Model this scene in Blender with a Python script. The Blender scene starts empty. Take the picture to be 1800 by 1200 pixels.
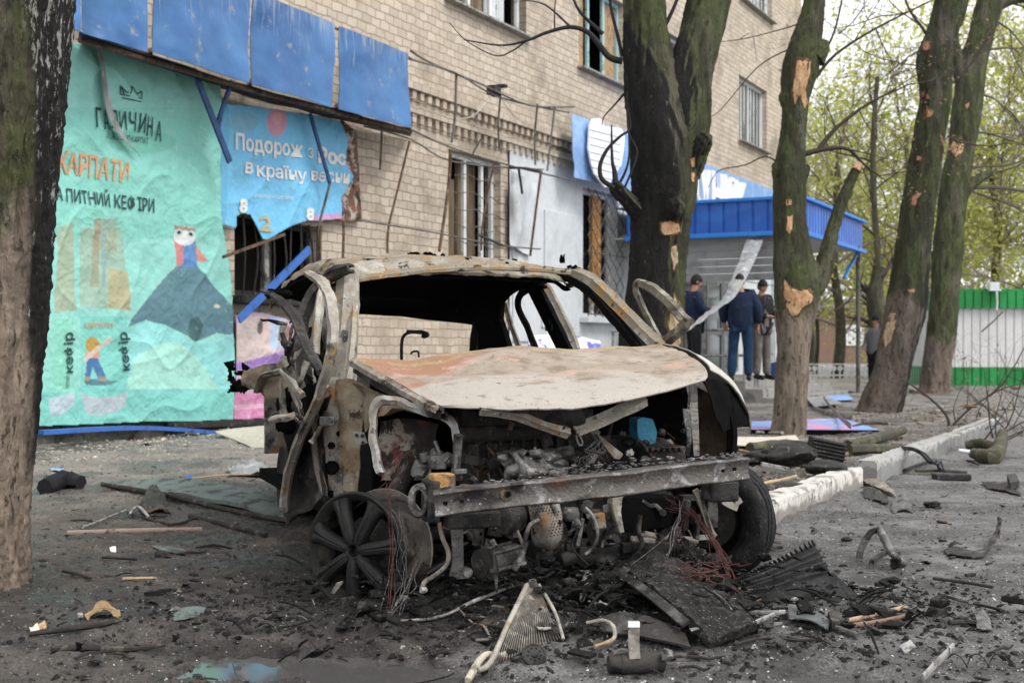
import bpy, math, random
import numpy as np
from mathutils import Vector, Matrix, noise as MN
from mathutils.bvhtree import BVHTree
from mathutils.geometry import tessellate_polygon

random.seed(7); R = random.Random(11)
sc = bpy.context.scene
COL = sc.collection
# ------------------------------------------------------------------ camera
FPX = 2300.0; HZ = 615.0; CH = 1.0
cam_d = bpy.data.cameras.new('camera'); cam = bpy.data.objects.new('camera', cam_d); COL.objects.link(cam)
cam.location = (0, 0, CH); cam.rotation_euler = (math.radians(90), 0, 0)
cam_d.sensor_width = 36.0; cam_d.lens = 36.0*FPX/1800.0
cam_d.shift_y = (HZ-600.0)/1800.0
cam_d.clip_start = 0.1; cam_d.clip_end = 600
cam_d.dof.use_dof = True; cam_d.dof.focus_distance = 5.3; cam_d.dof.aperture_fstop = 5.0
sc.camera = cam
# ------------------------------------------------------------------ world, sun, exposure
W = bpy.data.worlds.new('World'); sc.world = W; W.use_nodes = True
nt = W.node_tree; nt.nodes.clear()
wo = nt.nodes.new('ShaderNodeOutputWorld'); bg = nt.nodes.new('ShaderNodeBackground')
sky = nt.nodes.new('ShaderNodeTexSky'); sky.sky_type = 'NISHITA'; sky.sun_disc = False
SUN_EL = 52; SUN_AZ = 125   # azimuth measured clockwise from +Y
sky.sun_elevation = math.radians(SUN_EL); sky.sun_rotation = math.radians(SUN_AZ)
sky.dust_density = 4.0; sky.air_density = 1.0; sky.ozone_density = 1.0
hs = nt.nodes.new('ShaderNodeHueSaturation'); hs.inputs['Saturation'].default_value = 0.12
# an overcast veil: even white cloud over the clear sky
tc = nt.nodes.new('ShaderNodeTexCoord'); cn = nt.nodes.new('ShaderNodeTexNoise')
cn.inputs['Scale'].default_value = 2.2; cn.inputs['Detail'].default_value = 5
cr = nt.nodes.new('ShaderNodeValToRGB'); cr.color_ramp.elements[0].position = .35; cr.color_ramp.elements[1].position = .7
cr.color_ramp.elements[0].color = (8.2, 8.5, 9.0, 1); cr.color_ramp.elements[1].color = (10.5, 10.6, 10.8, 1)
mx = nt.nodes.new('ShaderNodeMixRGB'); mx.inputs[0].default_value = 0.8
nt.links.new(tc.outputs['Generated'], cn.inputs['Vector']); nt.links.new(cn.outputs['Fac'], cr.inputs['Fac'])
nt.links.new(sky.outputs[0], hs.inputs['Color']); nt.links.new(hs.outputs[0], mx.inputs[1]); nt.links.new(cr.outputs[0], mx.inputs[2])
nt.links.new(mx.outputs[0], bg.inputs['Color']); bg.inputs['Strength'].default_value = 0.105
nt.links.new(bg.outputs[0], wo.inputs['Surface'])
sd = bpy.data.lights.new('sun', 'SUN'); sd.energy = 1.2; sd.angle = math.radians(18); sd.color = (1, .96, .9)
sun = bpy.data.objects.new('sun', sd); COL.objects.link(sun)
_az = math.radians(SUN_AZ); _el = math.radians(SUN_EL)
sdir = Vector((math.sin(_az)*math.cos(_el), math.cos(_az)*math.cos(_el), math.sin(_el)))
sun.rotation_euler = sdir.to_track_quat('Z', 'Y').to_euler(); sun.location = sdir*60
sc.view_settings.view_transform = 'Standard'; sc.view_settings.look = 'None'
sc.view_settings.exposure = 0.9; sc.view_settings.gamma = 1
sc.cycles.use_denoising = True; sc.cycles.max_bounces = 6

# ------------------------------------------------------------------ places in the world
V = Vector
def P(px, py, d): return V(((px-900)/FPX*d, d, CH-(py-HZ)/FPX*d))
def G(px, py, z=0.0):
    t = (CH-z)*FPX/(py-HZ); return V(((px-900)/FPX*t, t, z))
FU = V((.454, .891, 0)).normalized(); FN = V((FU.y, -FU.x, 0)); F0 = V((-4.4, 12.4, 0)); UPV = V((0, 0, 1))
def ray(px, py): return V(((px-900)/FPX, 1, -(py-HZ)/FPX))
CAM = V((0, 0, CH))
def onplane(px, py, p0, n):
    r = ray(px, py); t = (p0-CAM).dot(n)/r.dot(n); return CAM+r*t
def F(px, py, off=0.0): return onplane(px, py, F0+FN*off, FN)           # on the facade plane
def FS(px, py, off=0.0):
    p = F(px, py, off); return ((p-F0).dot(FU), p.z)
def fw(s, z, off=0.0): return F0+FU*s+FN*off+UPV*z
YAW = math.radians(20); EX = V((math.cos(YAW), math.sin(YAW), 0)); EY = V((-math.sin(YAW), math.cos(YAW), 0)); O = V((.18, 5.38, 0))
def L(px, py, yl): return onplane(px, py, O+EY*yl, EY)                   # car cross plane
def LX(px, py, xl): return onplane(px, py, O+EX*xl, EX)                  # car side plane
def loc(x, y, z): return O+EX*x+EY*y+UPV*z

def lin(c):
    if isinstance(c, str):
        c = c.lstrip('#'); c = [int(c[i:i+2], 16)/255 for i in (0, 2, 4)]
        c = [x/12.92 if x <= .04045 else ((x+.055)/1.055)**2.4 for x in c]
    return (c[0], c[1], c[2], 1)

# ------------------------------------------------------------------ mesh builder
ORG = {}
def tag(o, label=None, cat=None, group=None, kind=None):
    if label: o['label'] = label
    if cat: o['category'] = cat
    if group: o['group'] = group
    if kind: o['kind'] = kind
    return o
def thing(name, loc_, label, cat, group=None):
    o = bpy.data.objects.new(name, None); COL.objects.link(o); o.location = loc_; o.empty_display_size = .2
    ORG[o.name] = V(loc_); return tag(o, label, cat, group)

def crom(p0, p1, p2, p3, t):
    return .5*((2*p1)+(-p0+p2)*t+(2*p0-5*p1+4*p2-p3)*t*t+(-p0+3*p1-3*p2+p3)*t**3)
def spline(pts, n):
    """n points per span through pts (Vectors of any size)"""
    out = []; m = len(pts)
    if m < 3:
        for i in range(m-1):
            for k in range(n): out.append(pts[i].lerp(pts[i+1], k/n))
        out.append(pts[-1].copy()); return out
    for i in range(m-1):
        a = pts[max(i-1, 0)]; b = pts[i]; c = pts[i+1]; d = pts[min(i+2, m-1)]
        for k in range(n): out.append(crom(a, b, c, d, k/n))
    out.append(pts[-1].copy()); return out

class MB:
    def __init__(s): s.v = []; s.f = []; s.m = []
    def add(s, vs, fs):
        b = len(s.v); s.v += [V(v) for v in vs]; s.f += [tuple(i+b for i in f) for f in fs]; return s
    def box(s, c, sx, sy=None, sz=None, rot=None):
        if sy is None: sx, sy, sz = sx
        c = V(c); vs = []
        for x in (-.5, .5):
            for y in (-.5, .5):
                for z in (-.5, .5):
                    p = V((x*sx, y*sy, z*sz)); vs.append(c+(rot @ p if rot else p))
        return s.add(vs, [(0, 1, 3, 2), (4, 6, 7, 5), (0, 4, 5, 1), (2, 3, 7, 6), (0, 2, 6, 4), (1, 5, 7, 3)])
    def prism(s, pts, vec):
        """flat outline pushed along vec"""
        pts = [V(p) for p in pts]; n = len(pts); vec = V(vec)
        tri = tessellate_polygon([pts])
        vs = pts+[p+vec for p in pts]
        fs = [tuple(t) for t in tri]+[(t[2]+n, t[1]+n, t[0]+n) for t in tri]
        fs += [(i, i+n, (i+1) % n+n, (i+1) % n) for i in range(n)]
        return s.add(vs, fs)
    def tube(s, pts, r, n=8, sub=1, flat=1.0, twist=0, noise=0, up=None):
        pts = [V(p) for p in pts]
        rs = list(r) if isinstance(r, (list, tuple)) else [r]*len(pts)
        if sub > 1:
            q = spline([V((p.x, p.y, p.z, rr)) for p, rr in zip(pts, rs)], sub)
            pts = [V(a[:3]) for a in q]; rs = [max(a[3], .0004) for a in q]
        prev = None; vs = []
        for i, p in enumerate(pts):
            t = (pts[min(i+1, len(pts)-1)]-pts[max(i-1, 0)])
            if t.length < 1e-9: t = V((0, 0, 1))
            t.normalize()
            if prev is None:
                a = V(up) if up else (V((0, 0, 1)) if abs(t.z) < .9 else V((1, 0, 0)))
                prev = (a-t*a.dot(t)).normalized()
            else: 
                prev = (prev-t*prev.dot(t))
                prev = prev.normalized() if prev.length > 1e-6 else t.orthogonal().normalized()
            b = t.cross(prev)
            for k in range(n):
                an = 2*math.pi*k/n+twist
                rr = rs[i]
                if noise: rr *= 1+noise*MN.noise((p+prev*math.cos(an)*rs[i])*(1.2/max(rs[i], .004)))
                vs.append(p+prev*math.cos(an)*rr+b*math.sin(an)*rr*flat)
        m = len(pts); fs = []
        for i in range(m-1):
            for k in range(n):
                fs.append((i*n+k, i*n+(k+1) % n, (i+1)*n+(k+1) % n, (i+1)*n+k))
        fs.append(tuple(range(n))[::-1]); fs.append(tuple((m-1)*n+k for k in range(n)))
        return s.add(vs, fs)
    def sweep(s, prof, pts, up, sub=1, scale=None, closed=True):
        """prof: 2D outline (a along side, b along up); swept through pts"""
        pts = [V(p) for p in pts]
        if sub > 1: pts = spline(pts, sub)
        n = len(prof); vs = []; m = len(pts)
        for i, p in enumerate(pts):
            t = (pts[min(i+1, m-1)]-pts[max(i-1, 0)]).normalized()
            u = V(up); u = (u-t*u.dot(t)).normalized(); b = t.cross(u)
            k = 1 if scale is None else (scale(i/(m-1)) if callable(scale) else scale)
            for (x, y) in prof: vs.append(p+b*x*k+u*y*k)
        fs = []
        for i in range(m-1):
            for k in range(n if closed else n-1):
                fs.append((i*n+k, i*n+(k+1) % n, (i+1)*n+(k+1) % n, (i+1)*n+k))
        if closed: fs.append(tuple(range(n))[::-1]); fs.append(tuple((m-1)*n+k for k in range(n)))
        return s.add(vs, fs)
    def patch(s, rows, nu=6, nv=6, thick=.004, amp=0, ns=8, seed=0, skip=None, rag=0):
        """smooth sheet through a grid of points, with thickness and crumple"""
        rows = [[V(p) for p in r] for r in rows]
        r1 = [spline(r, nu) for r in rows]; m = len(r1[0])
        cols = [spline([r[j] for r in r1], nv) for j in range(m)]
        k = len(cols[0]); g = [[cols[j][i].copy() for j in range(m)] for i in range(k)]
        sd_ = V((seed*3.7, seed*1.3, seed*5.1))
        N = [[None]*m for _ in range(k)]
        for i in range(k):
            for j in range(m):
                a = g[min(i+1, k-1)][j]-g[max(i-1, 0)][j]; b = g[i][min(j+1, m-1)]-g[i][max(j-1, 0)]
                n_ = a.cross(b); N[i][j] = n_.normalized() if n_.length > 1e-12 else V((0, 0, 1))
        if amp:
            for i in range(k):
                for j in range(m):
                    q = g[i][j]*ns+sd_
                    g[i][j] = g[i][j]+N[i][j]*amp*(MN.noise(q)+.5*MN.noise(q*2.3)+.25*MN.noise(q*5.1))
        if rag:
            for i in range(k):
                for j in range(m):
                    if i in (0, k-1) or j in (0, m-1):
                        q = g[i][j]*37+sd_
                        g[i][j] = g[i][j]+MN.noise_vector(q)*rag
        vs = [g[i][j] for i in range(k) for j in range(m)]
        nn = len(vs); vs += [g[i][j]-N[i][j]*thick for i in range(k) for j in range(m)]
        keep = [[not (skip and skip(i/(k-1), j/(m-1), g[i][j])) for j in range(m-1)] for i in range(k-1)]
        fs = []
        for i in range(k-1):
            for j in range(m-1):
                if not keep[i][j]: continue
                a, b, c, d = i*m+j, i*m+j+1, (i+1)*m+j+1, (i+1)*m+j
                fs.append((a, d, c, b)); fs.append((a+nn, b+nn, c+nn, d+nn))
                if i == 0 or not keep[i-1][j]: fs.append((a, b, b+nn, a+nn))
                if i == k-2 or not keep[i+1][j]: fs.append((c, d, d+nn, c+nn))
                if j == 0 or not keep[i][j-1]: fs.append((d, a, a+nn, d+nn))
                if j == m-2 or not keep[i][j+1]: fs.append((b, c, c+nn, b+nn))
        return s.add(vs, fs)
    def lathe(s, prof, o, ax, n=32, flip=False):
        """prof (r,h) along axis ax from o"""
        o = V(o); ax = V(ax).normalized(); a = ax.orthogonal().normalized(); b = ax.cross(a)
        vs = []; m = len(prof)
        for (r, h) in prof:
            for k in range(n):
                an = 2*math.pi*k/n; vs.append(o+ax*h+(a*math.cos(an)+b*math.sin(an))*max(r, 1e-5))
        fs = []
        for i in range(m-1):
            for k in range(n): fs.append((i*n+k, i*n+(k+1) % n, (i+1)*n+(k+1) % n, (i+1)*n+k))
        return s.add(vs, fs)
    def cyl(s, a, b, r, n=16, r2=None):
        return s.tube([a, b], [r, r if r2 is None else r2], n=n)
    def blob(s, c, r, amp=.3, ns=3, seed=0, sub=2, sq=(1, 1, 1)):
        import bmesh
        bm = bmesh.new(); bmesh.ops.create_icosphere(bm, subdivisions=sub, radius=1)
        vs = []
        for v in bm.verts:
            q = v.co*ns*.5+V((seed*2.1, seed*.7, seed*1.9))
            k = 1+amp*(MN.noise(q)+.5*MN.noise(q*2.2))
            vs.append(V(c)+V((v.co.x*sq[0], v.co.y*sq[1], v.co.z*sq[2]))*r*k)
        fs = [tuple(v.index for v in f.verts) for f in bm.faces]; bm.free()
        return s.add(vs, fs)
    def build(s, name, mat, parent=None, smooth=None, bevel=0, attr=None):
        me = bpy.data.meshes.new(name)
        if parent is not None: org = ORG[parent.name]
        else:
            n = len(s.v); org = V((sum(v.x for v in s.v)/n, sum(v.y for v in s.v)/n, min(v.z for v in s.v)))
        me.from_pydata([tuple(v-org) for v in s.v], [], s.f); me.update()
        if smooth is not None:
            me.polygons.foreach_set('use_smooth', [True]*len(me.polygons))
            if smooth < 180: me.set_sharp_from_angle(angle=math.radians(smooth))
        o = bpy.data.objects.new(name, me); COL.objects.link(o)
        if mat is not None: me.materials.append(mat)
        if parent is not None: o.parent = parent; ORG[o.name] = org
        else: o.location = org; ORG[o.name] = org
        if bevel:
            b = o.modifiers.new('bevel', 'BEVEL'); b.width = bevel; b.segments = 2; b.limit_method = 'ANGLE'; b.angle_limit = math.radians(40)
        return o

# ------------------------------------------------------------------ materials
def _n(t, k, **kw):
    n = t.nodes.new(k)
    for a, b in kw.items(): setattr(n, a, b)
    return n
def new_mat(name):
    m = bpy.data.materials.new(name); m.use_nodes = True; t = m.node_tree
    return m, t, t.nodes['Principled BSDF']
def posnode(t, sx=1, sy=1, sz=1):
    g = _n(t, 'ShaderNodeNewGeometry'); mp = _n(t, 'ShaderNodeMapping'); mp.inputs['Scale'].default_value = (sx, sy, sz)
    t.links.new(g.outputs['Position'], mp.inputs['Vector']); return mp.outputs[0], g
def mathn(t, op, a, b=None, c=None, clamp=False):
    n = _n(t, 'ShaderNodeMath', operation=op); n.use_clamp = clamp
    for i, x in enumerate((a, b, c)):
        if x is None: continue
        if isinstance(x, (int, float)): n.inputs[i].default_value = x
        else: t.links.new(x, n.inputs[i])
    return n.outputs[0]
def dotn(t, vec, d):
    n = _n(t, 'ShaderNodeVectorMath', operation='DOT_PRODUCT'); t.links.new(vec, n.inputs[0]); n.inputs[1].default_value = d
    return n.outputs['Value']
def noisen(t, vec, scale, detail=6, rough=.55, dist=0):
    n = _n(t, 'ShaderNodeTexNoise'); t.links.new(vec, n.inputs['Vector']); n.inputs['Scale'].default_value = scale
    n.inputs['Detail'].default_value = detail; n.inputs['Roughness'].default_value = rough; n.inputs['Distortion'].default_value = dist
    return n.outputs['Fac']
def stepn(t, val, lo, hi):
    n = _n(t, 'ShaderNodeMapRange'); n.interpolation_type = 'SMOOTHSTEP'; t.links.new(val, n.inputs['Value'])
    n.inputs['From Min'].default_value = lo; n.inputs['From Max'].default_value = hi; return n.outputs[0]
def mixc(t, fac, a, b):
    n = _n(t, 'ShaderNodeMixRGB')
    if isinstance(fac, (int, float)): n.inputs[0].default_value = fac
    else: t.links.new(fac, n.inputs[0])
    for i, x in ((1, a), (2, b)):
        if isinstance(x, tuple): n.inputs[i].default_value = x
        else: t.links.new(x, n.inputs[i])
    return n.outputs[0]
def lay(name, base, layers=(), rough=.85, metal=0, bump=.3, bscale=60, stretch=(1, 1, 1), spec=.3, bdist=.01, grain=75, var=.32, bumps=()):
    """base colour with layers (colour, noise scale, lo, hi, [(kind, vec, offset, gain)]) of wear"""
    m, t, b = new_mat(name)
    pos, g = posnode(t, *stretch)
    c = lin(base)
    vn = mathn(t, 'ADD', mathn(t, 'MULTIPLY', noisen(t, pos, 9, 5), .5), mathn(t, 'MULTIPLY', stepn(t, noisen(t, pos, grain, 6, .75), .3, .7), .5))
    hsv = _n(t, 'ShaderNodeHueSaturation'); hsv.inputs['Color'].default_value = c
    vv = mathn(t, 'MULTIPLY_ADD', vn, var*2, 1-var); t.links.new(vv, hsv.inputs['Value'])
    cur = hsv.outputs[0]
    for ly in layers:
        col, s_, lo, hi = ly[:4]
        val = noisen(t, pos, s_, 7, .62, .3)
        if len(ly) > 4:
            for (kd, vec, off, gain) in ly[4]:
                d = dotn(t, g.outputs['Position'] if kd == 'p' else g.outputs['Normal'], vec)
                d = mathn(t, 'MULTIPLY', mathn(t, 'SUBTRACT', d, off), gain)
                d = mathn(t, 'MINIMUM', mathn(t, 'MAXIMUM', d, -.6), .6)
                val = mathn(t, 'ADD', val, d)
        cur = mixc(t, stepn(t, val, lo, hi), cur, lin(col))
    t.links.new(cur, b.inputs['Base Color'])
    rn = noisen(t, pos, 14, 4); t.links.new(mathn(t, 'MULTIPLY_ADD', rn, .3, rough-.15, clamp=True), b.inputs['Roughness'])
    b.inputs['Metallic'].default_value = metal; b.inputs['Specular IOR Level'].default_value = spec
    if bump:
        h = noisen(t, pos, bscale, 8, .65)
        h2 = noisen(t, pos, bscale*.22, 4)
        hh = mathn(t, 'MULTIPLY_ADD', h2, 1.5, h)
        bp = _n(t, 'ShaderNodeBump'); bp.inputs['Strength'].default_value = bump; bp.inputs['Distance'].default_value = bdist
        t.links.new(hh, bp.inputs['Height']); t.links.new(bp.outputs[0], b.inputs['Normal'])
    return m
# ------------------------------------------------------------------ material set
M = {}
M['char'] = lay('charred_steel', (.022, .02, .019), [((.09, .085, .08), 22, .55, .68), ((.30, .28, .25), 90, .63, .7)], rough=.75, bump=.6, spec=.35)
M['black'] = lay('soot', (.006, .006, .006), [((.02, .019, .018), 20, .6, .7)], rough=.95, bump=.4, spec=.03)
M['hood'] = lay('burnt_hood_paint', (.30, .25, .20), [
    ((.37, .32, .275), 5, .45, .64), ((.21, .165, .12), 8, .48, .64),
    ((.30, .165, .105), 4.2, .44, .60, [('p', (-.8, .45, 0), 2.6, .75)]), ((.33, .27, .13), 5, .5, .62, [('p', (-.4, .9, 0), 5.2, .6)]),
    ((.34, .20, .10), 13, .58, .70, [('p', (-.3, .9, 0), 5.1, .5)]),
    ((.44, .27, .21), 7, .56, .68), ((.37, .335, .295), 3.5, .46, .62, [('p', (.1, -.9, 0), -4.7, .9)]), ((.20, .165, .135), 14, .56, .70),
    ((.20, .15, .11), 28, .61, .70), ((.48, .45, .42), 60, .63, .72), ((.06, .05, .04), 90, .64, .69)], rough=.85, bump=.5, bscale=110, var=.22, spec=.2)
M['steel'] = lay('burnt_body_steel', (.20, .175, .145), [
    ((.32, .29, .25), 9, .48, .62), ((.24, .13, .055), 7, .56, .66), ((.035, .03, .027), 6, .52, .64), ((.45, .42, .38), 40, .62, .7), ((.02, .018, .016), 30, .60, .68)],
    rough=.72, bump=.4, bscale=70, spec=.4)
M['pillar'] = lay('burnt_pillar_steel', (.25, .225, .185), [
    ((.36, .34, .29), 11, .46, .62), ((.26, .17, .08), 9, .55, .66), ((.05, .045, .038), 8, .58, .66), ((.50, .48, .44), 50, .62, .7), ((.03, .027, .024), 45, .62, .68)],
    rough=.65, bump=.4, bscale=90, spec=.45)
M['dark'] = lay('dark_burnt_steel', (.034, .031, .028), [((.10, .095, .088), 10, .54, .66), ((.13, .07, .035), 7, .58, .68), ((.01, .01, .01), 8, .5, .62), ((.38, .36, .33), 80, .66, .71)],
    rough=.65, bump=.5, bscale=60, spec=.28)
M['rust'] = lay('rusty_inner_wing', (.20, .145, .09), [((.28, .24, .18), 6, .48, .62), ((.24, .10, .06), 5, .57, .68), ((.05, .035, .025), 8, .54, .63), ((.5, .46, .4), 50, .64, .7)], rough=.8, bump=.4, spec=.25)
M['roof'] = lay('burnt_roof_skin', (.21, .18, .135), [((.30, .275, .23), 6, .48, .62), ((.27, .165, .07), 7, .52, .64), ((.04, .035, .03), 13, .57, .63), ((.55, .53, .5), 60, .62, .68)], rough=.85, bump=.4, spec=.2)
M['alu'] = lay('sooty_cast_aluminium', (.115, .11, .103), [((.27, .26, .245), 14, .52, .66), ((.025, .023, .021), 9, .46, .58), ((.42, .41, .39), 60, .64, .71)], rough=.5, metal=.35, bump=.6, bscale=80, spec=.5)
M['beam'] = lay('bumper_beam_steel', (.085, .076, .067), [((.22, .215, .21), 11, .54, .63), ((.12, .07, .038), 6, .52, .66, [('p', (-1, 0, 0), .2, .08)]), ((.02, .018, .016), 7, .53, .63), ((.42, .41, .39), 55, .62, .70)],
    rough=.5, metal=.3, bump=.6, bscale=80, spec=.45)
M['rim'] = lay('scorched_rim', (.014, .0135, .013), [((.032, .031, .03), 8, .55, .7), ((.10, .08, .065), 26, .64, .7)], rough=.62, bump=.3, spec=.25)
M['barrel'] = lay('rim_barrel', (.07, .063, .055), [((.15, .13, .11), 6, .52, .64), ((.015, .014, .013), 8, .48, .6)], rough=.6, metal=.1, bump=.3, spec=.3)
M['rubber'] = lay('burnt_rubber', (.012, .012, .0125), [((.045, .044, .043), 25, .56, .68), ((.16, .155, .15), 120, .66, .7)], rough=.8, bump=.7, bscale=90, spec=.25)
M['redwire'] = lay('bare_copper_red_wire', (.085, .024, .02), [((.05, .02, .018), 30, .45, .6), ((.26, .12, .09), 60, .6, .7)], rough=.6, bump=0)
M['wire'] = lay('grey_wire', (.13, .125, .12), [((.4, .38, .36), 60, .55, .65)], rough=.6, bump=0)
M['blackwire'] = lay('black_cable', (.015, .015, .016), [], rough=.6, bump=0)
M['bluecloth'] = lay('blue_plastic', (.055, .25, .38), [((.02, .09, .15), 14, .55, .7)], rough=.6, bump=.3)
M['whitemetal'] = lay('pale_metal', (.33, .32, .30), [((.14, .13, .12), 12, .48, .60), ((.04, .04, .04), 16, .56, .66)], rough=.55, bump=.3, metal=.2)
M['glasschip'] = lay('glass_crumbs', (.55, .58, .58), [], rough=.3, bump=0, spec=.6)
M['ashlump'] = lay('ash_and_char', (.018, .017, .016), [((.07, .067, .063), 30, .52, .66), ((.30, .29, .28), 110, .62, .68)], rough=.95, bump=.8, bscale=110, spec=.2)
M['wood'] = lay('raw_wood', (.42, .31, .20), [((.25, .17, .10), 30, .5, .65)], rough=.8, bump=.4, stretch=(1, 1, .3))
M['tornwood'] = lay('torn_wood', (.66, .40, .22), [((.50, .25, .12), 26, .50, .64), ((.78, .56, .36), 20, .5, .66), ((.30, .15, .08), 34, .64, .74)], rough=.8, bump=.9, bscale=90, stretch=(1, 1, .22), bdist=.03)
M['burntwood'] = lay('burnt_wood', (.03, .026, .023), [((.10, .085, .07), 14, .54, .66)], rough=.85, bump=.7, stretch=(1, 1, 1))
M['cream'] = lay('cream_board', (.55, .50, .42), [((.30, .26, .21), 9, .56, .68)], rough=.8, bump=.2)
M['greenboard'] = lay('pale_green_board', (.13, .16, .15), [((.05, .052, .048), 7, .48, .62), ((.28, .32, .30), 30, .6, .7)], rough=.65, bump=.4)
M['bluepaint'] = lay('blue_painted_steel', (.035, .13, .42), [((.02, .05, .16), 8, .55, .68), ((.20, .28, .45), 40, .66, .72)], rough=.5, bump=.2, spec=.4)
M['bluedark'] = lay('dark_blue_steel', (.02, .06, .17), [((.01, .02, .05), 8, .5, .66)], rough=.5, bump=.2)
M['rustrod'] = lay('rusty_rod', (.13, .075, .045), [((.045, .035, .03), 9, .5, .6), ((.22, .19, .16), 14, .55, .66)], rough=.8, bump=.4)
M['greyrod'] = lay('grey_rod', (.12, .115, .105), [((.05, .045, .04), 6, .5, .6)], rough=.7, bump=.3)
M['concrete'] = lay('concrete', (.27, .26, .245), [((.14, .135, .125), 4, .5, .64), ((.42, .41, .39), 40, .62, .7)], rough=.9, bump=.5)
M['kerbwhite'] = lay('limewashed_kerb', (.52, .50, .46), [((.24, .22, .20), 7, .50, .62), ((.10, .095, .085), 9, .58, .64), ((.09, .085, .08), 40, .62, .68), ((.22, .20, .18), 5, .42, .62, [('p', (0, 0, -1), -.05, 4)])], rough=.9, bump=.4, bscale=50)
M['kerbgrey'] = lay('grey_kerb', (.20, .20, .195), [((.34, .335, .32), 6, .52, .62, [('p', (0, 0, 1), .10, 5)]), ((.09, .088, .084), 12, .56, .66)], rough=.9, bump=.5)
M['skin'] = lay('skin', (.42, .22, .15), [], rough=.6, bump=0, var=.1)
M['hair'] = lay('dark_hair', (.015, .012, .012), [], rough=.8, bump=.4)
M['navy'] = lay('navy_jacket_cloth', (.008, .017, .045), [((.016, .032, .075), 7, .5, .65)], rough=.85, bump=.5, bscale=14, bdist=.03)
M['jeans'] = lay('blue_jeans', (.010, .032, .075), [((.022, .055, .12), 6, .52, .66)], rough=.9, bump=.4, bscale=16)
M['blackcloth'] = lay('black_cloth', (.012, .012, .015), [((.03, .03, .033), 7, .55, .65)], rough=.9, bump=.4, bscale=14)
M['greytrousers'] = lay('grey_brown_trousers', (.12, .105, .095), [((.19, .17, .155), 8, .5, .65)], rough=.9, bump=.4, bscale=14)
M['greyshirt'] = lay('grey_shirt', (.16, .165, .17), [], rough=.9, bump=.3)
M['shoe'] = lay('black_shoe', (.012, .011, .011), [], rough=.5, bump=.2)
M['doorgrey'] = lay('shaded_door_grey', (.16, .165, .17), [], rough=.5, bump=0)  # door colour darkened to carry the shade of the porch recess
M['frame'] = lay('white_upvc', (.66, .68, .69), [((.40, .39, .36), 6, .56, .66)], rough=.4, bump=0)
M['framewood'] = lay('old_wooden_frame', (.36, .24, .13), [((.20, .13, .08), 10, .5, .6)], rough=.7, bump=.3)
M['frameblue'] = lay('turquoise_window_paint', (.34, .52, .52), [((.16, .22, .21), 9, .55, .66)], rough=.6, bump=.2)
M['curtain'] = lay('tan_curtain', (.33, .26, .18), [((.20, .15, .10), 4, .45, .6)], rough=.95, bump=.3, stretch=(1, 1, .1))
M['room'] = lay('dark_room', (.03, .027, .024), [((.07, .06, .05), 2, .5, .66)], rough=1, bump=0)  # shade of the unlit rooms put into near-black walls
M['white'] = lay('white_cladding', (.56, .59, .61), [((.46, .49, .50), 1.6, .5, .7), ((.33, .33, .31), 5, .64, .74)], rough=.6, bump=.1)
M['plinth'] = lay('sooty_plinth', (.07, .066, .058), [((.14, .13, .115), 3, .5, .65), ((.02, .02, .018), 5, .55, .65)], rough=.95, bump=.8, bscale=20, bdist=.03)
M['sheet'] = lay('plastic_sheet', (.28, .29, .29), [((.16, .165, .165), 5, .5, .62), ((.44, .45, .46), 8, .55, .66)], rough=.5, bump=.5, bscale=22, bdist=.02, stretch=(1, 1, .35))
M['signwhite'] = lay('white_sign_plastic', (.80, .82, .86), [], rough=.4, bump=0, var=.04)
M['signblue'] = lay('faded_blue_banner', (.20, .34, .60), [((.28, .44, .70), 2.5, .45, .62), ((.12, .2, .36), 6, .6, .7)], rough=.6, bump=.2, bscale=10)
M['moss'] = None

# glass: real panes
def glass_mat():
    m, t, b = new_mat('window_glass'); b.inputs['Base Color'].default_value = (.06, .07, .075, 1)
    b.inputs['Roughness'].default_value = .08; b.inputs['Specular IOR Level'].default_value = .7; return m
M['glass'] = glass_mat()

# blue corrugated cladding of the porch and fascia panels: painted steel with streaks
def fascia_mat():
    m, t, b = new_mat('fascia_paint')
    pos, g = posnode(t, 1, 1, 1)
    s_ = dotn(t, pos, tuple(FU)); z = dotn(t, pos, (0, 0, 1))
    cmb = _n(t, 'ShaderNodeCombineXYZ'); t.links.new(mathn(t, 'MULTIPLY', s_, 9), cmb.inputs[0]); t.links.new(mathn(t, 'MULTIPLY', z, .8), cmb.inputs[2])
    st = noisen(t, cmb.outputs[0], 3, 6, .6)
    big = noisen(t, pos, 1.3, 4)
    c = mixc(t, stepn(t, big, .35, .7), lin((.026, .10, .27)), lin((.05, .165, .37)))
    c = mixc(t, mathn(t, 'MULTIPLY', stepn(t, mathn(t, 'ADD', st, mathn(t, 'MULTIPLY', mathn(t, 'SUBTRACT', z, 4.75), .30)), .46, .66), .8), c, lin((.24, .30, .37)))
    c = mixc(t, stepn(t, noisen(t, pos, 5, 6, .65), .60, .70), c, lin((.20, .22, .25)))
    t.links.new(c, b.inputs['Base Color']); b.inputs['Roughness'].default_value = .42; b.inputs['Specular IOR Level'].default_value = .45
    bp = _n(t, 'ShaderNodeBump'); bp.inputs['Strength'].default_value = .5; bp.inputs['Distance'].default_value = .03
    t.links.new(noisen(t, pos, 3.5, 3), bp.inputs['Height']); t.links.new(bp.outputs[0], b.inputs['Normal'])
    return m
M['fascia'] = fascia_mat()

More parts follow.
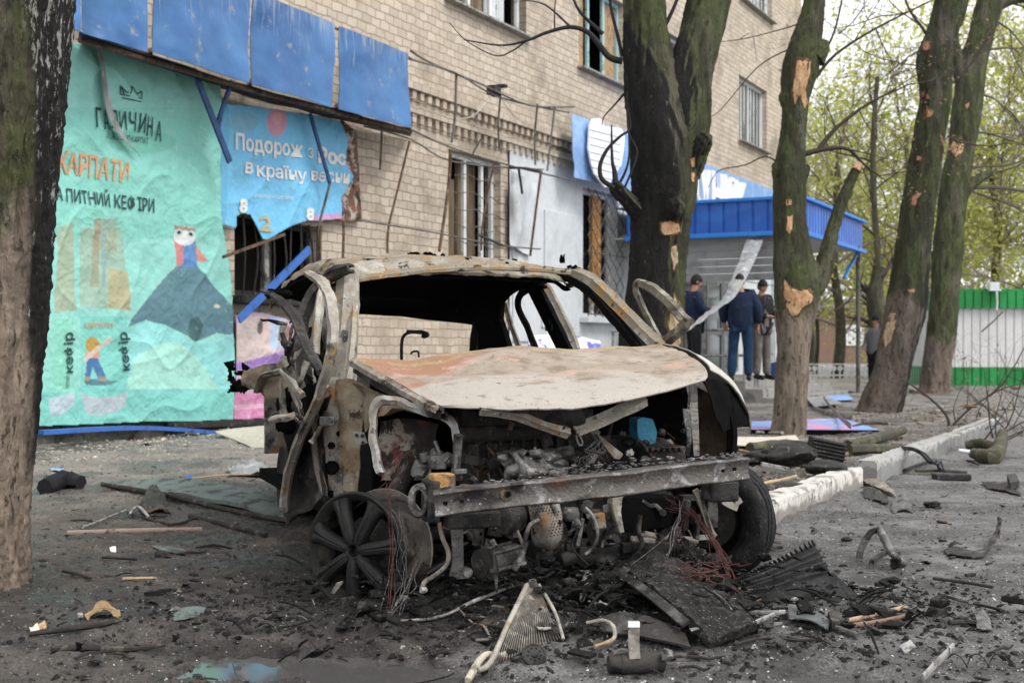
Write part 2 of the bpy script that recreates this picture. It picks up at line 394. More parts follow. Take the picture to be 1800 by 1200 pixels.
def brick_mat():
    m, t, b = new_mat('pale_block_brick')
    pos, g = posnode(t)
    s_ = dotn(t, pos, tuple(FU)); z = dotn(t, pos, (0, 0, 1))
    wob = mathn(t, 'MULTIPLY', mathn(t, 'SUBTRACT', noisen(t, pos, 5, 5), .5), .07)
    cmb = _n(t, 'ShaderNodeCombineXYZ'); t.links.new(mathn(t, 'ADD', s_, wob), cmb.inputs[0]); t.links.new(mathn(t, 'ADD', z, wob), cmb.inputs[1])
    br = _n(t, 'ShaderNodeTexBrick'); t.links.new(cmb.outputs[0], br.inputs['Vector'])
    br.inputs['Scale'].default_value = 1; br.inputs['Brick Width'].default_value = .225; br.inputs['Row Height'].default_value = .118
    br.inputs['Mortar Size'].default_value = .009; br.inputs['Mortar Smooth'].default_value = .3; br.inputs['Bias'].default_value = -.1
    br.inputs['Color1'].default_value = lin((.55, .475, .385)); br.inputs['Color2'].default_value = lin((.42, .355, .285)); br.inputs['Mortar'].default_value = lin((.30, .245, .195))
    c = br.outputs['Color']
    c = mixc(t, mathn(t, 'MULTIPLY', stepn(t, noisen(t, pos, .9, 7, .7), .46, .64), .55), c, lin((.33, .27, .205)))
    c = mixc(t, mathn(t, 'MULTIPLY', stepn(t, noisen(t, pos, 12, 6, .75), .57, .68), .7), c, lin((.24, .19, .145)))
    c = mixc(t, mathn(t, 'MULTIPLY', stepn(t, noisen(t, pos, 6, 6, .7), .62, .72), .7), c, lin((.60, .50, .38)))
    c = mixc(t, mathn(t, 'MULTIPLY', stepn(t, noisen(t, pos, .45, 8, .75), .50, .66), .5), c, lin((.20, .175, .145)))
    # soot stains round the burnt window
    d = mathn(t, 'ADD', mathn(t, 'ABSOLUTE', mathn(t, 'SUBTRACT', s_, 2.2)), mathn(t, 'ABSOLUTE', mathn(t, 'SUBTRACT', z, 2.1)))
    sfac = stepn(t, mathn(t, 'SUBTRACT', mathn(t, 'MULTIPLY', noisen(t, pos, 2.5, 6), 2.4), d), -1.0, .6)
    c = mixc(t, mathn(t, 'MULTIPLY', sfac, .7), c, lin((.06, .05, .042)))
    t.links.new(c, b.inputs['Base Color']); b.inputs['Roughness'].default_value = .95; b.inputs['Specular IOR Level'].default_value = .15
    h = mathn(t, 'ADD', mathn(t, 'MULTIPLY', br.outputs['Fac'], -1), mathn(t, 'MULTIPLY', noisen(t, pos, 30, 6, .7), .7))
    bp = _n(t, 'ShaderNodeBump'); bp.inputs['Strength'].default_value = .7; bp.inputs['Distance'].default_value = .012
    t.links.new(h, bp.inputs['Height']); t.links.new(bp.outputs[0], b.inputs['Normal'])
    return m
M['brick'] = brick_mat()

def attr_mat(name, rough=.55, bump=.6, bs=2.6):
    m, t, b = new_mat(name)
    a = _n(t, 'ShaderNodeAttribute'); a.attribute_name = 'Col'
    pos, g = posnode(t)
    c = a.outputs['Color']
    w = noisen(t, pos, 3.5, 8, .7, 1.2)
    c = mixc(t, mathn(t, 'MULTIPLY', stepn(t, noisen(t, pos, 2.2, 7, .7, .8), .50, .68), .30), c, lin((.16, .36, .31)))
    c = mixc(t, mathn(t, 'MULTIPLY', stepn(t, noisen(t, pos, 9, 8, .75, .8), .58, .68), .35), c, lin((.60, .86, .80)))
    c = mixc(t, mathn(t, 'MULTIPLY', stepn(t, noisen(t, pos, 16, 8, .75, .8), .62, .68), .5), c, lin((.12, .24, .22)))
    t.links.new(c, b.inputs['Base Color']); b.inputs['Roughness'].default_value = rough; b.inputs['Specular IOR Level'].default_value = .3
    bp = _n(t, 'ShaderNodeBump'); bp.inputs['Strength'].default_value = .8; bp.inputs['Distance'].default_value = .035
    hh = mathn(t, 'ADD', noisen(t, pos, bs, 8, .6, 1.5), mathn(t, 'MULTIPLY', noisen(t, pos, bs*4, 6, .6, 1.0), .35))
    t.links.new(hh, bp.inputs['Height']); t.links.new(bp.outputs[0], b.inputs['Normal'])
    return m
M['poster'] = attr_mat('crumpled_printed_banner')

def bark(name, zline, charvec=None, charoff=.2, cn=1.1, bypos=None, lower=(.26, .205, .155), upper=(.085, .088, .048), moss=(.085, .115, .03), charz=99, scl=1, pale=False):
    m, t, b = new_mat(name)
    pos, g = posnode(t, 1, 1, .28)
    z = dotn(t, g.outputs['Position'], (0, 0, 1))
    fine = noisen(t, pos, 26*scl, 8, .7, .6); mid = noisen(t, pos, 7*scl, 6, .6, .4)
    lo = mixc(t, stepn(t, mid, .35, .68), lin(tuple(x*.62 for x in lower)), lin(tuple(min(1, x*1.25) for x in lower)))
    up = mixc(t, stepn(t, mid, .42, .62), lin(tuple(x*.6 for x in upper)), lin((moss[0]*.9, moss[1]*.95, moss[2]*.85)))
    up = mixc(t, mathn(t, 'MULTIPLY', stepn(t, noisen(t, pos, 4, 5), .5, .66), .6), up, lin((.15, .135, .105)))
    zz = mathn(t, 'ADD', z, mathn(t, 'MULTIPLY', mathn(t, 'SUBTRACT', noisen(t, pos, 5, 5), .5), .9))
    c = mixc(t, stepn(t, zz, zline-.08, zline+.12), lo, up)
    c = mixc(t, mathn(t, 'MULTIPLY', stepn(t, fine, .53, .63), .85), c, lin((.022, .019, .015)))
    c = mixc(t, mathn(t, 'MULTIPLY', stepn(t, noisen(t, pos, 60, 4, .7), .63, .7), .5), c, lin((.35, .33, .28)))
    if charvec:
        d = dotn(t, g.outputs['Normal'], charvec) if not bypos else mathn(t, 'DIVIDE', mathn(t, 'SUBTRACT', dotn(t, g.outputs['Position'], charvec), bypos[0]), bypos[1])
        v = mathn(t, 'ADD', mathn(t, 'SUBTRACT', d, charoff), mathn(t, 'MULTIPLY', mathn(t, 'SUBTRACT', noisen(t, pos, 5, 6), .5), cn))
        zf = mathn(t, 'MULTIPLY', mathn(t, 'SUBTRACT', z, charz), 1.2); zf = mathn(t, 'MAXIMUM', zf, 0)
        v = mathn(t, 'SUBTRACT', v, zf)
        cc = mixc(t, stepn(t, noisen(t, pos, 40, 6, .7), .62, .69), lin((.016, .015, .014)), lin((.13, .125, .12)))
        if pale:
            pf = stepn(t, mathn(t, 'ADD', noisen(t, pos, 26, 7, .75), mathn(t, 'MULTIPLY', mathn(t, 'SUBTRACT', z, 2.0), .07)), .555, .61)
            cc = mixc(t, pf, cc, lin((.40, .39, .36)))
        c = mixc(t, stepn(t, v, -.05, .12), c, cc)
    t.links.new(c, b.inputs['Base Color']); b.inputs['Roughness'].default_value = .85; b.inputs['Specular IOR Level'].default_value = .25
    bp = _n(t, 'ShaderNodeBump'); bp.inputs['Strength'].default_value = 1; bp.inputs['Distance'].default_value = .05
    t.links.new(mathn(t, 'ADD', fine, mathn(t, 'MULTIPLY', mid, 1.2)), bp.inputs['Height']); t.links.new(bp.outputs[0], b.inputs['Normal'])
    return m
M['branch'] = lay('branch_bark', (.06, .055, .042), [((.10, .11, .05), 6, .5, .62)], rough=.9, bump=.5)
M['twig'] = lay('twig_bark', (.055, .042, .035), [], rough=.9, bump=0)

def leaf_mat(name, a, b_):
    m, t, b = new_mat(name)
    pos, g = posnode(t)
    c = mixc(t, stepn(t, noisen(t, pos, .7, 3), .35, .65), lin(a), lin(b_))
    c = mixc(t, mathn(t, 'MULTIPLY', g.outputs['Random Per Island'], .5), c, lin(tuple(x*.6 for x in a)))
    t.links.new(c, b.inputs['Base Color']); b.inputs['Roughness'].default_value = .7
    tr = _n(t, 'ShaderNodeBsdfTranslucent'); t.links.new(c, tr.inputs['Color'])
    ms = _n(t, 'ShaderNodeMixShader'); ms.inputs[0].default_value = .55
    t.links.new(b.outputs[0], ms.inputs[1]); t.links.new(tr.outputs[0], ms.inputs[2])
    t.links.new(ms.outputs[0], t.nodes['Material Output'].inputs['Surface']); return m
M['leafA'] = leaf_mat('spring_leaves', (.50, .54, .09), (.66, .66, .16))
M['leafB'] = leaf_mat('spring_leaves_green', (.34, .40, .08), (.50, .54, .14))
M['leafC'] = leaf_mat('flower_buds', (.50, .48, .26), (.62, .62, .30))
# ------------------------------------------------------------------ ground
K0 = V((1.36, 7.25, 0))
def sstep(a, b, x):
    t = min(1, max(0, (x-a)/(b-a))); return t*t*(3-2*t)
PUD = [(-.72, 4.20, .42, .20), (-.38, 4.08, .30, .15), (.98, 4.03, .24, .12), (-1.2, 4.5, .2, .05), (-.5, 4.5, .25, .05)]
def hgt(x, y, fine=True):
    p = V((x, y, 0)); dk = (p-K0).dot(FN); al = (p-K0).dot(FU)
    soil = .105*sstep(-2.2, .2, al)*(1-sstep(-.12, .02, dk)) if dk < .02 else 0
    if dk < -.1: soil = max(soil, .06*sstep(-.8, -3.5, dk))
    z = soil
    if fine:
        q = V((x, y, 0)); k = 1-sstep(.0, .6, dk)*.75
        fade = 1-sstep(18, 30, y)
        z += fade*k*(.035*MN.noise(q*1.1)+.022*MN.noise(q*3.3)+.013*MN.noise(q*8)+.010*MN.noise(q*19)+.006*MN.noise(q*43))
        # char heap round the wreck
        d = math.hypot((x-.35)/1.35, (y-4.85)/.85)
        if d < 1.3: z += (1-sstep(.3, 1.3, d))*(.05+.03*abs(MN.noise(q*6))+.02*abs(MN.noise(q*15)))
        for (a, b, ra, rb) in PUD:
            e = math.hypot((x-a)/ra, (y-b)/rb)+.35*MN.noise(q*7)+.25*MN.noise(q*17)
            if e < 1.15: z -= .06*(1-sstep(.5, 1.15, e))
    return z
def gz(px, py, dz=0.0):
    """the ground point seen at a pixel of the photo"""
    z = 0
    for _ in range(6):
        p = G(px, py, z); z = .5*z+.5*hgt(p.x, p.y)
    return V((p.x, p.y, hgt(p.x, p.y)+dz))
def ground_mesh():
    ys = [1.6]
    while ys[-1] < 15: ys.append(ys[-1]*1.0068)
    while ys[-1] < 60: ys.append(ys[-1]*1.03)
    ys += [75, 100, 150, 250, 500]
    us = [(-.62+1.24*i/400) for i in range(401)]
    us = [-8, -5, -3, -2, -1.4, -1.1, -.9, -.75, -.68]+us+[.68, .75, .9, 1.1, 1.4, 2, 3, 5, 8]
    vs = []; m = len(us)
    for y in ys:
        for u in us:
            x = u*y; vs.append((x, y, hgt(x, y) if abs(u) < .75 else hgt(x, y, y < 4)))
    fs = [(i*m+j, i*m+j+1, (i+1)*m+j+1, (i+1)*m+j) for i in range(len(ys)-1) for j in range(m-1)]
    # behind the camera
    n0 = len(vs); vs += [(-60, -40, 0), (60, -40, 0)]
    fs.append((n0, n0+1, m-1, *range(m-2, -1, -1)))
    me = bpy.data.meshes.new('ground'); me.from_pydata(vs, [], fs); me.update()
    me.polygons.foreach_set('use_smooth', [True]*len(me.polygons))
    o = bpy.data.objects.new('ground', me); COL.objects.link(o); return o
def ground_mat():
    m, t, b = new_mat('wet_soil_asphalt_and_ash')
    pos, g = posnode(t)
    n1 = noisen(t, pos, 1.1, 6); n2 = noisen(t, pos, 5, 8, .65); n3 = noisen(t, pos, 26, 8, .7); n4 = noisen(t, pos, 110, 5, .7)
    dk = mathn(t, 'SUBTRACT', dotn(t, pos, tuple(FN)), K0.dot(FN)); dk = mathn(t, 'ADD', dk, mathn(t, 'MULTIPLY', mathn(t, 'SUBTRACT', n1, .5), .5))
    y = dotn(t, pos, (0, 1, 0)); x = dotn(t, pos, (1, 0, 0))
    soil = mixc(t, stepn(t, n2, .35, .65), lin((.075, .062, .052)), lin((.20, .172, .15)))
    # pale rubble and plaster dust under the shop front
    sf = mathn(t, 'ADD', mathn(t, 'MULTIPLY', dotn(t, pos, tuple(FN)), -.55), mathn(t, 'MULTIPLY', n1, 1.6))
    sfv = -F0.dot(FN)*.55
    soil = mixc(t, mathn(t, 'MULTIPLY', stepn(t, sf, sfv-2.0, sfv-.3), .92), soil, mixc(t, stepn(t, n3, .4, .62), lin((.40, .355, .30)), lin((.72, .66, .57))))
    # paler walked soil further off to the right
    fy = stepn(t, y, 7.5, 13)
    soil = mixc(t, mathn(t, 'MULTIPLY', fy, .75), soil, mixc(t, stepn(t, n2, .35, .65), lin((.30, .265, .23)), lin((.50, .46, .42))))
    road = mixc(t, stepn(t, n2, .35, .65), lin((.15, .146, .14)), lin((.36, .35, .34)))
    road = mixc(t, mathn(t, 'MULTIPLY', fy, .6), road, lin((.34, .33, .32)))
    c = mixc(t, stepn(t, dk, -.15, .15), soil, road)
    # black burnt ring round the car
    ax = mathn(t, 'MULTIPLY', mathn(t, 'SUBTRACT', x, .1), .52); ay = mathn(t, 'MULTIPLY', mathn(t, 'SUBTRACT', y, 5.7), .55)
    d = mathn(t, 'SQRT', mathn(t, 'ADD', mathn(t, 'MULTIPLY', ax, ax), mathn(t, 'MULTIPLY', ay, ay)))
    d = mathn(t, 'ADD', d, mathn(t, 'MULTIPLY', mathn(t, 'SUBTRACT', n2, .5), 1.1))
    c = mixc(t, mathn(t, 'MULTIPLY', stepn(t, d, 1.05, .5), .85), c, mixc(t, stepn(t, n3, .5, .66), lin((.014, .013, .012)), lin((.075, .070, .065))))
    c = mixc(t, mathn(t, 'MULTIPLY', stepn(t, n3, .57, .66), .65), c, lin((.022, .019, .017)))
    c = mixc(t, mathn(t, 'MULTIPLY', stepn(t, noisen(t, pos, 75, 4, .6), .64, .69), .8), c, lin((.34, .32, .29)))
    c = mixc(t, mathn(t, 'MULTIPLY', stepn(t, noisen(t, pos, 14, 8, .75), .62, .70), .6), c, lin((.24, .215, .185)))
    gn = stepn(t, n4, .38, .62); c = mixc(t, mathn(t, 'MULTIPLY', mathn(t, 'SUBTRACT', 1, gn), .55), c, lin((.015, .013, .012)))
    t.links.new(c, b.inputs['Base Color'])
    wetn = noisen(t, pos, 1.3, 7, .65); c = mixc(t, mathn(t, 'MULTIPLY', stepn(t, wetn, .43, .57), .60), c, lin((.030, .027, .025))); t.links.new(c, b.inputs['Base Color'])
    wet = stepn(t, wetn, .42, .56)
    wet = mathn(t, 'MULTIPLY', wet, stepn(t, n3, .68, .42))
    r = mathn(t, 'SUBTRACT', .86, mathn(t, 'MULTIPLY', wet, .68)); t.links.new(r, b.inputs['Roughness'])
    b.inputs['Specular IOR Level'].default_value = .55
    bp = _n(t, 'ShaderNodeBump'); bp.inputs['Strength'].default_value = 1; bp.inputs['Distance'].default_value = .035
    t.links.new(mathn(t, 'ADD', n3, mathn(t, 'MULTIPLY', n4, .6)), bp.inputs['Height']); t.links.new(bp.outputs[0], b.inputs['Normal'])
    return m
gr = ground_mesh(); gr.data.materials.append(ground_mat()); tag(gr, kind='structure')
# puddles
def puddle():
    m, t, b = new_mat('puddle_water'); b.inputs['Base Color'].default_value = (.075, .072, .068, 1); b.inputs['Roughness'].default_value = .09
    b.inputs['Specular IOR Level'].default_value = .5; b.inputs['Coat Weight'].default_value = .15; b.inputs['Coat Roughness'].default_value = .02
    for i, (a, c, ra, rb) in enumerate(PUD[:3]):
        z = -.042-.004*i
        k = MB(); n = 40; pts = [V((a+math.cos(2*math.pi*j/n)*ra*1.3, c+math.sin(2*math.pi*j/n)*rb*1.5, z+.022)) for j in range(n)]
        k.add(pts, [tuple(range(n))]); o = k.build('puddle', m); tag(o, kind='structure')
puddle()
# road strips far away and the lawn behind the porch
def flat(name, pts, z, mat):
    k = MB(); k.add([V((p[0], p[1], z)) for p in pts], [tuple(range(len(pts)))]); o = k.build(name, mat); tag(o, kind='structure'); return o
M['lawn'] = lay('spring_lawn', (.10, .16, .035), [((.20, .25, .06), 2, .45, .62), ((.16, .13, .09), 1.2, .56, .66)], rough=.95, bump=.5)
flat('lawn', [(9.5, 42), (90, 42), (90, 120), (-10, 120), (-10, 42)], .05, M['lawn'])
flat('path', [(6.0, 33.5), (60, 33.5), (60, 40), (6.0, 40)], .035, lay('far_asphalt', (.16, .155, .15), [((.26, .25, .24), 1.5, .5, .65)], rough=.85, bump=.2))

# ------------------------------------------------------------------ loose ground litter nobody could count
def litter(name, n, spot, size, mat, seed, flatk=.5, elong=1.6):
    r = random.Random(seed); k = MB(); vs = []; fs = []
    for i in range(n):
        x, y = spot(r); s_ = size(r); z = hgt(x, y)+s_*.12
        a = r.uniform(0, 6.28); tilt = r.uniform(-.5, .5)
        ca, sa = math.cos(a), math.sin(a); e = r.uniform(1, elong); w = r.uniform(.5, 1); h = flatk*r.uniform(.4, 1)
        base = len(vs)
        for (ax, ay, az) in ((-1, -.7, -.5), (1, -1, -.5), (.7, 1, -.5), (-.8, .8, -.5), (-.5, -.4, .5), (.6, -.3, .6), (.2, .6, .4)):
            lx = ax*s_*.5*e*r.uniform(.7, 1.2); ly = ay*s_*.5*w*r.uniform(.7, 1.2); lz = az*s_*h+lx*tilt
            vs.append(V((x+lx*ca-ly*sa, y+lx*sa+ly*ca, z+lz)))
        fs += [tuple(base+q for q in f) for f in ((0, 3, 2, 1), (4, 5, 6), (0, 1, 5, 4), (1, 2, 6, 5), (2, 3, 6), (3, 0, 4, 6))]
    k.add(vs, fs); o = k.build(name, mat); return o
def gauss_spot(cx, cy, sx, sy):
    def f(r):
        return (r.gauss(cx, sx), max(3.0, r.gauss(cy, sy)))
    return f
def cone_spot(u0, u1, y0, y1, pw=1.4):
    def f(r):
        y = y0+(y1-y0)*r.random()**pw; return (r.uniform(u0, u1)*y, y)
    return f
o = litter('burnt_debris', 9000, gauss_spot(.4, 4.8, 1.0, .5), lambda r: .004+.030*r.random()**4, M['ashlump'], 1); tag(o, 'black crumbs of burnt plastic heaped under and before the wreck', 'debris', kind='stuff')
o = litter('charred_crumbs', 9000, cone_spot(-.42, .42, 3.5, 12), lambda r: .003+.014*r.random()**3, M['char'], 2); tag(o, 'dark charred crumbs strewn over the wet ground', 'debris', kind='stuff')
o = litter('broken_glass', 3200, cone_spot(-.40, .1, 3.6, 9), lambda r: .0015+.004*r.random()**2, M['glasschip'], 3); tag(o, 'tiny pale crumbs of broken glass sprinkled on the dark soil', 'broken glass', kind='stuff')
o = litter('glass_on_road', 3000, cone_spot(.05, .42, 3.6, 11), lambda r: .0015+.005*r.random()**2, M['glasschip'], 33); o.name = 'road_glass'; tag(o, 'pale glass crumbs scattered on the wet road at right', 'broken glass', kind='stuff')
def front_spot(r):
    s_ = r.uniform(-1.5, 9); d = .15+abs(r.gauss(0, 1.0)); p = fw(s_, 0, d); return (p.x, p.y)
o = litter('plaster_rubble', 6500, front_spot, lambda r: .006+.03*r.random()**4, lay('plaster_rubble', (.40, .36, .30), [((.2, .17, .14), 20, .5, .6), ((.6, .6, .58), 30, .55, .65)], bump=0), 4); tag(o, 'pale plaster rubble and glass under the shop front', 'rubble', kind='stuff')
def strip_spot(r):
    al = r.uniform(.5, 14); d = -abs(r.gauss(0, 1.2))-.1; p = K0+FU*al+FN*d; return (p.x, p.y)
o = litter('soil_litter', 3500, strip_spot, lambda r: .008+.04*r.random()**3, lay('leaf_and_bark_litter', (.15, .12, .09), [((.3, .26, .2), 12, .5, .62), ((.05, .04, .035), 9, .5, .6)], bump=0), 5, .3, 3); tag(o, 'bits of bark and twig strewn on the soil strip under the trees', 'litter', kind='stuff')
def road_spot(r):
    al = r.uniform(-4, 12); d = .1+abs(r.gauss(0, 1.6)); p = K0+FU*al+FN*d; return (p.x, p.y)
o = litter('road_grit', 4200, road_spot, lambda r: .003+.015*r.random()**4, lay('road_grit', (.07, .065, .06), [((.2, .185, .17), 14, .55, .66), ((.02, .02, .02), 9, .5, .6)], bump=0), 6, .4, 2.5); tag(o, 'dark grit and splinters scattered over the wet road', 'grit', kind='stuff')

o = litter('road_pebbles', 9000, cone_spot(.0, .42, 3.7, 12, 1.2), lambda r: .003+.010*r.random()**3, lay('grey_pebbles', (.30, .29, .275), [((.12, .115, .11), 5, .45, .55), ((.5, .49, .47), 7, .56, .6)], bump=0), 7, .6, 1.4); tag(o, 'fine grey pebbles pressed into the road at right', 'gravel', kind='stuff')
o = litter('soil_crumbs', 9000, cone_spot(-.42, .0, 3.7, 12, 1.2), lambda r: .003+.011*r.random()**3, lay('soil_crumbs', (.14, .118, .10), [((.05, .042, .036), 5, .45, .55), ((.34, .31, .27), 7, .58, .62)], bump=0), 8, .6, 1.4); tag(o, 'fine brown crumbs of soil and mortar over the ground at left', 'gravel', kind='stuff')
# tangles of burnt scraps nobody could count
def tangle(name, n, spot, size, mat, seed, lift=.04):
    r = random.Random(seed); k = MB()
    for i in range(n):
        x, y = spot(r); s_ = size(r); c = V((x, y, hgt(x, y)+r.random()**2*lift)); d = V((r.uniform(-1, 1), r.uniform(-1, 1), r.uniform(-.35, .45))).normalized()
        q = i % 4
        if q == 0: k.tube([c-d*s_, c+V((0, 0, s_*.15)), c+d*s_*.9], [s_*.05, s_*.07, s_*.04], 5, 2)
        elif q == 1:
            w = d.cross(V((r.uniform(-.4, .4), r.uniform(-.4, .4), 1))).normalized()*s_*r.uniform(.15, .5); u = V((0, 0, s_*.25))
            k.patch([[c-d*s_*.5-w, c-w*.2+u*r.random(), c+d*s_*.5-w*.7], [c-d*s_*.6+w*.6, c+w*.6-u*.2, c+d*s_*.4+w+u*r.random()]], 2, 3, .003, s_*.12, 1.2/s_, seed=i, rag=s_*.05)
        elif q == 2: k.blob(c, s_*.35, .8, 4, i, 1, (1.4, 1, .7))
        else: k.box(c, s_*r.uniform(.5, 1.3), s_*r.uniform(.1, .5), s_*r.uniform(.04, .2), Matrix.Rotation(r.uniform(0, 3), 3, 'Z') @ Matrix.Rotation(r.uniform(-.5, .5), 3, 'X'))
    return k.build(name, mat)
M['coal'] = lay('coal_black_scraps', (.010, .0095, .009), [((.04, .038, .035), 16, .55, .66), ((.22, .21, .20), 70, .64, .70)], rough=.85, bump=.5, spec=.2)
o = tangle('wreckage_tangle', 1300, gauss_spot(.22, 4.93, .58, .34), lambda r: .015+.08*r.random()**2, M['coal'], 41, .15); tag(o, 'dense tangle of charred scraps under the nose of the wreck', 'debris', kind='stuff')
o = tangle('wreckage_tangle', 240, gauss_spot(.28, 4.85, .65, .36), lambda r: .012+.045*r.random()**2, lay('ashen_scraps', (.12, .112, .10), [((.32, .31, .29), 20, .52, .62), ((.03, .03, .028), 12, .5, .6), ((.2, .1, .05), 9, .6, .66)]), 42, .10); tag(o, 'ash grey scraps of metal mixed into the charred tangle', 'debris', kind='stuff')
o = tangle('road_scraps', 420, cone_spot(.10, .42, 3.9, 9), lambda r: .010+.05*r.random()**3, M['dark'] if 'dark' in M else M['char'], 43, .01); tag(o, 'thin scatter of dark scraps over the wet road at right', 'debris', kind='stuff')
o = tangle('soil_scraps', 360, cone_spot(-.36, -.05, 3.9, 10), lambda r: .010+.05*r.random()**3, M['burntwood'], 44, .01); tag(o, 'thin scatter of burnt splinters over the dark soil at left', 'debris', kind='stuff')
def verge_spot(r):
    al = r.uniform(-.3, 15); p = K0+FU*al+FN*(-.1-abs(r.gauss(0, 1.6))); return (p.x, p.y)
o = tangle('verge_scraps', 420, verge_spot, lambda r: .015+.10*r.random()**3, lay('mixed_scraps', (.10, .09, .08), [((.40, .38, .35), 3, .52, .58), ((.25, .17, .11), 4, .5, .57), ((.03, .03, .03), 5, .5, .6)]), 45, .02); tag(o, 'mixed scraps and splinters littering the soil under the trees', 'debris', kind='stuff')
def foot_spot(r):
    p = fw(r.uniform(-1.5, 16), 0, .15+abs(r.gauss(0, .8))); return (p.x, p.y)
o = tangle('facade_rubble', 420, foot_spot, lambda r: .015+.10*r.random()**3, lay('brick_rubble', (.36, .31, .25), [((.62, .6, .57), 3, .52, .58), ((.12, .1, .08), 4, .5, .57)]), 46, .03); tag(o, 'broken plaster and board scraps heaped along the foot of the shop front', 'rubble', kind='stuff')

# ------------------------------------------------------------------ kerb
def kerb(a0, a1, name, label, mat, off=0.0, h=.15, yaw=0, z0=0):
    c = K0+FU*((a0+a1)/2)+FN*(off-.08); c.z = z0+h/2-.03
    d = (Matrix.Rotation(yaw, 3, 'Z') @ FU); sd_ = V((d.y, -d.x, 0))
    k = MB(); n = 90; ln = a1-a0; rows = []
    prof = [(.08, -.08), (.08, h-.055), (.066, h-.035), (-.066, h-.033), (-.08, h-.05), (-.08, -.08)]
    vs = []
    for i in range(n+1):
        b_ = c+d*(ln*(i/n-.5)); b_.z = z0
        for (p, q) in prof:
            v = b_+sd_*p+UPV*(q+.02); v += MN.noise_vector(v*9)*.006+MN.noise_vector(v*31)*.0035
            
            if q > 0: e_ = max(0, MN.noise(v*5+V((3, 1, 2)))-.2)*.05; v -= UPV*e_+sd_*e_*(1 if p > 0 else -1)
            vs.append(v)
    m = len(prof); fs = [(i*m+j, i*m+(j+1) % m, (i+1)*m+(j+1) % m, (i+1)*m+j) for i in range(n) for j in range(m)]
    fs += [tuple(range(m))[::-1], tuple(n*m+j for j in range(m))]
    k.add(vs, fs); o = k.build(name, mat, smooth=35); tag(o, label, 'kerb stone', 'kerb stones between soil and road'); return o
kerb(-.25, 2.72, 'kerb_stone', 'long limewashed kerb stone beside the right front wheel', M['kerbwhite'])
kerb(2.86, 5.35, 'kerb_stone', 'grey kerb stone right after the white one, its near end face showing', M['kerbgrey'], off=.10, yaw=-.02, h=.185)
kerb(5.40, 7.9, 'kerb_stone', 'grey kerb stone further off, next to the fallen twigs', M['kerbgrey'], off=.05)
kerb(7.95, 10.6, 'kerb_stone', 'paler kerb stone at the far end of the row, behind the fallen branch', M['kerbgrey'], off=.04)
# ------------------------------------------------------------------ the building
bld = thing('apartment_building', fw(10, 0, 0), 'four storey block of pale yellow brick with a blasted shop on its ground floor', 'building')
WINS = {}
def win_rect(x0, x1, yt, yb, xm=None):
    """photo rect -> facade rect (s0,s1,z0,z1), heights read at the middle"""
    s0 = FS(x0, 600)[0]; s1 = FS(x1, 600)[0]
    return [s0, s1, FS(x0 if xm is None else xm, yb)[1], FS(x0 if xm is None else xm, yt)[1]]
wA = win_rect(412, 560, 380, 520, 430)
wB = win_rect(788, 880, 262, 470, 790)
wC = win_rect(1022, 1083, 330, 556, 1024)
wD = win_rect(785, 925, -120, 22, 790); wD[2] = FS(925, 66)[1]; wD[3] = wD[2]+1.55
wE = win_rect(1018, 1098, -80, 120, 1018); wE[2] = FS(1020, 118)[1]; wE[3] = wE[2]+1.6
wF = win_rect(1155, 1200, 20, 175, 1160); wF[2] = wE[2]; wF[3] = wE[3]
wG = win_rect(1299, 1348, 135, 248, 1299); wG[2] = FS(1299, 246)[1]; wG[3] = wG[2]+1.6
wH = win_rect(1300, 1357, -80, 0, 1306); wH[2] = FS(1306, 0)[1]; wH[3] = wH[2]+1.6
wX = [-1.6, .4, wD[2], wD[3]]; wY = [13.0, 15.2, wH[2], wH[3]]; wZ = [5, 7, wH[2], wH[3]]; wW = [17.5, 18.9, wH[2], wH[3]]
openings = [wA, wB, wC, wD, wE, wF, wG, wH, wX, wY, wZ, wW]
S_W = FS(893, 400)[0]           # where the white cladding starts
ZW = FS(1009, 288)[1]           # its top
def wall(s0, s1, z0, z1, off, ops, mat, name, depth=.28):
    ss = sorted({s0, s1, *[v for o_ in ops for v in o_[:2] if s0 < v < s1]}); zs = sorted({z0, z1, *[v for o_ in ops for v in o_[2:] if z0 < v < z1]})
    k = MB()
    for i in range(len(ss)-1):
        for j in range(len(zs)-1):
            cs = (ss[i]+ss[i+1])/2; cz = (zs[j]+zs[j+1])/2
            if any(o_[0] < cs < o_[1] and o_[2] < cz < o_[3] for o_ in ops): continue
            k.add([fw(ss[i], zs[j], off), fw(ss[i+1], zs[j], off), fw(ss[i+1], zs[j+1], off), fw(ss[i], zs[j+1], off)], [(0, 1, 2, 3)])
    for o_ in ops:
        if o_[0] >= s1 or o_[1] <= s0 or o_[2] >= z1 or o_[3] <= z0: continue
        a, b, c, d = o_; q = [(a, c), (b, c), (b, d), (a, d)]
        for i in range(4):
            p, r_ = q[i], q[(i+1) % 4]
            k.add([fw(p[0], p[1], off), fw(r_[0], r_[1], off), fw(r_[0], r_[1], off-depth), fw(p[0], p[1], off-depth)], [(0, 3, 2, 1)])
    return k.build(name, mat, bld)
SE = 27.8
wall(-5, S_W, .55, 13.5, 0, openings, M['brick'], 'wall')
wall(S_W, SE, ZW, 13.5, 0, openings, M['brick'], 'wall')
wall(S_W, SE, .0, ZW, .03, openings, M['white'], 'wall')
k = MB()     # side and back walls, roof
for (a, b) in (((SE, 0), (SE, -10)), ((-5, -10), (-5, 0)), ((SE, -10), (-5, -10))):
    k.add([fw(a[0], 0, a[1]), fw(b[0], 0, b[1]), fw(b[0], 13.5, b[1]), fw(a[0], 13.5, a[1])], [(0, 1, 2, 3)])
k.build('end_wall', M['brick'], bld)
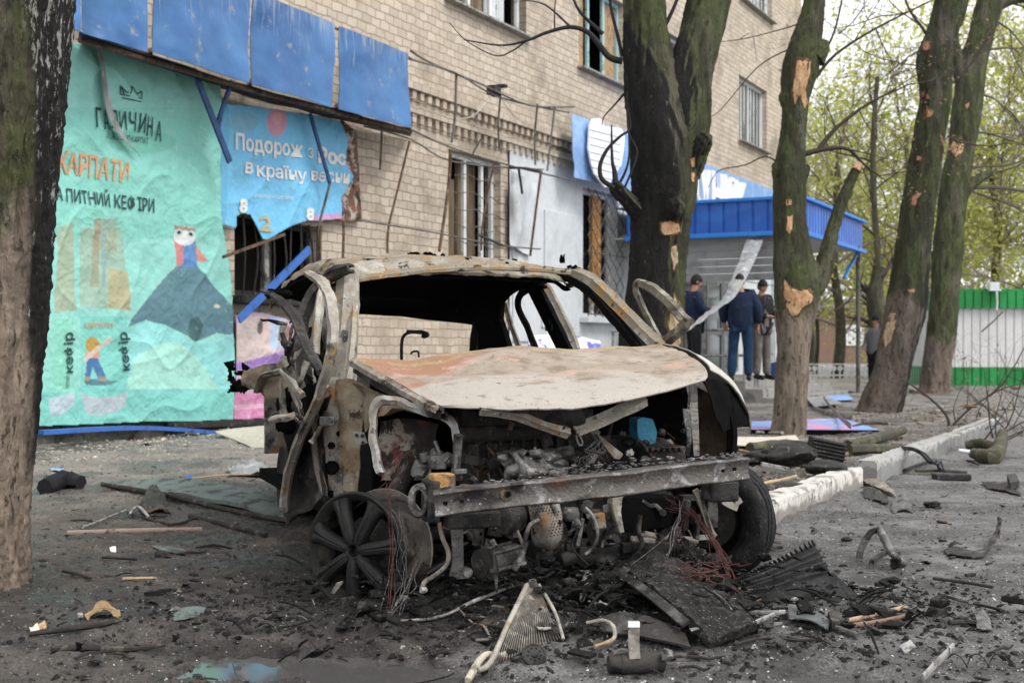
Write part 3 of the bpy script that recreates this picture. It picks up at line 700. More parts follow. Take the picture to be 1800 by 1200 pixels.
k = MB(); k.add([fw(-5.3, 13.51, .3), fw(SE+.3, 13.51, .3), fw(SE+.3, 13.51, -10.3), fw(-5.3, 13.51, -10.3)], [(0, 1, 2, 3)]); k.build('roof', M['concrete'], bld)
k = MB(); k.box(fw((S_W-5)/2, .29, -.03), .24, S_W+5, .60, Matrix(((FN.x, FU.x, 0), (FN.y, FU.y, 0), (0, 0, 1)))); k.build('plinth', M['plinth'], bld, bevel=.01)
FR = Matrix(((FU.x, FN.x, 0), (FU.y, FN.y, 0), (0, 0, 1)))      # local x along wall, y outward
# corbelled brick band above the ground floor
zb = FS(800, 200)[1]
k = MB(); sA, sB = FS(600, 400)[0], FS(1010, 300)[0]
zc = [FS(728, 138)[1], FS(1000, 262)[1]]
ztop = sum(zc)/2
k.box(fw((sA+sB)/2, ztop, .05), sB-sA, .12, .10, FR); k.box(fw((sA+sB)/2, ztop-.32, .04), sB-sA, .09, .10, FR)
s_ = sA
while s_ < sB:
    k.box(fw(s_, ztop-.115, .035), .10, .09, .12, FR); k.box(fw(s_+.02, ztop-.435, .03), .10, .07, .12, FR); s_ += .21
k.build('brick_cornice', M['brick'], bld)
# white cladding: seams, inset panels, pilaster
k = MB(); s0 = FS(948, 400)[0]; s1 = FS(1010, 400)[0]
def clad_panel(k, a, b, z0, z1, off=.045):
    k.box(fw((a+b)/2, (z0+z1)/2, off), b-a, .03, z1-z0, FR)
clad_panel(k, FS(953, 400)[0], FS(1010, 400)[0], FS(953, 480)[1], FS(953, 368)[1])
clad_panel(k, FS(948, 400)[0], FS(1005, 400)[0], FS(953, 575)[1], FS(953, 495)[1])
clad_panel(k, FS(897, 400)[0], FS(938, 400)[0], FS(900, 600)[1], FS(900, 330)[1])
k.build('cladding_panel', M['white'], bld, bevel=.006)
k = MB(); k.box(fw((wC[0]+wC[1])/2, wC[2]-.06, .10), wC[1]-wC[0]+.3, .22, .10, FR); k.build('window_sill', M['white'], bld, bevel=.006)
k = MB(); sp = FS(1092, 400)[0]; k.box(fw(sp, 1.6, .12), .22, .22, 3.2, FR); k.build('pilaster', M['white'], bld, bevel=.01)
k = MB(); sp = FS(1360, 500)[0]; 
for zz in (.9, 1.5, 2.1, 2.7): k.box(fw(sp-1.0, zz, .035), 7.5, .012, .02, FR)
k.build('cladding_seam', M['concrete'], bld)
k = MB(); sp = FS(1355, 500)[0]; k.tube([fw(sp, 0, .12), fw(sp, 3.9, .12)], .05, 12); k.build('downpipe', M['white'], bld, smooth=60)

def window(r, kind, mull=(.5,), depth=.16, panes=True, broken=0, sill=True, blind=True):
    a, b, c, d = r; fmat = {'upvc': M['frame'], 'wood': M['framewood'], 'blue': M['frameblue'], 'burnt': M['char']}[kind]
    k = MB(); w = .07; o_ = -depth
    k.box(fw((a+b)/2, c+w/2, o_), b-a, .06, w, FR); k.box(fw((a+b)/2, d-w/2, o_), b-a, .06, w, FR)
    for x in (a+w/2, b-w/2): k.box(fw(x, (c+d)/2, o_), w, .06, d-c-2*w, FR)
    for f in mull: k.box(fw(a+(b-a)*f, (c+d)/2, o_), w*1.1, .055, d-c-2*w, FR)
    wo_ = k.build('window', fmat, bld, bevel=.004)
    if panes:
        k = MB(); xs = [a+w]+[a+(b-a)*f for f in mull]+[b-w]
        for i in range(len(xs)-1):
            if broken & (1 << i): continue
            k.box(fw((xs[i]+xs[i+1])/2, (c+d)/2, o_-.01), xs[i+1]-xs[i]-w*.9, .008, d-c-2*w, FR)
        if k.v: k.build('pane', M['glass'], wo_)
    if sill:
        k = MB(); k.box(fw((a+b)/2, c-.02, .05), b-a+.16, .18, .03, FR); k.build('sill', M['whitemetal'], wo_)
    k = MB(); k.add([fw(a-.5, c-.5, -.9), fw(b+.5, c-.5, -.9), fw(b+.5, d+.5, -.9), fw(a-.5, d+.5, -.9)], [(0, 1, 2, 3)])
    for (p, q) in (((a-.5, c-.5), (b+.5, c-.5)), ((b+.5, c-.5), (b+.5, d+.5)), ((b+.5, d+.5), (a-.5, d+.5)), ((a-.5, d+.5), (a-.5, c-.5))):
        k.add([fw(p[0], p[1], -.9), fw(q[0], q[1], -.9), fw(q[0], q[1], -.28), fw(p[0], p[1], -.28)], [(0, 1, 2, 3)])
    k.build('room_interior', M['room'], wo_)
    return wo_
def curtain(r, f0, f1, parent, mat=None, dep=-.32, zf=(0, 1)):
    a, b, c, d = r; k = MB(); n = 40; rows = []
    for j in range(2):
        z = c+.02+(d-c-.04)*zf[j]; rows.append([fw(a+(b-a)*(f0+(f1-f0)*i/n), z, dep+.04*math.sin(i*1.3)+.02*MN.noise(V((i*.4, j, 1)))) for i in range(n+1)])
    k.patch(rows, 1, 1, .003); k.build('curtain', mat or M['curtain'], parent, smooth=60)
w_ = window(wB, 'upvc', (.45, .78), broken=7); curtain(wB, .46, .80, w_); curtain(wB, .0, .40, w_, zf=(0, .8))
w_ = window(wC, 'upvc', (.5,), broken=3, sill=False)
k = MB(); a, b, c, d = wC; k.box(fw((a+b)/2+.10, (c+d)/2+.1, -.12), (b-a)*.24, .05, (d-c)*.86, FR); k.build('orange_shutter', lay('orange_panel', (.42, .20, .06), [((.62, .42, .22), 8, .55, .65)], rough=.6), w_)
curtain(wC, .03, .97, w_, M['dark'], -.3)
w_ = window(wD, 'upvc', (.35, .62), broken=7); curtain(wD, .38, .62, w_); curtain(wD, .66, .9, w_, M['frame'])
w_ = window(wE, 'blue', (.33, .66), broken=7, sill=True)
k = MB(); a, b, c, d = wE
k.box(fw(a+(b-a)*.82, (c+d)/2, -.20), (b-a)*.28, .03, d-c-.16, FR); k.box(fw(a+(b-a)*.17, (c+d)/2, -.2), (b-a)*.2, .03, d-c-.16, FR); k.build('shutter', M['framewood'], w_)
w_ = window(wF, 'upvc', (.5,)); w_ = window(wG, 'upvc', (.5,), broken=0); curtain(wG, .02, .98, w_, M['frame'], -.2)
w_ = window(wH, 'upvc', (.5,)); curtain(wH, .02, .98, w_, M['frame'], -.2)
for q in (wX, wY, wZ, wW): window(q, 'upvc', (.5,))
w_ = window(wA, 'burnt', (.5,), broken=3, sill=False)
k = MB(); a, b, c, d = wA
k.box(fw(a+(b-a)*.42, (c+d)/2, -.1), .08, .06, d-c-.1, FR); k.build('post', lay('sooty_white_frame', (.35, .34, .31), [((.06, .055, .05), 6, .45, .6)]), w_)
k = MB()
for i in range(9):
    x = a+(b-a)*(i+.5)/9; k.tube([fw(x, c, .05), fw(x+.06*math.sin(i*2.1), (c+d)/2, .08), fw(x, d, .05)], .012, 6, 3)
k.build('window_grille', M['char'], w_)
# burnt ledge under the window
k = MB(); k.box(fw((a+b)/2, c-.05, .12), b-a+.3, .3, .09, FR); k.build('burnt_ledge', M['char'], w_, bevel=.01)

# lattice grille on window C (curved bars), thing-parts of the building
def grille(r, name, mat, off=.14, n=5, curved=True):
    a, b, c, d = r; k = MB(); a -= .02; b += .03; rr = .009
    for i in range(n):
        x0 = a+(b-a)*i/n; x1 = a+(b-a)*(i+1)/n; pr = []; pl = []
        for j in range(25):
            f = j/24; w = .5-.5*math.cos(f*math.pi*8)
            pr.append(fw(x0+(x1-x0)*w, c+(d-c)*f, off)); pl.append(fw(x1-(x1-x0)*w, c+(d-c)*f, off))
        k.tube(pr, rr, 5); k.tube(pl, rr, 5)
    for z in (c+.04, (c+d)/2, d-.04): k.tube([fw(a-.05, z, off+.01), fw(b+.12, z, off+.01)], .011, 6)
    return k.build(name, mat, bld)
grille(wC, 'window_grille', M['greyrod'])
# bent lattice on window B
k = MB(); a, b, c, d = wB
for i in range(7):
    z = c+(d-c)*(i+.5)/7
    k.tube([fw(a+(b-a)*t_, z+.03*math.sin(t_*14+i), .1+.05*math.sin(t_*5)) for t_ in [q/10 for q in range(11)]], .008, 5)
k.build('window_grille', M['greyrod'], bld)

# ------------------------------------------------------------------ printed banners as coloured sheets
def in_poly(X, Y, poly):
    inside = np.zeros(X.shape, bool); n = len(poly)
    for i in range(n):
        x1, y1 = poly[i]; x2, y2 = poly[(i+1) % n]
        if y1 == y2: continue
        c = ((y1 > Y) != (y2 > Y)) & (X < (x2-x1)*(Y-y1)/(y2-y1)+x1)
        inside ^= c
    return inside
def ell(cx, cy, rx, ry, n=24, a=0):
    return [(cx+rx*math.cos(t)*math.cos(a)-ry*math.sin(t)*math.sin(a), cy+rx*math.cos(t)*math.sin(a)+ry*math.sin(t)*math.cos(a)) for t in [2*math.pi*i/n for i in range(n)]]
def poster_disp(p, amp=.017):
    q = p*1.7; f1 = (1-abs(MN.noise(V((q.x*.5+q.z*.55, q.y*.5, q.z*.2)))))**9; f2 = (1-abs(MN.noise(V((q.x*.8-q.z*.6, q.y*.8+4, q.z*.5)))))**9
    return amp*(MN.noise(q)*1.6+.8*MN.noise(q*2.7)+.4*MN.noise(q*6.1)+.2*MN.noise(q*13)+1.3*f1+1.3*f2)
def banner(name, outline, base, shapes, off, label, amp=.017, step=1.6, bulge=None, holes=(), mat=None, parent=None):
    """outline/shapes in the photo's pixels, laid on a plane parallel to the facade at `off`"""
    xs = [p[0] for p in outline]; ys = [p[1] for p in outline]
    nx = int((max(xs)-min(xs))/step); ny = int((max(ys)-min(ys))/step)
    X, Y = np.meshgrid(np.linspace(min(xs), max(xs), nx+1), np.linspace(min(ys), max(ys), ny+1))
    XC, YC = (X[:-1, :-1]+X[1:, 1:])/2, (Y[:-1, :-1]+Y[1:, 1:])/2
    rng = np.random.RandomState(3)
    mask = in_poly(XC, YC, outline)
    for h in holes: mask &= ~in_poly(XC, YC, h)
    C = np.zeros(X.shape+(3,)); C[:] = base
    for (poly, col, alpha) in shapes:
        mk = in_poly(X, Y, poly); C[mk] = C[mk]*(1-alpha)+np.array(col)*alpha
    vs = []
    for i in range(ny+1):
        for j in range(nx+1):
            p = F(X[i, j], Y[i, j], off); d = poster_disp(p, amp)
            if bulge: d += bulge(X[i, j], Y[i, j])
            vs.append(p+FN*d)
    m = nx+1; idx = np.argwhere(mask)
    fs = [(i*m+j, (i+1)*m+j, (i+1)*m+j+1, i*m+j+1) for i, j in idx]
    used = sorted({v for f in fs for v in f}); mp = {v: n for n, v in enumerate(used)}
    k = MB(); k.add([vs[v] for v in used], [tuple(mp[v] for v in f) for f in fs])
    o = k.build(name, mat or M['poster'], parent, smooth=180)
    ca = o.data.color_attributes.new('Col', 'FLOAT_COLOR', 'POINT'); Cf = C.reshape(-1, 3)[used]
    arr = np.ones((len(used), 4), np.float32); arr[:, :3] = Cf; ca.data.foreach_set('color', arr.ravel())
    so = o.modifiers.new('thick', 'SOLIDIFY'); so.thickness = .006; so.offset = -1
    if label and parent is None: tag(o, label, 'poster')
    return o
FONT = bpy.data.fonts.load('<builtin>') if False else None
def text_mesh(s, bold=.0):
    cu = bpy.data.curves.new('txt', 'FONT'); cu.body = s; cu.size = 1; cu.offset = bold; cu.resolution_u = 3
    o = bpy.data.objects.new('txt', cu); COL.objects.link(o)
    dg = bpy.context.evaluated_depsgraph_get(); dg.update()
    me = bpy.data.meshes.new_from_object(o.evaluated_get(dg)); vs = [v.co.copy() for v in me.vertices]; fs = [tuple(p.vertices) for p in me.polygons]
    bpy.data.objects.remove(o); bpy.data.curves.remove(cu); bpy.data.meshes.remove(me); return vs, fs
def text_on(s, quad, off, mat, name='lettering', parent=None, bold=.0, amp=.017, lift=.01, bulge=None, arch=0, proj=None):
    """lettering filling the photo quad: tl, tr, br, bl"""
    vs, fs = text_mesh(s, bold); x0 = min(v.x for v in vs); x1 = max(v.x for v in vs); y0 = min(v.y for v in vs); y1 = max(v.y for v in vs)
    tl, tr, br, bl = [V(q) for q in quad]; out = []
    for v in vs:
        u = (v.x-x0)/(x1-x0); w = (v.y-y0)/(y1-y0)
        p = (bl.lerp(br, u)).lerp(tl.lerp(tr, u), w); py = p.y-arch*(1-(2*u-1)**2)
        if proj: q = proj(p.x, py)
        else:
            q = F(p.x, py, off); q = q+FN*(poster_disp(q, amp)+(bulge(p.x, py) if bulge else 0)+lift)
        out.append(q)
    k = MB(); k.add(out, fs); return k.build(name, mat, parent)
def ink(n, c): return lay(n, c, [((c[0]*.6+.06, c[1]*.6+.09, c[2]*.6+.08), 20, .62, .72)], rough=.6, bump=.2, var=.1)
I_dark = ink('dark_print', (.02, .05, .055)); I_or = ink('orange_print', (.62, .30, .16)); I_wh = ink('white_print', (.74, .74, .72))
aq = (.27, .60, .53)
def gb(x, y): return -.10*max(0, (y-600)/150)*0
teal_d = (.07, .14, .17)
sh = [([(60, 190), (420, 190), (420, 420), (60, 420)], (.19, .54, .45), .5),
      ([(230, 560), (262, 520), (300, 475), (322, 452), (340, 462), (372, 500), (411, 540), (411, 590), (380, 585), (345, 600), (300, 575), (255, 562), (225, 575)], (.085, .165, .22), .9),
      ([(210, 600), (250, 565), (290, 570), (330, 600), (370, 600), (411, 585), (411, 690), (200, 690)], (.28, .66, .66), .75),
      ([(215, 685), (235, 630), (270, 605), (310, 600), (345, 625), (385, 680), (385, 684)], (.40, .70, .56), .7),
      ([(60, 683), (411, 683), (411, 740), (60, 750)], (.17, .52, .46), .7),
      # the two cartons
      ([(100, 400), (128, 390), (134, 545), (95, 550)], (.42, .28, .12), .5), ([(140, 400), (215, 400), (228, 545), (140, 540)], (.36, .30, .17), .45),
      ([(166, 385), (206, 385), (206, 440), (166, 440)], (.34, .28, .17), .5), ([(178, 400), (184, 400), (184, 505), (178, 505)], (.24, .38, .38), .8),
      ([(190, 470), (225, 480), (228, 548), (188, 540)], (.45, .32, .15), .6), ([(165, 385), (176, 385), (172, 505), (160, 505)], (.30, .20, .12), .5),
      ([(142, 555), (222, 555), (222, 690), (142, 690)], (.15, .52, .45), .6), ([(95, 560), (130, 560), (130, 690), (92, 690)], (.22, .58, .42), .6),
      ([(141, 690), (165, 698), (195, 697), (222, 688), (218, 712), (200, 724), (170, 731), (150, 726)], (.42, .45, .50), .9),
      ([(86, 700), (130, 688), (128, 712), (110, 727), (88, 733)], (.46, .54, .60), .9),
      (ell(250, 250, 60, 20), (.10, .42, .30), .4),
      # a plain stand-in for the printed figure and bird
      (ell(163, 606, 12, 14), (.42, .26, .05), .95), ([(150, 618), (175, 618), (176, 630), (152, 630)], (.60, .26, .18), .9),
      ([(153, 630), (173, 630), (184, 664), (172, 666), (164, 645), (157, 666), (148, 664)], (.05, .13, .32), .95),
      ([(145, 631), (192, 590), (197, 597), (150, 638)], (.60, .50, .42), .85), ([(148, 665), (205, 670), (180, 678), (150, 676)], (.06, .12, .2), .8),
      ([(148, 661), (156, 661), (158, 670), (148, 670)], (.4, .25, .15), .9), ([(172, 661), (184, 661), (184, 670), (172, 670)], (.4, .25, .15), .9),
      ([(306, 420), (341, 420), (345, 470), (309, 468)], (.10, .23, .50), .9), ([(306, 422), (319, 430), (320, 464), (307, 468)], (.62, .20, .17), .9),
      ([(341, 428), (366, 460), (345, 460)], (.62, .20, .17), .9), (ell(323, 415, 18, 17), (.70, .70, .68), .95), ([(305, 396), (341, 402), (342, 408), (305, 403)], (.35, .18, .12), .9),
      (ell(313, 409, 6.5, 6.5), (.40, .55, .55), .9), (ell(333, 412, 6.5, 6.5), (.40, .55, .55), .9), (ell(313, 409, 3, 3.4), (.02, .03, .03), 1), (ell(333, 412, 3, 3.4), (.02, .03, .03), 1),
      (ell(341, 578, 13, 22), (.04, .10, .10), .85), (ell(380, 538, 5, 4), (.6, .55, .42), .9)]
gout = [(-70, 70), (145, 77), (265, 108), (386, 137), (385, 260), (387, 380), (404, 470), (411, 560), (412, 737), (330, 741), (250, 741), (170, 745), (86, 748), (-70, 755)]
post = banner('advertising_banner', gout, aq, sh, .18, 'big crumpled turquoise dairy banner printed with a dark hill and bird, nearest the left tree')
bp_ = post
def on_post(s, quad, mat, bold=.01, arch=0): 
    o = text_on(s, quad, .18, mat, 'lettering', post, bold, arch=arch, lift=.012); return o
def letters_row(s, pts, mat, w, h, bold, tilt=0):
    pass
# brand arc: letter by letter
wd = 'ГАЛИЧИНА'; cx = [(170, 207), (184, 211), (200, 210), (214, 212), (230, 214), (246, 217), (260, 223), (277, 231)]
for ch, (x, y) in zip(wd, cx):
    t_ = (x-222)/55; dx = t_*2.2; hh = 17+abs(t_)*1.5
    on_post(ch, [(x-5.5+dx*.6, y-hh), (x+5.5+dx*.6, y-hh+1.5), (x+5.5-dx*.6, y+hh), (x-5.5-dx*.6, y+hh-1.5)], I_dark, .012)
on_post('З ЛЮБОВ’Ю КАРПАТ', [(186, 232), (258, 243), (256, 254), (184, 243)], I_dark, 0)
on_post('КАРПАТИ', [(104, 262), (225, 285), (224, 322), (103, 303)], I_or, .02)
on_post('НА ПИТНИЙ КЕФІРИ', [(84, 320), (269, 343), (269, 376), (84, 352)], I_dark, .01)
on_post('кефір', [(111, 655), (109, 585), (132, 583), (130, 655)], I_dark, .02)
on_post('кефір', [(208, 652), (203, 584), (226, 583), (228, 650)], I_dark, .02)
on_post('ПИТНИЙ', [(112, 682), (112, 660), (120, 660), (120, 682)], I_dark, 0); on_post('КАРПАТИ', [(149, 566), (195, 567), (195, 577), (149, 576)], I_or, .01)
# crown outline printed over the brand
k = MB()
def line_on(k, pts, w, off=.18, lift=.012):
    for a_, b_ in zip(pts[:-1], pts[1:]):
        a_, b_ = V(a_), V(b_); n_ = (b_-a_).normalized(); n_ = V((-n_.y, n_.x))*w
        q = [F(*(p), off) for p in (a_-n_, a_+n_, b_+n_, b_-n_)]; k.add([p+FN*(poster_disp(p)+lift) for p in q], [(0, 1, 2, 3)])
for pl in ([(212, 172), (242, 180)], [(209, 166), (244, 174)], [(209, 166), (208, 152), (218, 163)], [(219, 165), (228, 152), (237, 168)], [(236, 166), (247, 161), (245, 174)], [(228, 154), (224, 166)], [(210, 155), (215, 166)]): line_on(k, pl, .9)
k.build('crown_print', I_dark, post)
# the long tear in the banner: a curled grey lip
k = MB(); k.patch([[F(174, 90, .27), F(182, 165, .27), F(200, 225, .27), F(246, 273, .24)], [F(180, 95, .23), F(192, 165, .24), F(208, 220, .24), F(247, 276, .23)]], 6, 3, .004, .01, 9); k.build('torn_lip', M['sheet'], post, smooth=40)

# blue banner
bout = [(388, 183), (440, 186), (500, 195), (560, 204), (598, 213), (612, 245), (607, 290), (622, 310), (600, 345), (601, 385), (560, 388), (540, 388), (505, 400), (470, 422), (462, 420), (448, 392), (440, 377), (425, 375), (417, 380), (415, 401), (395, 396), (386, 398), (384, 260)]
bb = (.18, .52, .80)
bsh = [(ell(487, 215, 17, 25, a=.1), (.72, .28, .36), .85), (ell(487, 208, 9, 12), (.8, .42, .48), .7),
       ([(540, 380), (603, 374), (603, 388), (540, 390)], (.75, .25, .45), .7), (ell(425, 215, 30, 18), (.22, .38, .42), .5), ([(384, 180), (400, 184), (398, 398), (384, 398)], (.12, .36, .58), .5)]
ban2 = banner('advertising_banner', bout, bb, bsh, .14, 'torn sky blue spring banner with white lettering above the burnt window', amp=.012)
def on2(s, quad, mat, bold=.01): return text_on(s, quad, .14, mat, 'lettering', ban2, bold, amp=.012, lift=.012)
on2('Подорож', [(411, 233), (531, 250), (531, 285), (411, 271)], I_wh, .03); on2('з', [(539, 259), (549, 260), (549, 279), (539, 278)], I_wh, .02)
on2('Рос', [(558, 257), (608, 266), (606, 292), (557, 287)], I_wh, .05)
on2('в', [(428, 285), (442, 286), (442, 306), (428, 305)], I_wh, .02); on2('країну', [(449, 284), (538, 296), (538, 325), (449, 317)], I_wh, .022)
on2('весни', [(545, 300), (613, 306), (611, 324), (545, 318)], I_wh, .022)
on2('ШОКОЛАДНА ПОДОРОЖ', [(444, 341), (514, 346), (514, 353), (444, 348)], I_wh, 0)
on2('8', [(419, 349), (434, 350), (434, 375), (419, 374)], I_wh, .06); on2('8', [(537, 364), (551, 365), (551, 388), (537, 387)], I_wh, .06)
on2('2', [(455, 380), (475, 380), (475, 408), (455, 406)], ink('gold_print', (.5, .4, .2)), .02)
# burnt board behind its torn right edge
k = MB(); k.patch([[F(600, 210, .08), F(618, 225, .1), F(626, 235, .08)], [F(590, 300, .08), F(618, 300, .1), F(632, 310, .08)], [F(560, 388, .08), F(605, 388, .1), F(636, 390, .08)]], 6, 8, .02, .02, 9)
o = k.build('backing_board', lay('torn_brown_board', (.16, .09, .06), [((.5, .46, .4), 7, .5, .58), ((.3, .1, .06), 9, .55, .62), ((.04, .03, .025), 6, .5, .6)], bump=.8), smooth=40); tag(o, 'torn brown backing board showing past the right edge of the blue banner', 'board')
# lower banner fragment behind the car's left side
lout = [(414, 555), (440, 548), (475, 552), (500, 560), (520, 575), (520, 640), (498, 690), (492, 735), (413, 737), (414, 640)]
lsh = [(ell(450, 600, 45, 45), (.62, .50, .46), .9), ([(474, 553), (500, 560), (505, 610), (474, 615)], (.40, .52, .70), .9), ([(410, 640), (440, 632), (475, 622), (520, 612), (520, 650), (412, 650)], (.30, .17, .50), .9),
       (ell(455, 575, 6, 12), (.08, .07, .08), .9), ([(412, 690), (520, 690), (520, 738), (412, 738)], (.60, .20, .38), .85), ([(412, 712), (520, 706), (520, 714), (412, 720)], (.7, .45, .55), .7), (ell(500, 590, 12, 18), (.35, .16, .08), .8)]
ban3 = banner('advertising_banner', lout, (.50, .36, .48), lsh, .14, 'lower banner remnant with pink and purple print beside the wreck', amp=.02)

# ------------------------------------------------------------------ blue fascia over the shop
fas = thing('shop_fascia', F(600, 300, .5), 'row of bent blue metal fascia panels along the top of the shop', 'fascia')
FO = .75
for i, q in enumerate([[(-60, -160), (142, -60), (143, 57), (-60, -10)], [(142, -70), (263, -30), (262, 92), (143, 57)], [(270, -30), (441, -12), (437, 148), (265, 90)], [(441, -18), (592, 43), (588, 189), (440, 148)], [(596, 45), (720, 95), (723, 226), (593, 191)]]):
    if i == 1: q = [(142, -90), (266, -30), (262, 92), (143, 57)]
    k = MB(); tl, tr, br, bl = [V(p) for p in q]; g_ = V((2.2, .8)); tl += g_; bl += g_; tr -= g_; br -= g_; rows = []
    for a_ in (0, .5, 1):
        row = []
        for b_ in (0, .33, .66, 1):
            p = tl.lerp(tr, b_).lerp(bl.lerp(br, b_), a_); bow = .07*math.sin(b_*math.pi)*(.3+.7*a_)+(.14*a_ if b_ == 1 else 0)-(.05 if b_ == 0 else 0)
            row.append(F(p.x, p.y, FO+bow))
        rows.append(row)
    k.patch(rows, 8, 10, .012, .035, 1.6, seed=i); k.build('panel', M['fascia'], fas, smooth=40)
k = MB()
k.tube([F(140, 70, .55), F(440, 158, .55), F(722, 232, .55)], .03, 6); k.tube([F(488, 8, .5), F(722, 104, .5)], .02, 6)
for x, y in ((265, 95), (440, 150), (592, 192)): k.tube([F(x, y, .55), F(x, y-8, .0)], .02, 6)
k.build('support_rail', M['rustrod'], fas)
k = MB(); k.patch([[F(145, 62, .6), F(440, 152, .6), F(722, 227, .6)], [F(145, 78, .05), F(440, 172, .05), F(722, 240, .05)]], 8, 2, .01, .02, 3); k.build('soffit', M['dark'], fas, smooth=30)

# rods of the ruined awning frame
awn = thing('awning_frame', F(900, 300, .5), 'bent rusty frame of a lost awning hanging along the brick wall', 'metal frame')
def rods(name, lst, mat, parent=awn):
    k = MB()
    for r_, pts in lst: k.tube([F(*p) for p in pts], r_, 6, 4)
    return k.build(name, mat, parent, smooth=60)
rods('long_rail', [(.016, [(722, 90, .55), (760, 112, .5), (850, 150, .55), (930, 185, .5), (1010, 188, .55)]), (.014, [(722, 105, .5), (800, 128, .55), (880, 172, .5), (1000, 198, .5)]),
    (.014, [(722, 228, .6), (800, 262, .6), (900, 292, .6), (1010, 318, .5)]), (.012, [(640, 222, .5), (722, 245, .5), (800, 285, .4), (955, 298, .5)]), (.012, [(636, 388, .5), (760, 408, .45), (870, 430, .45), (950, 438, .45)])], M['greyrod'])
for lst in ([(.018, [(802, 130, .5), (800, 200, .5), (794, 250, .5)])], [(.016, [(880, 165, .5), (876, 220, .5), (878, 265, .5)])], [(.016, [(945, 183, .5), (940, 240, .5), (941, 290, .5)])], [(.016, [(975, 190, .5), (968, 250, .5), (962, 300, .5)])]):
    rods('hanging_rod', lst, M['greyrod'])
for lst in ([(.022, [(792, 262, .5), (788, 330, .45), (772, 442, .45)])], [(.016, [(720, 248, .5), (700, 330, .4), (683, 400, .4), (681, 445, .4)])], [(.016, [(868, 290, .5), (850, 380, .45), (846, 440, .45)])], [(.02, [(951, 302, .5), (942, 370, .45), (932, 450, .4)])],
            [(.014, [(672, 218, .5), (670, 262, .5), (668, 298, .5)])], [(.018, [(604, 388, .3), (604, 420, .3), (602, 475, .3)])], [(.02, [(565, 390, .25), (562, 440, .25), (566, 500, .25)])]):
    rods('upright_rod', lst, M['rustrod'])
rods('scaffold_arm', [(.02, [(895, 295, .5), (925, 296, .7), (952, 302, .5)]), (.02, [(912, 298, .7), (918, 340, .6)]), (.022, [(840, 412, .6), (885, 432, .6)]), (.012, [(830, 272, .6), (845, 245, .6)])], M['char'])
o = rods('hanging_cable', [(.008, [(800, 210, .5), (830, 205, .5), (850, 185, .5), (862, 168, .45)]), (.008, [(885, 180, .4), (905, 205, .45), (930, 218, .45), (965, 205, .45), (975, 190, .4)]), (.006, [(722, 172, .3), (760, 190, .3), (805, 208, .3)])], lay('pale_cable', (.42, .40, .36), [], bump=0), None); tag(o, 'pale electric cables looping from the ledge above the small window', 'cable')
k = MB(); k.box(F(868, 160, .45), .22, .14, .14, FR); k.box(F(880, 152, .45), .10, .2, .05, FR); o = k.build('floodlight', M['char'], bevel=.01); tag(o, 'small black floodlight hanging on the ledge above the window', 'lamp')
# bars over the burnt window and blue struts
def bar(name, pts, w, mat, label, cat='metal bar', t=.025):
    k = MB(); k.sweep([(-w/2, -t/2), (w/2, -t/2), (w/2, t/2), (-w/2, t/2)], [F(*p) for p in pts], FN); o = k.build(name, mat); tag(o, label, cat); return o
bar('metal_strip', [(342, 126, .45), (404, 285, .45)], .075, M['bluedark'], 'dark blue steel strip hanging at a slant over the right edge of the turquoise banner')
bar('metal_strip', [(408, 142, .5), (382, 218, .42)], .05, M['bluedark'], 'short blue strut leaning against the top corner of the turquoise banner')
bar('metal_strip', [(140, 66, .42), (345, 130, .42)], .10, M['bluedark'], 'dark blue rail running along the top of the turquoise banner')
bar('metal_strip', [(544, 438, .5), (420, 562, .5)], .09, M['bluepaint'], 'bright blue steel bar slanting across the burnt window')
bar('metal_strip', [(545, 200, .3), (580, 322, .3)], .05, M['bluedark'], 'thin dark strip hanging over the lettering of the sky blue banner')
bar('metal_strip', [(580, 322, .3), (560, 398, .3)], .022, M['greyrod'], 'thin grey wire strip below the lettering of the sky blue banner')
bar('metal_bar', [(392, 452, .35), (500, 412, .35)], .03, M['rustrod'], 'thin brown bar crossing the burnt window under the torn banner')
k = MB(); k.sweep([(-.05, -.02), (.05, -.02), (.05, .02), (-.05, .02)], [F(70, 760, .42), F(270, 752, .42), F(466, 770, .46)], UPV, 5); o = k.build('metal_rail', M['bluepaint']); tag(o, 'long bent blue rail below the turquoise banner', 'metal rail')
k = MB(); k.sweep([(-.05, -.03), (.05, -.03), (.05, .03), (-.05, .03)], [F(300, 748, .2), F(490, 740, .2)], UPV); o = k.build('wooden_batten', M['burntwood']); tag(o, 'brown wooden batten under the bottom edges of the banners', 'batten')

# blue sign with white shapes beside the central tree
sg = thing('shop_sign', F(1060, 270, .3), 'faded blue hanging sign with a big white rounded shape left of the central tree', 'sign')
k = MB(); k.patch([[F(1006, 200, .35), F(1060, 218, .4), F(1110, 232, .35)], [F(1007, 255, .4), F(1060, 272, .42), F(1112, 285, .38)], [F(1010, 312, .38), F(1062, 325, .36), F(1112, 340, .3)]], 6, 6, .01, .015, 4); k.build('board', M['signblue'], sg, smooth=40)
k = MB(); k.prism([F(x, y, .48) for x, y in [(1034, 222), (1040, 209), (1053, 208), (1060, 222), (1075, 224), (1090, 226), (1096, 240), (1094, 262), (1090, 290), (1080, 305), (1070, 322), (1062, 330), (1052, 318), (1042, 305), (1036, 285), (1032, 262)]], FN*.03); k.build('white_shape', M['signwhite'], sg)
k = MB()
for y in range(228, 318, 13): k.sweep([(-.003, -.003), (.003, -.003), (.003, .003), (-.003, .003)], [F(1037, y, .515), F(1090, y+14, .515)], FN)
k.build('thin_line', M['greyrod'], sg)

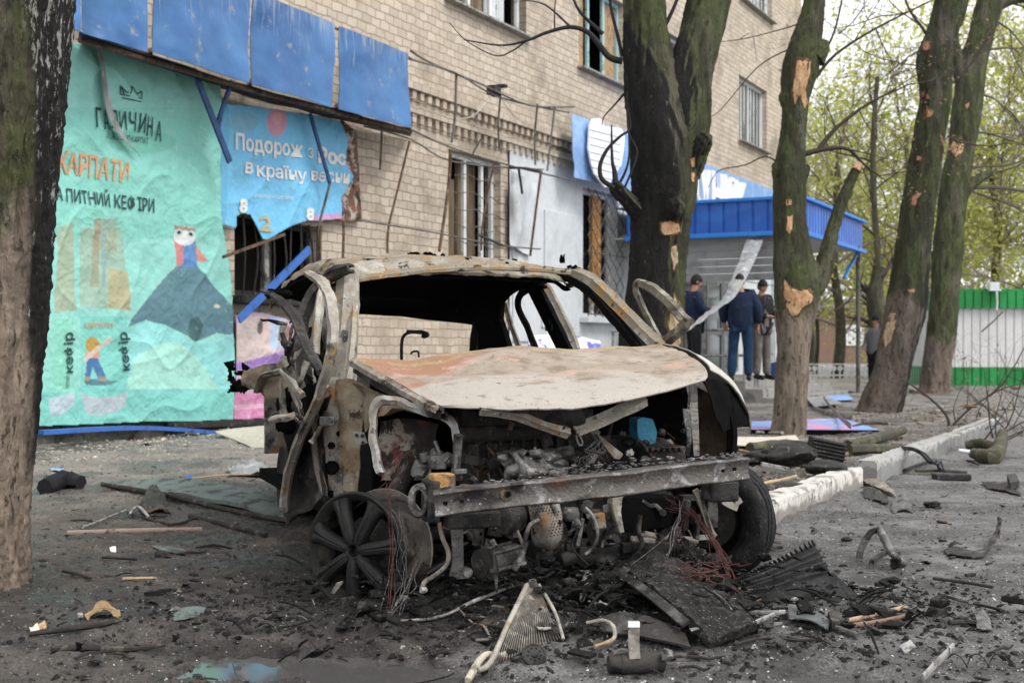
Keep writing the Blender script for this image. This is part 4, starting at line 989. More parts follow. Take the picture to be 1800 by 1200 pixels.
# ------------------------------------------------------------------ porch canopy
PC0 = V((5.04, 22.95, 0))                     # near outer corner
def pc(a, b, z): return PC0+FU*a-FN*b+UPV*z   # a along the facade, b back to the wall
por = thing('porch_canopy', pc(2.5, 1.7, 3), 'bright blue corrugated metal porch canopy on a thin grey post', 'canopy')
def corr(k, p0, p1, z0, z1, out, pitch=.2):
    d = (p1-p0); ln = d.length; d.normalize(); n = max(1, int(ln/pitch)); pts = []
    for i in range(n):
        b0 = i*ln/n; w = ln/n
        for (f, o_) in ((0, 0), (.06, .03), (.86, .03), (.92, 0)): pts.append(p0+d*(b0+w*f)+out*o_)
    pts.append(p1)
    vs = [p+UPV*z0 for p in pts]+[p+UPV*z1 for p in pts]; m = len(pts)
    k.add(vs, [(i, i+1, i+1+m, i+m) for i in range(m-1)])
cblue = lay('blue_profiled_sheet', (.015, .095, .42), [((.03, .15, .52), 1.2, .45, .65), ((.10, .15, .28), 12, .66, .72)], rough=.38, bump=.1, spec=.5)
zt, zb_ = 3.66, 3.03
k = MB(); corr(k, pc(0, 3.25, 0), pc(0, 0, 0), zb_+.06, zt, FU*-1, .25); k.build('side_cladding', cblue, por)
k = MB(); corr(k, pc(0, 0, 0), pc(5.0, 0, 0), zb_+.06, zt, FN, .2); k.build('front_cladding', cblue, por)
lb = lay('light_blue_trim', (.03, .20, .60), [], rough=.4, bump=0)
k = MB(); FRl = FR
k.box(pc(-.05, 1.62, zb_+.03), .1, 3.3, .08, FR); k.box(pc(-.05, 1.62, zt+.02), .12, 3.3, .06, FR); k.box(pc(2.5, -.05, zb_+.03), 5.2, .1, .08, FR); k.box(pc(2.5, -.05, zt+.02), 5.2, .12, .06, FR)
k.build('edge_trim', lb, por, bevel=.01)
k = MB(); k.add([pc(0, 0, zt), pc(5, 0, zt), pc(5, 3.55, zt), pc(0, 3.55, zt)], [(0, 1, 2, 3)]); k.build('roof_sheet', cblue, por)
k = MB()
for i in range(17): k.box(pc(.15+.3*i, 1.77, zb_+.05), .285, 3.5, .03, FR)
k.build('ceiling_slats', lay('grey_ceiling_slats', (.42, .43, .43), [((.3, .3, .29), 3, .5, .66)], rough=.5, bump=.1), por)
k = MB()       # dropped inner beam of slats facing the camera
k.build if 0 else None
for i in range(6): k.box(pc(.18, 1.72, zb_-.04-.135*i), .03, 3.3-.12*i, .125, FR)
k.build('slatted_side', lay('grey_slats', (.27, .28, .28), [((.2, .2, .2), 3, .5, .66)], rough=.5), por)
k = MB(); k.cyl(pc(4.95, .05, 0), pc(4.95, .05, zb_), .045, 12); k.cyl(pc(4.95, .05, 0), pc(4.95, .05, .02), .12, 12); k.build('post', M['greyrod'], por, smooth=40)
k = MB(); k.sweep([(-.03, -.02), (.03, -.02), (.03, .02), (-.03, .02)], [pc(4.9, .05, zb_), pc(4.3, .2, zb_-.55)], UPV); k.build('brace', lb, por)
# big white letters standing on the blue facade band above it
sg2 = thing('shop_sign', fw(18, 3.9, .2), 'blue fascia band with big white letters above the porch canopy', 'sign')
k = MB(); q = [F(1225, 283, .1), F(1368, 337, .1), F(1368, 352, .1), F(1180, 352, .1), F(1180, 270, .1)]; k.prism(q, FN*-.05); k.build('band', M['signblue'], sg2)
for x0, x1, yt, ch in ((1212, 1232, 300, 'Ц'), (1231, 1252, 306, 'У'), (1252, 1274, 312, 'Н'), (1273, 1294, 319, 'И'), (1292, 1314, 328, 'К')):
    vs, fs = text_mesh(ch, .05); ax_ = min(v.x for v in vs); bx = max(v.x for v in vs); ay = min(v.y for v in vs); by = max(v.y for v in vs)
    sa = FS(x0, 400, .3)[0]; sb = FS(x1-1.5, 400, .3)[0]; ztp = FS(x0, yt-13, .3)[1]; zbt = ztp-.95
    f_ = [fw(sa+(sb-sa)*(v.x-ax_)/(bx-ax_), zbt+(ztp-zbt)*(v.y-ay)/(by-ay), .30) for v in vs]
    k = MB(); k.add(f_, fs); o = k.build('letter', M['signwhite'], sg2); so = o.modifiers.new('thick', 'SOLIDIFY'); so.thickness = .1
# torn strip of plastic hanging from the canopy down to the rail
a_, b_ = pc(.05, .75, zb_-.02), P(1205, 583, 19.6)
k = MB(); m_ = a_.lerp(b_, .5)+V((.05, 0, -.28)); wv = V((.22, .05, .05))
k.patch([[a_-wv*1.0, a_, a_+wv*.6], [a_.lerp(m_, .5)-wv*.62, a_.lerp(m_, .5)+V((0, -.05, 0)), a_.lerp(m_, .5)+wv*.75], [m_-wv*.5, m_+V((0, -.05, 0)), m_+wv*.55], [b_.lerp(m_, .35)-wv*.3, b_.lerp(m_, .35), b_.lerp(m_, .35)+wv*.3], [b_-wv*.12, b_, b_+wv*.12]], 5, 8, .004, .03, 5)
o = k.build('plastic_sheet', M['sheet'], smooth=60); tag(o, 'twisted grey plastic sheet hanging from the porch canopy down to the handrail', 'plastic sheet')

# porch slab, steps, rail, door
pr_ = thing('porch', pc(0, 2, 0), 'low concrete porch with worn steps in front of the shop door', 'porch')
k = MB(); k.box(pc(1.6, 2.15, .24), 5.0, 2.9, .48, FR); k.build('landing', M['concrete'], pr_, bevel=.015)
for i in range(3):
    k = MB(); k.box(pc(1.6, .55-.32*i, .18-.08*i-.02), 5.0, .33, .36-.14*i, FR); k.build('step', M['concrete'], pr_, bevel=.015)
k = MB()
for a2 in (-.8,):
    for b2 in (3.2, 2.4, 1.6, .75): k.cyl(pc(a2, b2, .4), pc(a2, b2, 1.35), .022, 8)
    k.cyl(pc(a2, 3.25, 1.35), pc(a2, .7, 1.35), .024, 8); k.cyl(pc(a2, 3.25, .9), pc(a2, .7, .9), .016, 8)
o = k.build('handrail', M['whitemetal']); tag(o, 'pale tubular handrail at the near side of the porch', 'handrail')
k = MB(); sD = FS(1250, 560)[0]
dr = thing('entrance_door', fw(sD, .45, .1), 'grey glazed double door standing ajar behind the man in the navy jacket', 'door')
d0, d1 = FS(1232, 560)[0], FS(1288, 560)[0]
for (a2, b2) in ((d0, (d0+d1)/2-.02), ((d0+d1)/2+.02, d1)):
    k = MB()
    for x in (a2+.05, b2-.05): k.box(fw(x, 1.55, .12), .1, .05, 2.1, FR)
    for z in (.52, 1.4, 2.58): k.box(fw((a2+b2)/2, z, .12), b2-a2-.2, .05, .1, FR)
    lf = k.build('door_leaf', M['doorgrey'], dr, bevel=.004)
    k = MB(); k.box(fw((a2+b2)/2, 1.55, .11), b2-a2-.2, .01, 1.9, FR); k.build('pane', M['glass'], lf)
    k = MB(); k.cyl(fw(b2-.09, 1.3, .18), fw(b2-.09, 1.7, .18), .015, 8); k.build('handle', M['whitemetal'], lf)
# recess of grey shutter left of the door
k = MB(); e0, e1 = FS(1195, 560)[0], d0-.03
for i in range(9): k.box(fw((e0+e1)/2, .6+.24*i, .1), e1-e0, .06, .225, FR)
k.build('roller_shutter', lay('grey_shutter', (.17, .175, .18), [((.08, .08, .08), 3, .5, .64)], rough=.55), bld)
# wrecked shop panels leaning at the wall by the car: white & blue lettered sheet
k = MB(); k.patch([[P(930, 590, 13), P(975, 588, 13.2), P(1055, 598, 13.4)], [P(925, 640, 12.9), P(975, 640, 13), P(1060, 640, 13.2)]], 6, 5, .01, .03, 4); o = k.build('sign_panel', lay('crumpled_white_sign', (.62, .63, .66), [((.10, .10, .42), 4, .52, .58), ((.05, .05, .06), 9, .6, .66)], rough=.5, bump=.3), smooth=40); tag(o, 'crumpled white sign panel with blue print lying against the shop wall behind the wreck', 'sign panel')
# ventilation hole in cladding
k = MB(); k.patch([[F(898, 300, .12), F(915, 310, .2), F(945, 322, .1)], [F(896, 360, .1), F(912, 370, .22), F(938, 380, .12)], [F(896, 430, .1), F(915, 440, .16), F(932, 450, .1)]], 5, 5, .01, .06, 4); o = k.build('torn_cladding_sheet', M['white'], smooth=40); tag(o, 'torn white cladding sheet bulging off the wall right of the small window', 'cladding sheet')
# ------------------------------------------------------------------ trees
M['fartwig2'] = lay('grey_brown_twigs', (.10, .088, .07), [], rough=.9, bump=0)
M['tornedge'] = lay('torn_bark_edge', (.085, .055, .032), [((.22, .14, .075), 14, .5, .64)], rough=.9, bump=.8)
def trunk_mesh(stems, seg=48, sub=14, amp=.05, fine=.012, ws=.90):
    """stems: lists of (px, py, depth, halfwidth px) read off the photo, base first"""
    k = MB()
    for st in stems:
        pts = []
        for (px, py, d, hw) in st:
            p = P(px, py, d); pts.append(V((p.x, p.y, p.z, hw*ws/FPX*d)))
        q = spline(pts, sub); vs = []; m = len(q)
        for i, a in enumerate(q):
            c = V(a[:3]); r = max(a[3], .004)
            b0 = V(q[max(i-1, 0)][:3]); b1 = V(q[min(i+1, m-1)][:3]); t = (b1-b0).normalized()
            u = (V((1, 0, 0))-t*t.x).normalized(); w = t.cross(u)
            for j in range(seg):
                an = 2*math.pi*j/seg; dr = u*math.cos(an)+w*math.sin(an)
                p = c+dr*r; s_ = V((p.x*1.0, p.y*1.0, p.z*.35))
                e = amp*r*3*MN.noise(s_*3.1)+amp*r*2*MN.noise(s_*6.3)
                rid = abs(MN.noise(V((dr.x*r*30+.6*MN.noise(p*5), dr.y*r*30, p.z*2.6))))
                e += fine*(1-2.4*rid)+fine*.7*MN.noise(p*38)
                vs.append(c+dr*(r+e))
        fs = [(i*seg+j, i*seg+(j+1) % seg, (i+1)*seg+(j+1) % seg, (i+1)*seg+j) for i in range(m-1) for j in range(seg)]
        fs += [tuple(range(seg))[::-1], tuple((m-1)*seg+j for j in range(seg))]
        k.add(vs, fs)
    return k
def bvh_of(k): return BVHTree.FromPolygons([tuple(v) for v in k.v], k.f)
def wound(bvh, poly, parent, lift=.008, name='bare_wood', mat=None, seed=0, rim=True):
    """a torn patch of bare wood lying on the trunk, outline in photo pixels"""
    cx = sum(p[0] for p in poly)/len(poly); cy = sum(p[1] for p in poly)/len(poly)
    if rim:
        q_ = [(cx+(x-cx)*1.13+(1 if x > cx else -1), cy+(y-cy)*1.08+(1 if y > cy else -1)) for x, y in poly]
        wound(bvh, q_, parent, lift*.4, 'torn_bark', M['tornedge'], seed+9, False)
    out = []
    for i in range(len(poly)):
        a_, b_ = poly[i], poly[(i+1) % len(poly)]
        n = max(2, int(math.hypot(a_[0]-b_[0], a_[1]-b_[1])/5))
        for j in range(n):
            f = j/n; q = V((a_[0]+(b_[0]-a_[0])*f, a_[1]+(b_[1]-a_[1])*f, seed)); w = MN.noise_vector(q*.35)*2.2
            out.append((q.x+w.x, q.y+w.y))
    rings = []; scs = (1.0, .93, .75, .5, .25, .02)
    for si, s_ in enumerate(scs):
        ring = []
        for (x, y) in out:
            px, py = cx+(x-cx)*s_, cy+(y-cy)*s_; r = ray(px, py).normalized()
            h = bvh.ray_cast(CAM, r)
            if h[0] is None: h = (bvh.find_nearest(P(px, py, 12 if not ring else ring[-1].y))[0],)
            l = lift*(-.3 if si == 0 else 1)+(.014*MN.noise(V((h[0].x*40, h[0].y*40, h[0].z*9))) if si > 1 else 0)
            ring.append(h[0]-r*l)
        rings.append(ring)
    n = len(out); k = MB()
    k.add([p for r in rings for p in r], [(i*n+j, i*n+(j+1) % n, (i+1)*n+(j+1) % n, (i+1)*n+j) for i in range(len(scs)-1) for j in range(n)])
    return k.build(name, mat or M['tornwood'], parent, smooth=50)
def twigs(k, p, d, ln, r, rnd, lev, tips, spread=.6, seg=4, curl=.25, droop=0):
    """a wandering branch with forks"""
    pts = [p]; rs = [r]; n = max(3, int(5*ln/.8) if ln > .5 else 3)
    n = min(n, 7); dd = d.normalized()
    for i in range(n):
        dd = (dd+V((rnd.uniform(-1, 1), rnd.uniform(-1, 1), rnd.uniform(-1, 1)+droop))*curl).normalized()
        pts.append(pts[-1]+dd*ln/n); rs.append(r*(1-.75*(i+1)/n))
    k.tube(pts, rs, seg)
    if lev > 0:
        for i in range(1, n+1):
            for _ in range(1 if rnd.random() < .75 else 2):
                ax = V((rnd.uniform(-1, 1), rnd.uniform(-1, 1), rnd.uniform(-1, 1)))
                nd = (dd+ax*spread*1.4).normalized(); tw = ln*rnd.uniform(.4, .65)
                twigs(k, pts[i], nd, tw, rs[i]*.65+.001, rnd, lev-1, tips, spread, max(3, seg-1), curl, droop)
    else: tips += pts[1:]
def leaves(k, tips, rnd, n, size, spread):
    for _ in range(n):
        c = rnd.choice(tips)+V((rnd.gauss(0, 1), rnd.gauss(0, 1), rnd.gauss(0, 1)))*spread
        a = V((rnd.uniform(-1, 1), rnd.uniform(-1, 1), rnd.uniform(-1, 1))).normalized(); b = a.orthogonal().normalized(); s_ = size*rnd.uniform(.6, 1.3)
        k.v += [c-a*s_, c+b*s_*.55, c+a*s_, c-b*s_*.55]; i = len(k.v); k.f.append((i-4, i-3, i-2, i-1))

# 1 the big scorched trunk at the left edge
t1 = thing('street_tree', gz(-30, 1045), 'thick scorched tree trunk at the left edge of the picture, black on its right side', 'tree')
k = trunk_mesh([[(-80, 1080, 5.5, 142), (-76, 1050, 5.5, 122), (-76, 960, 5.5, 118), (-76, 800, 5.5, 126), (-74, 600, 5.5, 140), (-70, 420, 5.5, 148), (-60, 200, 5.5, 158), (-48, 0, 5.5, 160), (-38, -250, 5.5, 166), (-30, -600, 5.5, 166), (0, -1100, 5.5, 150)]], 220, 30, .02, .016, 1.0)
k.build('trunk', bark('scorched_bark_left', 1.5, (.94, .33, 0), .78, cn=.5, bypos=(-.374, .347), pale=True, upper=(.11, .092, .066), moss=(.10, .105, .045), lower=(.36, .285, .22)), t1, smooth=180)
k = MB(); tips = []; rr_ = random.Random(5)
for a_ in ((1, .3, .5), (-.6, -.5, .8), (.2, .8, .9)): twigs(k, P(-20, -1050, 5.5), V(a_), 3.2, .12, rr_, 2, tips)
k.build('crown', M['branch'], t1)
# 2 the forked charred tree behind the wreck
t2 = thing('street_tree', G(1145, 825), 'forked tree behind the wreck, its left half burnt black and its right half mossy green', 'tree')
D2 = 10.7
k2 = trunk_mesh([[(1146, 835, D2, 78), (1146, 780, D2, 66), (1145, 640, D2, 60), (1148, 560, D2, 57), (1155, 480, D2, 53), (1162, 400, D2, 53), (1170, 330, D2, 60), (1166, 250, D2, 66), (1150, 170, D2, 58), (1138, 90, D2, 45), (1132, 0, D2, 38), (1130, -120, D2, 36), (1125, -400, D2, 28)],
    [(1172, 350, D2, 42), (1185, 280, D2, 52), (1200, 200, D2, 52), (1212, 130, D2, 42), (1236, 40, D2+.1, 42), (1256, -40, D2+.2, 38), (1290, -160, D2+.4, 32), (1340, -400, D2+.6, 20)],
    [(1205, 300, D2, 30), (1225, 262, D2-.1, 24), (1243, 245, D2-.15, 15), (1250, 240, D2-.15, 3)],
    [(1128, 372, D2-.05, 22), (1104, 352, D2-.1, 13), (1086, 334, D2-.1, 12), (1078, 320, D2-.1, 6)],
    [(1180, 380, D2-.15, 22), (1188, 362, D2-.28, 17), (1194, 352, D2-.34, 4)]], 70, 12, .045, .013)
k2.build('trunk', bark('half_burnt_bark', -1, (-.80, -.60, 0), .28, cn=.5, upper=(.075, .075, .042), moss=(.092, .103, .045), charz=3.1), t2, smooth=180)
b2 = bvh_of(k2)
wound(b2, [(1162, 392), (1178, 388), (1194, 393), (1195, 408), (1182, 412), (1168, 414), (1161, 404)], t2)
wound(b2, [(1180, 435), (1190, 430), (1192, 460), (1184, 478), (1180, 455)], t2, seed=2, mat=M['wood'])
wound(b2, [(1186, 520), (1196, 540), (1198, 590), (1190, 640), (1178, 640), (1176, 560)], t2, seed=3, mat=M['wood'])
wound(b2, [(1214, 280), (1221, 276), (1222, 292), (1215, 295)], t2, seed=4); wound(b2, [(1216, 305), (1221, 302), (1221, 320), (1216, 320)], t2, seed=5)
k = MB(); rd = random.Random(3); tips = []
def br(pts, r0, r1, d, k, sub=4):
    n = len(pts); k.tube([P(x, y, d+(dd or 0)) for (x, y, *q) in pts for dd in [q[0] if q else 0]], [r0+(r1-r0)*i/(n-1) for i in range(n)], 6, sub)
br([(1094, 108), (1070, 100), (1048, 72), (1030, 55), (1000, 48), (960, 58), (925, 72), (880, 80), (815, 70)], .030, .005, D2, k)
br([(1060, 60), (1020, 22), (1005, -10)], .018, .008, D2, k)
br([(1094, 100), (1085, 60), (1075, 20), (1070, -20)], .016, .01, D2, k)
br([(1005, 50), (960, 10), (920, 0)], .010, .004, D2, k); br([(975, 55), (975, 20), (978, -20)], .007, .004, D2, k)
br([(925, 72), (900, 90), (870, 98), (820, 72), (790, 40)], .008, .003, D2, k)
br([(1080, 330), (1058, 315), (1055, 290), (1068, 262), (1090, 240), (1108, 225), (1104, 190)], .022, .006, D2-.25, k)
br([(1082, 322), (1080, 300), (1076, 280), (1075, 220)], .026, .006, D2-.25, k)
br([(1090, 320), (1100, 300), (1106, 270), (1104, 210)], .012, .006, D2-.25, k)
br([(1098, 330), (1120, 270), (1104, 230), (1102, 160)], .010, .004, D2-.3, k)
br([(1097, 165), (1080, 185), (1062, 205), (1058, 220)], .01, .003, D2, k)
br([(1160, 60), (1172, 40), (1190, 0), (1200, -40)], .018, .012, D2, k)
k.build('branch', lay('dark_bark', (.022, .02, .02), [], bump=.3), t2, smooth=80)
k = MB(); tips = []; twigs(k, P(1125, -380, D2), V((-.2, .1, 1)), 3, .1, rd, 2, tips); twigs(k, P(1340, -380, D2+.6), V((.5, .1, 1)), 3, .1, rd, 2, tips); k.build('crown', M['branch'], t2)

# 3 the tree with a snapped side limb
t3 = thing('street_tree', gz(1380, 775), 'mossy tree with torn orange bark and a snapped side limb, nearest the fallen sign', 'tree')
D3 = 14.2
k3 = trunk_mesh([[(1380, 792, D3, 45), (1383, 765, D3, 34), (1388, 700, D3, 31), (1394, 620, D3, 32), (1398, 560, D3, 37), (1402, 510, D3, 44), (1394, 450, D3, 36), (1389, 380, D3, 30), (1388, 300, D3, 30), (1395, 240, D3, 24), (1398, 180, D3, 25), (1402, 140, D3, 30), (1412, 95, D3, 33), (1424, 50, D3, 26), (1432, 0, D3, 20), (1440, -100, D3, 19), (1450, -350, D3, 14)],
    [(1398, 540, D3, 30), (1425, 505, D3, 25), (1448, 470, D3, 18), (1458, 430, D3, 13), (1468, 390, D3, 11), (1488, 335, D3, 9), (1508, 292, D3, 8)],
    [(1372, 300, D3, 22), (1362, 292, D3, 10), (1357, 290, D3, 2)], [(1405, 305, D3, 20), (1418, 297, D3, 10), (1424, 295, D3, 2)], [(1385, 175, D3, 18), (1374, 168, D3, 9), (1370, 166, D3, 2)], [(1430, 100, D3, 24), (1448, 80, D3, 14), (1456, 74, D3, 3)]], 60, 12, .05, .011)
MB3 = bark('mossy_bark_snapped_tree', 1.42, None, lower=(.25, .20, .155), upper=(.085, .085, .05), moss=(.092, .105, .045)); k3.build('trunk', MB3, t3, smooth=180); b3 = bvh_of(k3)
wound(b3, [(1401, 104), (1426, 106), (1424, 130), (1416, 160), (1420, 182), (1414, 192), (1408, 172), (1402, 168), (1396, 185), (1393, 160), (1397, 130)], t3)
wound(b3, [(1378, 490), (1390, 505), (1404, 512), (1420, 508), (1430, 520), (1426, 534), (1410, 540), (1402, 555), (1392, 556), (1382, 540), (1377, 515)], t3, seed=1)
wound(b3, [(1384, 380), (1394, 379), (1393, 402), (1387, 412), (1381, 404)], t3, seed=2); wound(b3, [(1382, 350), (1391, 350), (1391, 361), (1382, 361)], t3, seed=3)
k = MB(); k.cyl(P(1505, 298, D3-.02), P(1511, 286, D3-.02), .052, 12, .03); k.build('bare_wood', M['tornwood'], t3)
k = MB(); tips = []
br([(1410, 272), (1450, 262), (1490, 262), (1520, 290), (1560, 320)], .035, .006, D3, k)
br([(1440, 262), (1470, 225), (1530, 180), (1600, 148)], .03, .006, D3, k); br([(1435, 135), (1470, 95), (1540, 50), (1640, 0)], .02, .008, D3, k); br([(1440, 110), (1465, 60), (1480, 0), (1485, -40)], .014, .008, D3, k)
for (x, y, dx, dy) in ((1490, 262, .6, -.3), (1520, 290, .5, -.5), (1540, 310, .8, .2), (1560, 165, .6, .6), (1600, 148, .8, .3), (1470, 225, -.1, 1), (1540, 50, .4, -.9), (1600, 20, .7, -.5), (1500, 75, .2, .9), (1475, 60, .5, .8), (1455, 262, .1, .9), (1508, 190, .3, -1)):
    twigs(k, P(x, y, D3), V((dx, rd.uniform(-.3, .3), dy)), .75, .007, rd, 2, tips, .8)
k.build('branch', M['twig'], t3, smooth=80)
k = MB(); leaves(k, tips, rd, 520, .022, .05); k.build('buds', lay('reddish_buds', (.13, .085, .05), [], bump=0), t3)
k = MB(); tips = []
for (a_, dd) in (((1372, 290), (-1, .2, .2)), ((1376, 90), (-1, .1, -.1))): pass
br([(1370, 288), (1345, 275), (1310, 290), (1268, 298), (1255, 310), (1245, 330)], .010, .003, D3, k); br([(1400, 90), (1380, 90), (1330, 120), (1270, 190), (1250, 205)], .010, .003, D3, k); br([(1410, 40), (1380, 50), (1310, 68), (1255, 75)], .009, .003, D3, k); br([(1300, 70), (1322, 60), (1330, 110)], .004, .002, D3, k)
k.build('twig', M['twig'], t3)
k = MB(); tips = []; twigs(k, P(1450, -330, D3), V((.1, .1, 1)), 3, .08, rd, 2, tips); k.build('crown', M['branch'], t3)

# 4 the leaning tree
t4 = thing('street_tree', gz(1545, 735), 'thick leaning tree scarred by shrapnel, with a dark scorched streak down its right side', 'tree')
D4 = 19
k4 = trunk_mesh([[(1540, 752, D4, 62), (1545, 730, D4, 45), (1560, 680, D4, 38), (1575, 620, D4, 36), (1592, 540, D4, 38), (1602, 460, D4, 35), (1612, 380, D4, 33), (1625, 300, D4, 33), (1635, 230, D4, 30), (1645, 170, D4, 30), (1642, 110, D4, 34), (1655, 60, D4, 30), (1668, 0, D4, 28), (1685, -100, D4, 25), (1720, -350, D4, 18)]], 60, 12, .03, .016, .86)
k4.build('trunk', bark('leaning_tree_bark', 1.75, (.93, -.36, 0), .80, cn=.5, lower=(.15, .12, .10), upper=(.06, .062, .038), moss=(.066, .076, .034), charz=2.2), t4, smooth=180); b4 = bvh_of(k4)
wound(b4, [(1562, 552), (1575, 549), (1573, 575), (1565, 600), (1555, 612), (1551, 592)], t4, mat=M['wood'])
for i, pl in enumerate([[(1621, 75), (1632, 72), (1634, 86), (1624, 90)], [(1616, 160), (1632, 164), (1634, 176), (1620, 172)], [(1628, 185), (1640, 198), (1636, 204), (1624, 210)], [(1612, 275), (1620, 276), (1618, 283), (1611, 282)], [(1604, 342), (1620, 340), (1612, 350), (1609, 362), (1602, 360)], [(1596, 508), (1608, 508), (1607, 514), (1597, 514)], [(1652, 235), (1662, 250), (1668, 262), (1658, 258)]]):
    wound(b4, pl, t4, seed=i, mat=lay('pink_torn_wood', (.42, .21, .13), [((.2, .09, .05), 20, .5, .64)], bump=.6) if i == 0 else bpy.data.materials['pink_torn_wood'])
k = MB(); tips = []
br([(1640, 100), (1628, 60), (1600, 20), (1585, -20)], .03, .015, D4, k)
for (x, y, dx, dy) in ((1600, 20, -.8, -.2), (1612, 40, -.9, .5), (1585, -10, -.7, .4), (1670, 150, .8, .6), (1665, 240, .8, -.3)): twigs(k, P(x, y, D4), V((dx, 0, dy)), 1.5, .012, rd, 2, tips, .7)
twigs(k, P(1720, -330, D4), V((.2, 0, 1)), 3, .1, rd, 2, tips)
k.build('branch', M['twig'], t4)
# 5 the tree behind it
t5 = thing('street_tree', gz(1635, 697), 'slimmer green tree right behind the leaning one, next to the green and white kiosk', 'tree')
D5 = 27
k5 = trunk_mesh([[(1630, 705, D5, 42), (1635, 690, D5, 30), (1640, 640, D5, 27), (1650, 560, D5, 27), (1655, 480, D5, 27), (1662, 400, D5, 26), (1672, 320, D5, 27), (1682, 260, D5, 25), (1692, 190, D5, 27), (1702, 120, D5, 25), (1718, 60, D5, 24), (1735, 0, D5, 24), (1765, -90, D5, 20), (1800, -250, D5, 14)],
    [(1690, 150, D5, 18), (1675, 100, D5, 10), (1668, 60, D5, 9), (1680, 30, D5, 8), (1695, -30, D5, 7)], [(1668, 380, D5, 16), (1690, 335, D5, 11), (1712, 315, D5, 8), (1735, 302, D5, 6)], [(1740, 10, D5, 16), (1770, 0, D5, 9), (1800, -2, D5, 8), (1860, 0, D5, 6)]], 48, 10, .04, .02)
k5.v = [v+V((.09, 0, 0)) for v in k5.v]; k5.build('trunk', bark('slim_tree_bark', 1.22, None, lower=(.21, .165, .135), upper=(.09, .095, .05), moss=(.10, .115, .05)), t5, smooth=180); b5 = bvh_of(k5)
wound(b5, [(1668, 256), (1676, 247), (1682, 254), (1690, 248), (1696, 256), (1690, 270), (1680, 276), (1672, 266), (1660, 262)], t5); wound(b5, [(1697, 184), (1704, 180), (1700, 192)], t5, seed=1); wound(b5, [(1734, 32), (1739, 34), (1736, 40)], t5, seed=2)
k = MB(); tips = []
br([(1700, 330), (1760, 330), (1830, 342)], .05, .02, D5, k)
for (x, y, dx, dy, l_) in ((1740, 30, .9, -.5, 4), (1720, 90, .9, .1, 4), (1705, 160, .9, -.4, 4), (1698, 230, .9, -.3, 3.5), (1695, 130, -.5, .2, 3), (1690, 300, .9, .3, 3.5), (1735, 302, .9, .3, 3), (1680, 320, .9, -.3, 3), (1690, 60, -.7, -.4, 3), (1760, 0, .8, -.4, 3.5)):
    twigs(k, P(x, y, D5), V((dx, rd.uniform(-.3, .3), dy)), l_, .024, rd, 2, tips, .55, curl=.3)
k.build('branch', M['fartwig2'], t5)
k = MB(); leaves(k, tips, rd, 500, .05, .15); k.build('leaves', M['leafC'], t5)

# far trees in spring leaf
M['fartwig'] = lay('pinkish_twigs', (.26, .215, .19), [], rough=.9, bump=0)
def far_tree(px, base_d, h, cw, mat, label, seed, n=9000, lsize=.11, trunkr=.2, lean=0, zc=.55, lev=3):
    n = int(n*.72); lsize *= .85
    rnd = random.Random(seed); b_ = V(((px-900)/FPX*base_d, base_d, 0))
    t = thing('spring_tree', b_, label, 'tree', 'trees in spring leaf behind the porch and kiosk')
    k = MB(); top = b_+V((lean, 0, h*.72)); pts = [b_.lerp(top, i/6)+V((rnd.uniform(-.2, .2), 0, 0))*(i > 0) for i in range(7)]
    k.tube(pts, [trunkr*(1-.11*i) for i in range(7)], 8, 2); k.build('trunk', M['branch'], t, smooth=80)
    k = MB(); tips = []
    for i in range(13):
        f = .18+.82*i/12; p = b_.lerp(top, f); an = i*2.4+rnd.random()
        twigs(k, p, V((math.cos(an), math.sin(an), .35+.5*f)), cw*(.62-.25*abs(f-zc))*rnd.uniform(.8, 1.1), trunkr*.26, rnd, lev-1, tips, .5, 4, .2)
    k.build('branch', M['fartwig'], t)
    k = MB(); leaves(k, tips, rnd, n, lsize, cw*.045); k.build('leaves', mat, t)
    return t
far_tree(1470, 42, 10, 8, M['leafA'], 'pale yellow green tree right of the porch canopy post', 1, 8000)
far_tree(1590, 46, 12, 9, M['leafB'], 'green spring tree seen between the leaning tree and the porch post', 2, 8000)
far_tree(1750, 43, 11.5, 10, M['leafA'], 'bright yellow green tree rising behind the kiosk roof', 3, 15000)
far_tree(1880, 40, 11, 9, M['leafA'], 'yellow green tree behind the kiosk at the right edge of the picture', 4, 12000)
far_tree(1530, 60, 11, 11, M['leafC'], 'tall thinly leaved tree far behind the porch', 5, 5000, .12)
far_tree(1420, 55, 11, 9, M['leafB'], 'spring tree just past the corner of the brick building', 6, 9000)
far_tree(1680, 62, 12, 12, M['leafC'], 'tall sparse tree far behind the slim green tree', 7, 5500, .12)
far_tree(1830, 60, 16, 13, M['leafC'], 'tall sparse tree at the upper right edge behind the others', 8, 6000, .12)
far_tree(1660, 52, 7, 8, M['leafB'], 'low leafy tree behind the slim tree next to the kiosk', 9, 8000)
for i, (px, d_, h_, r_, lb_) in enumerate(((1541, 36, 8.5, .11, 'thin dark bare trunk between the porch post and the leaning tree'), (1545, 31.5, 3.0, .26, 'dark mossy trunk stump behind the person by the leaning tree'), (1432, 45, 6, .07, 'thin dark trunk right of the snapped tree'))):
    b_ = V(((px-900)/FPX*d_, d_, 0)); t = thing('bare_tree', b_, lb_, 'tree')
    k = MB(); k.tube([b_+V((.1*math.sin(j*1.3), 0, h_*j/5)) for j in range(6)], [r_*(1.1-.1*j) for j in range(6)], 12, 3, noise=.15); k.build('trunk', bark('dark_far_bark', -1, None, upper=(.10, .09, .07), moss=(.09, .10, .05)) if i == 0 else bpy.data.materials['dark_far_bark'], t, smooth=80)
    k = MB(); tips = []
    for j in range(7): twigs(k, b_+V((0, 0, h_*(.4+.08*j))), V((math.cos(j*2.2), .3, .8)), h_*.28, r_*.3, rd, 1, tips)
    k.build('branch', M['twig'], t)

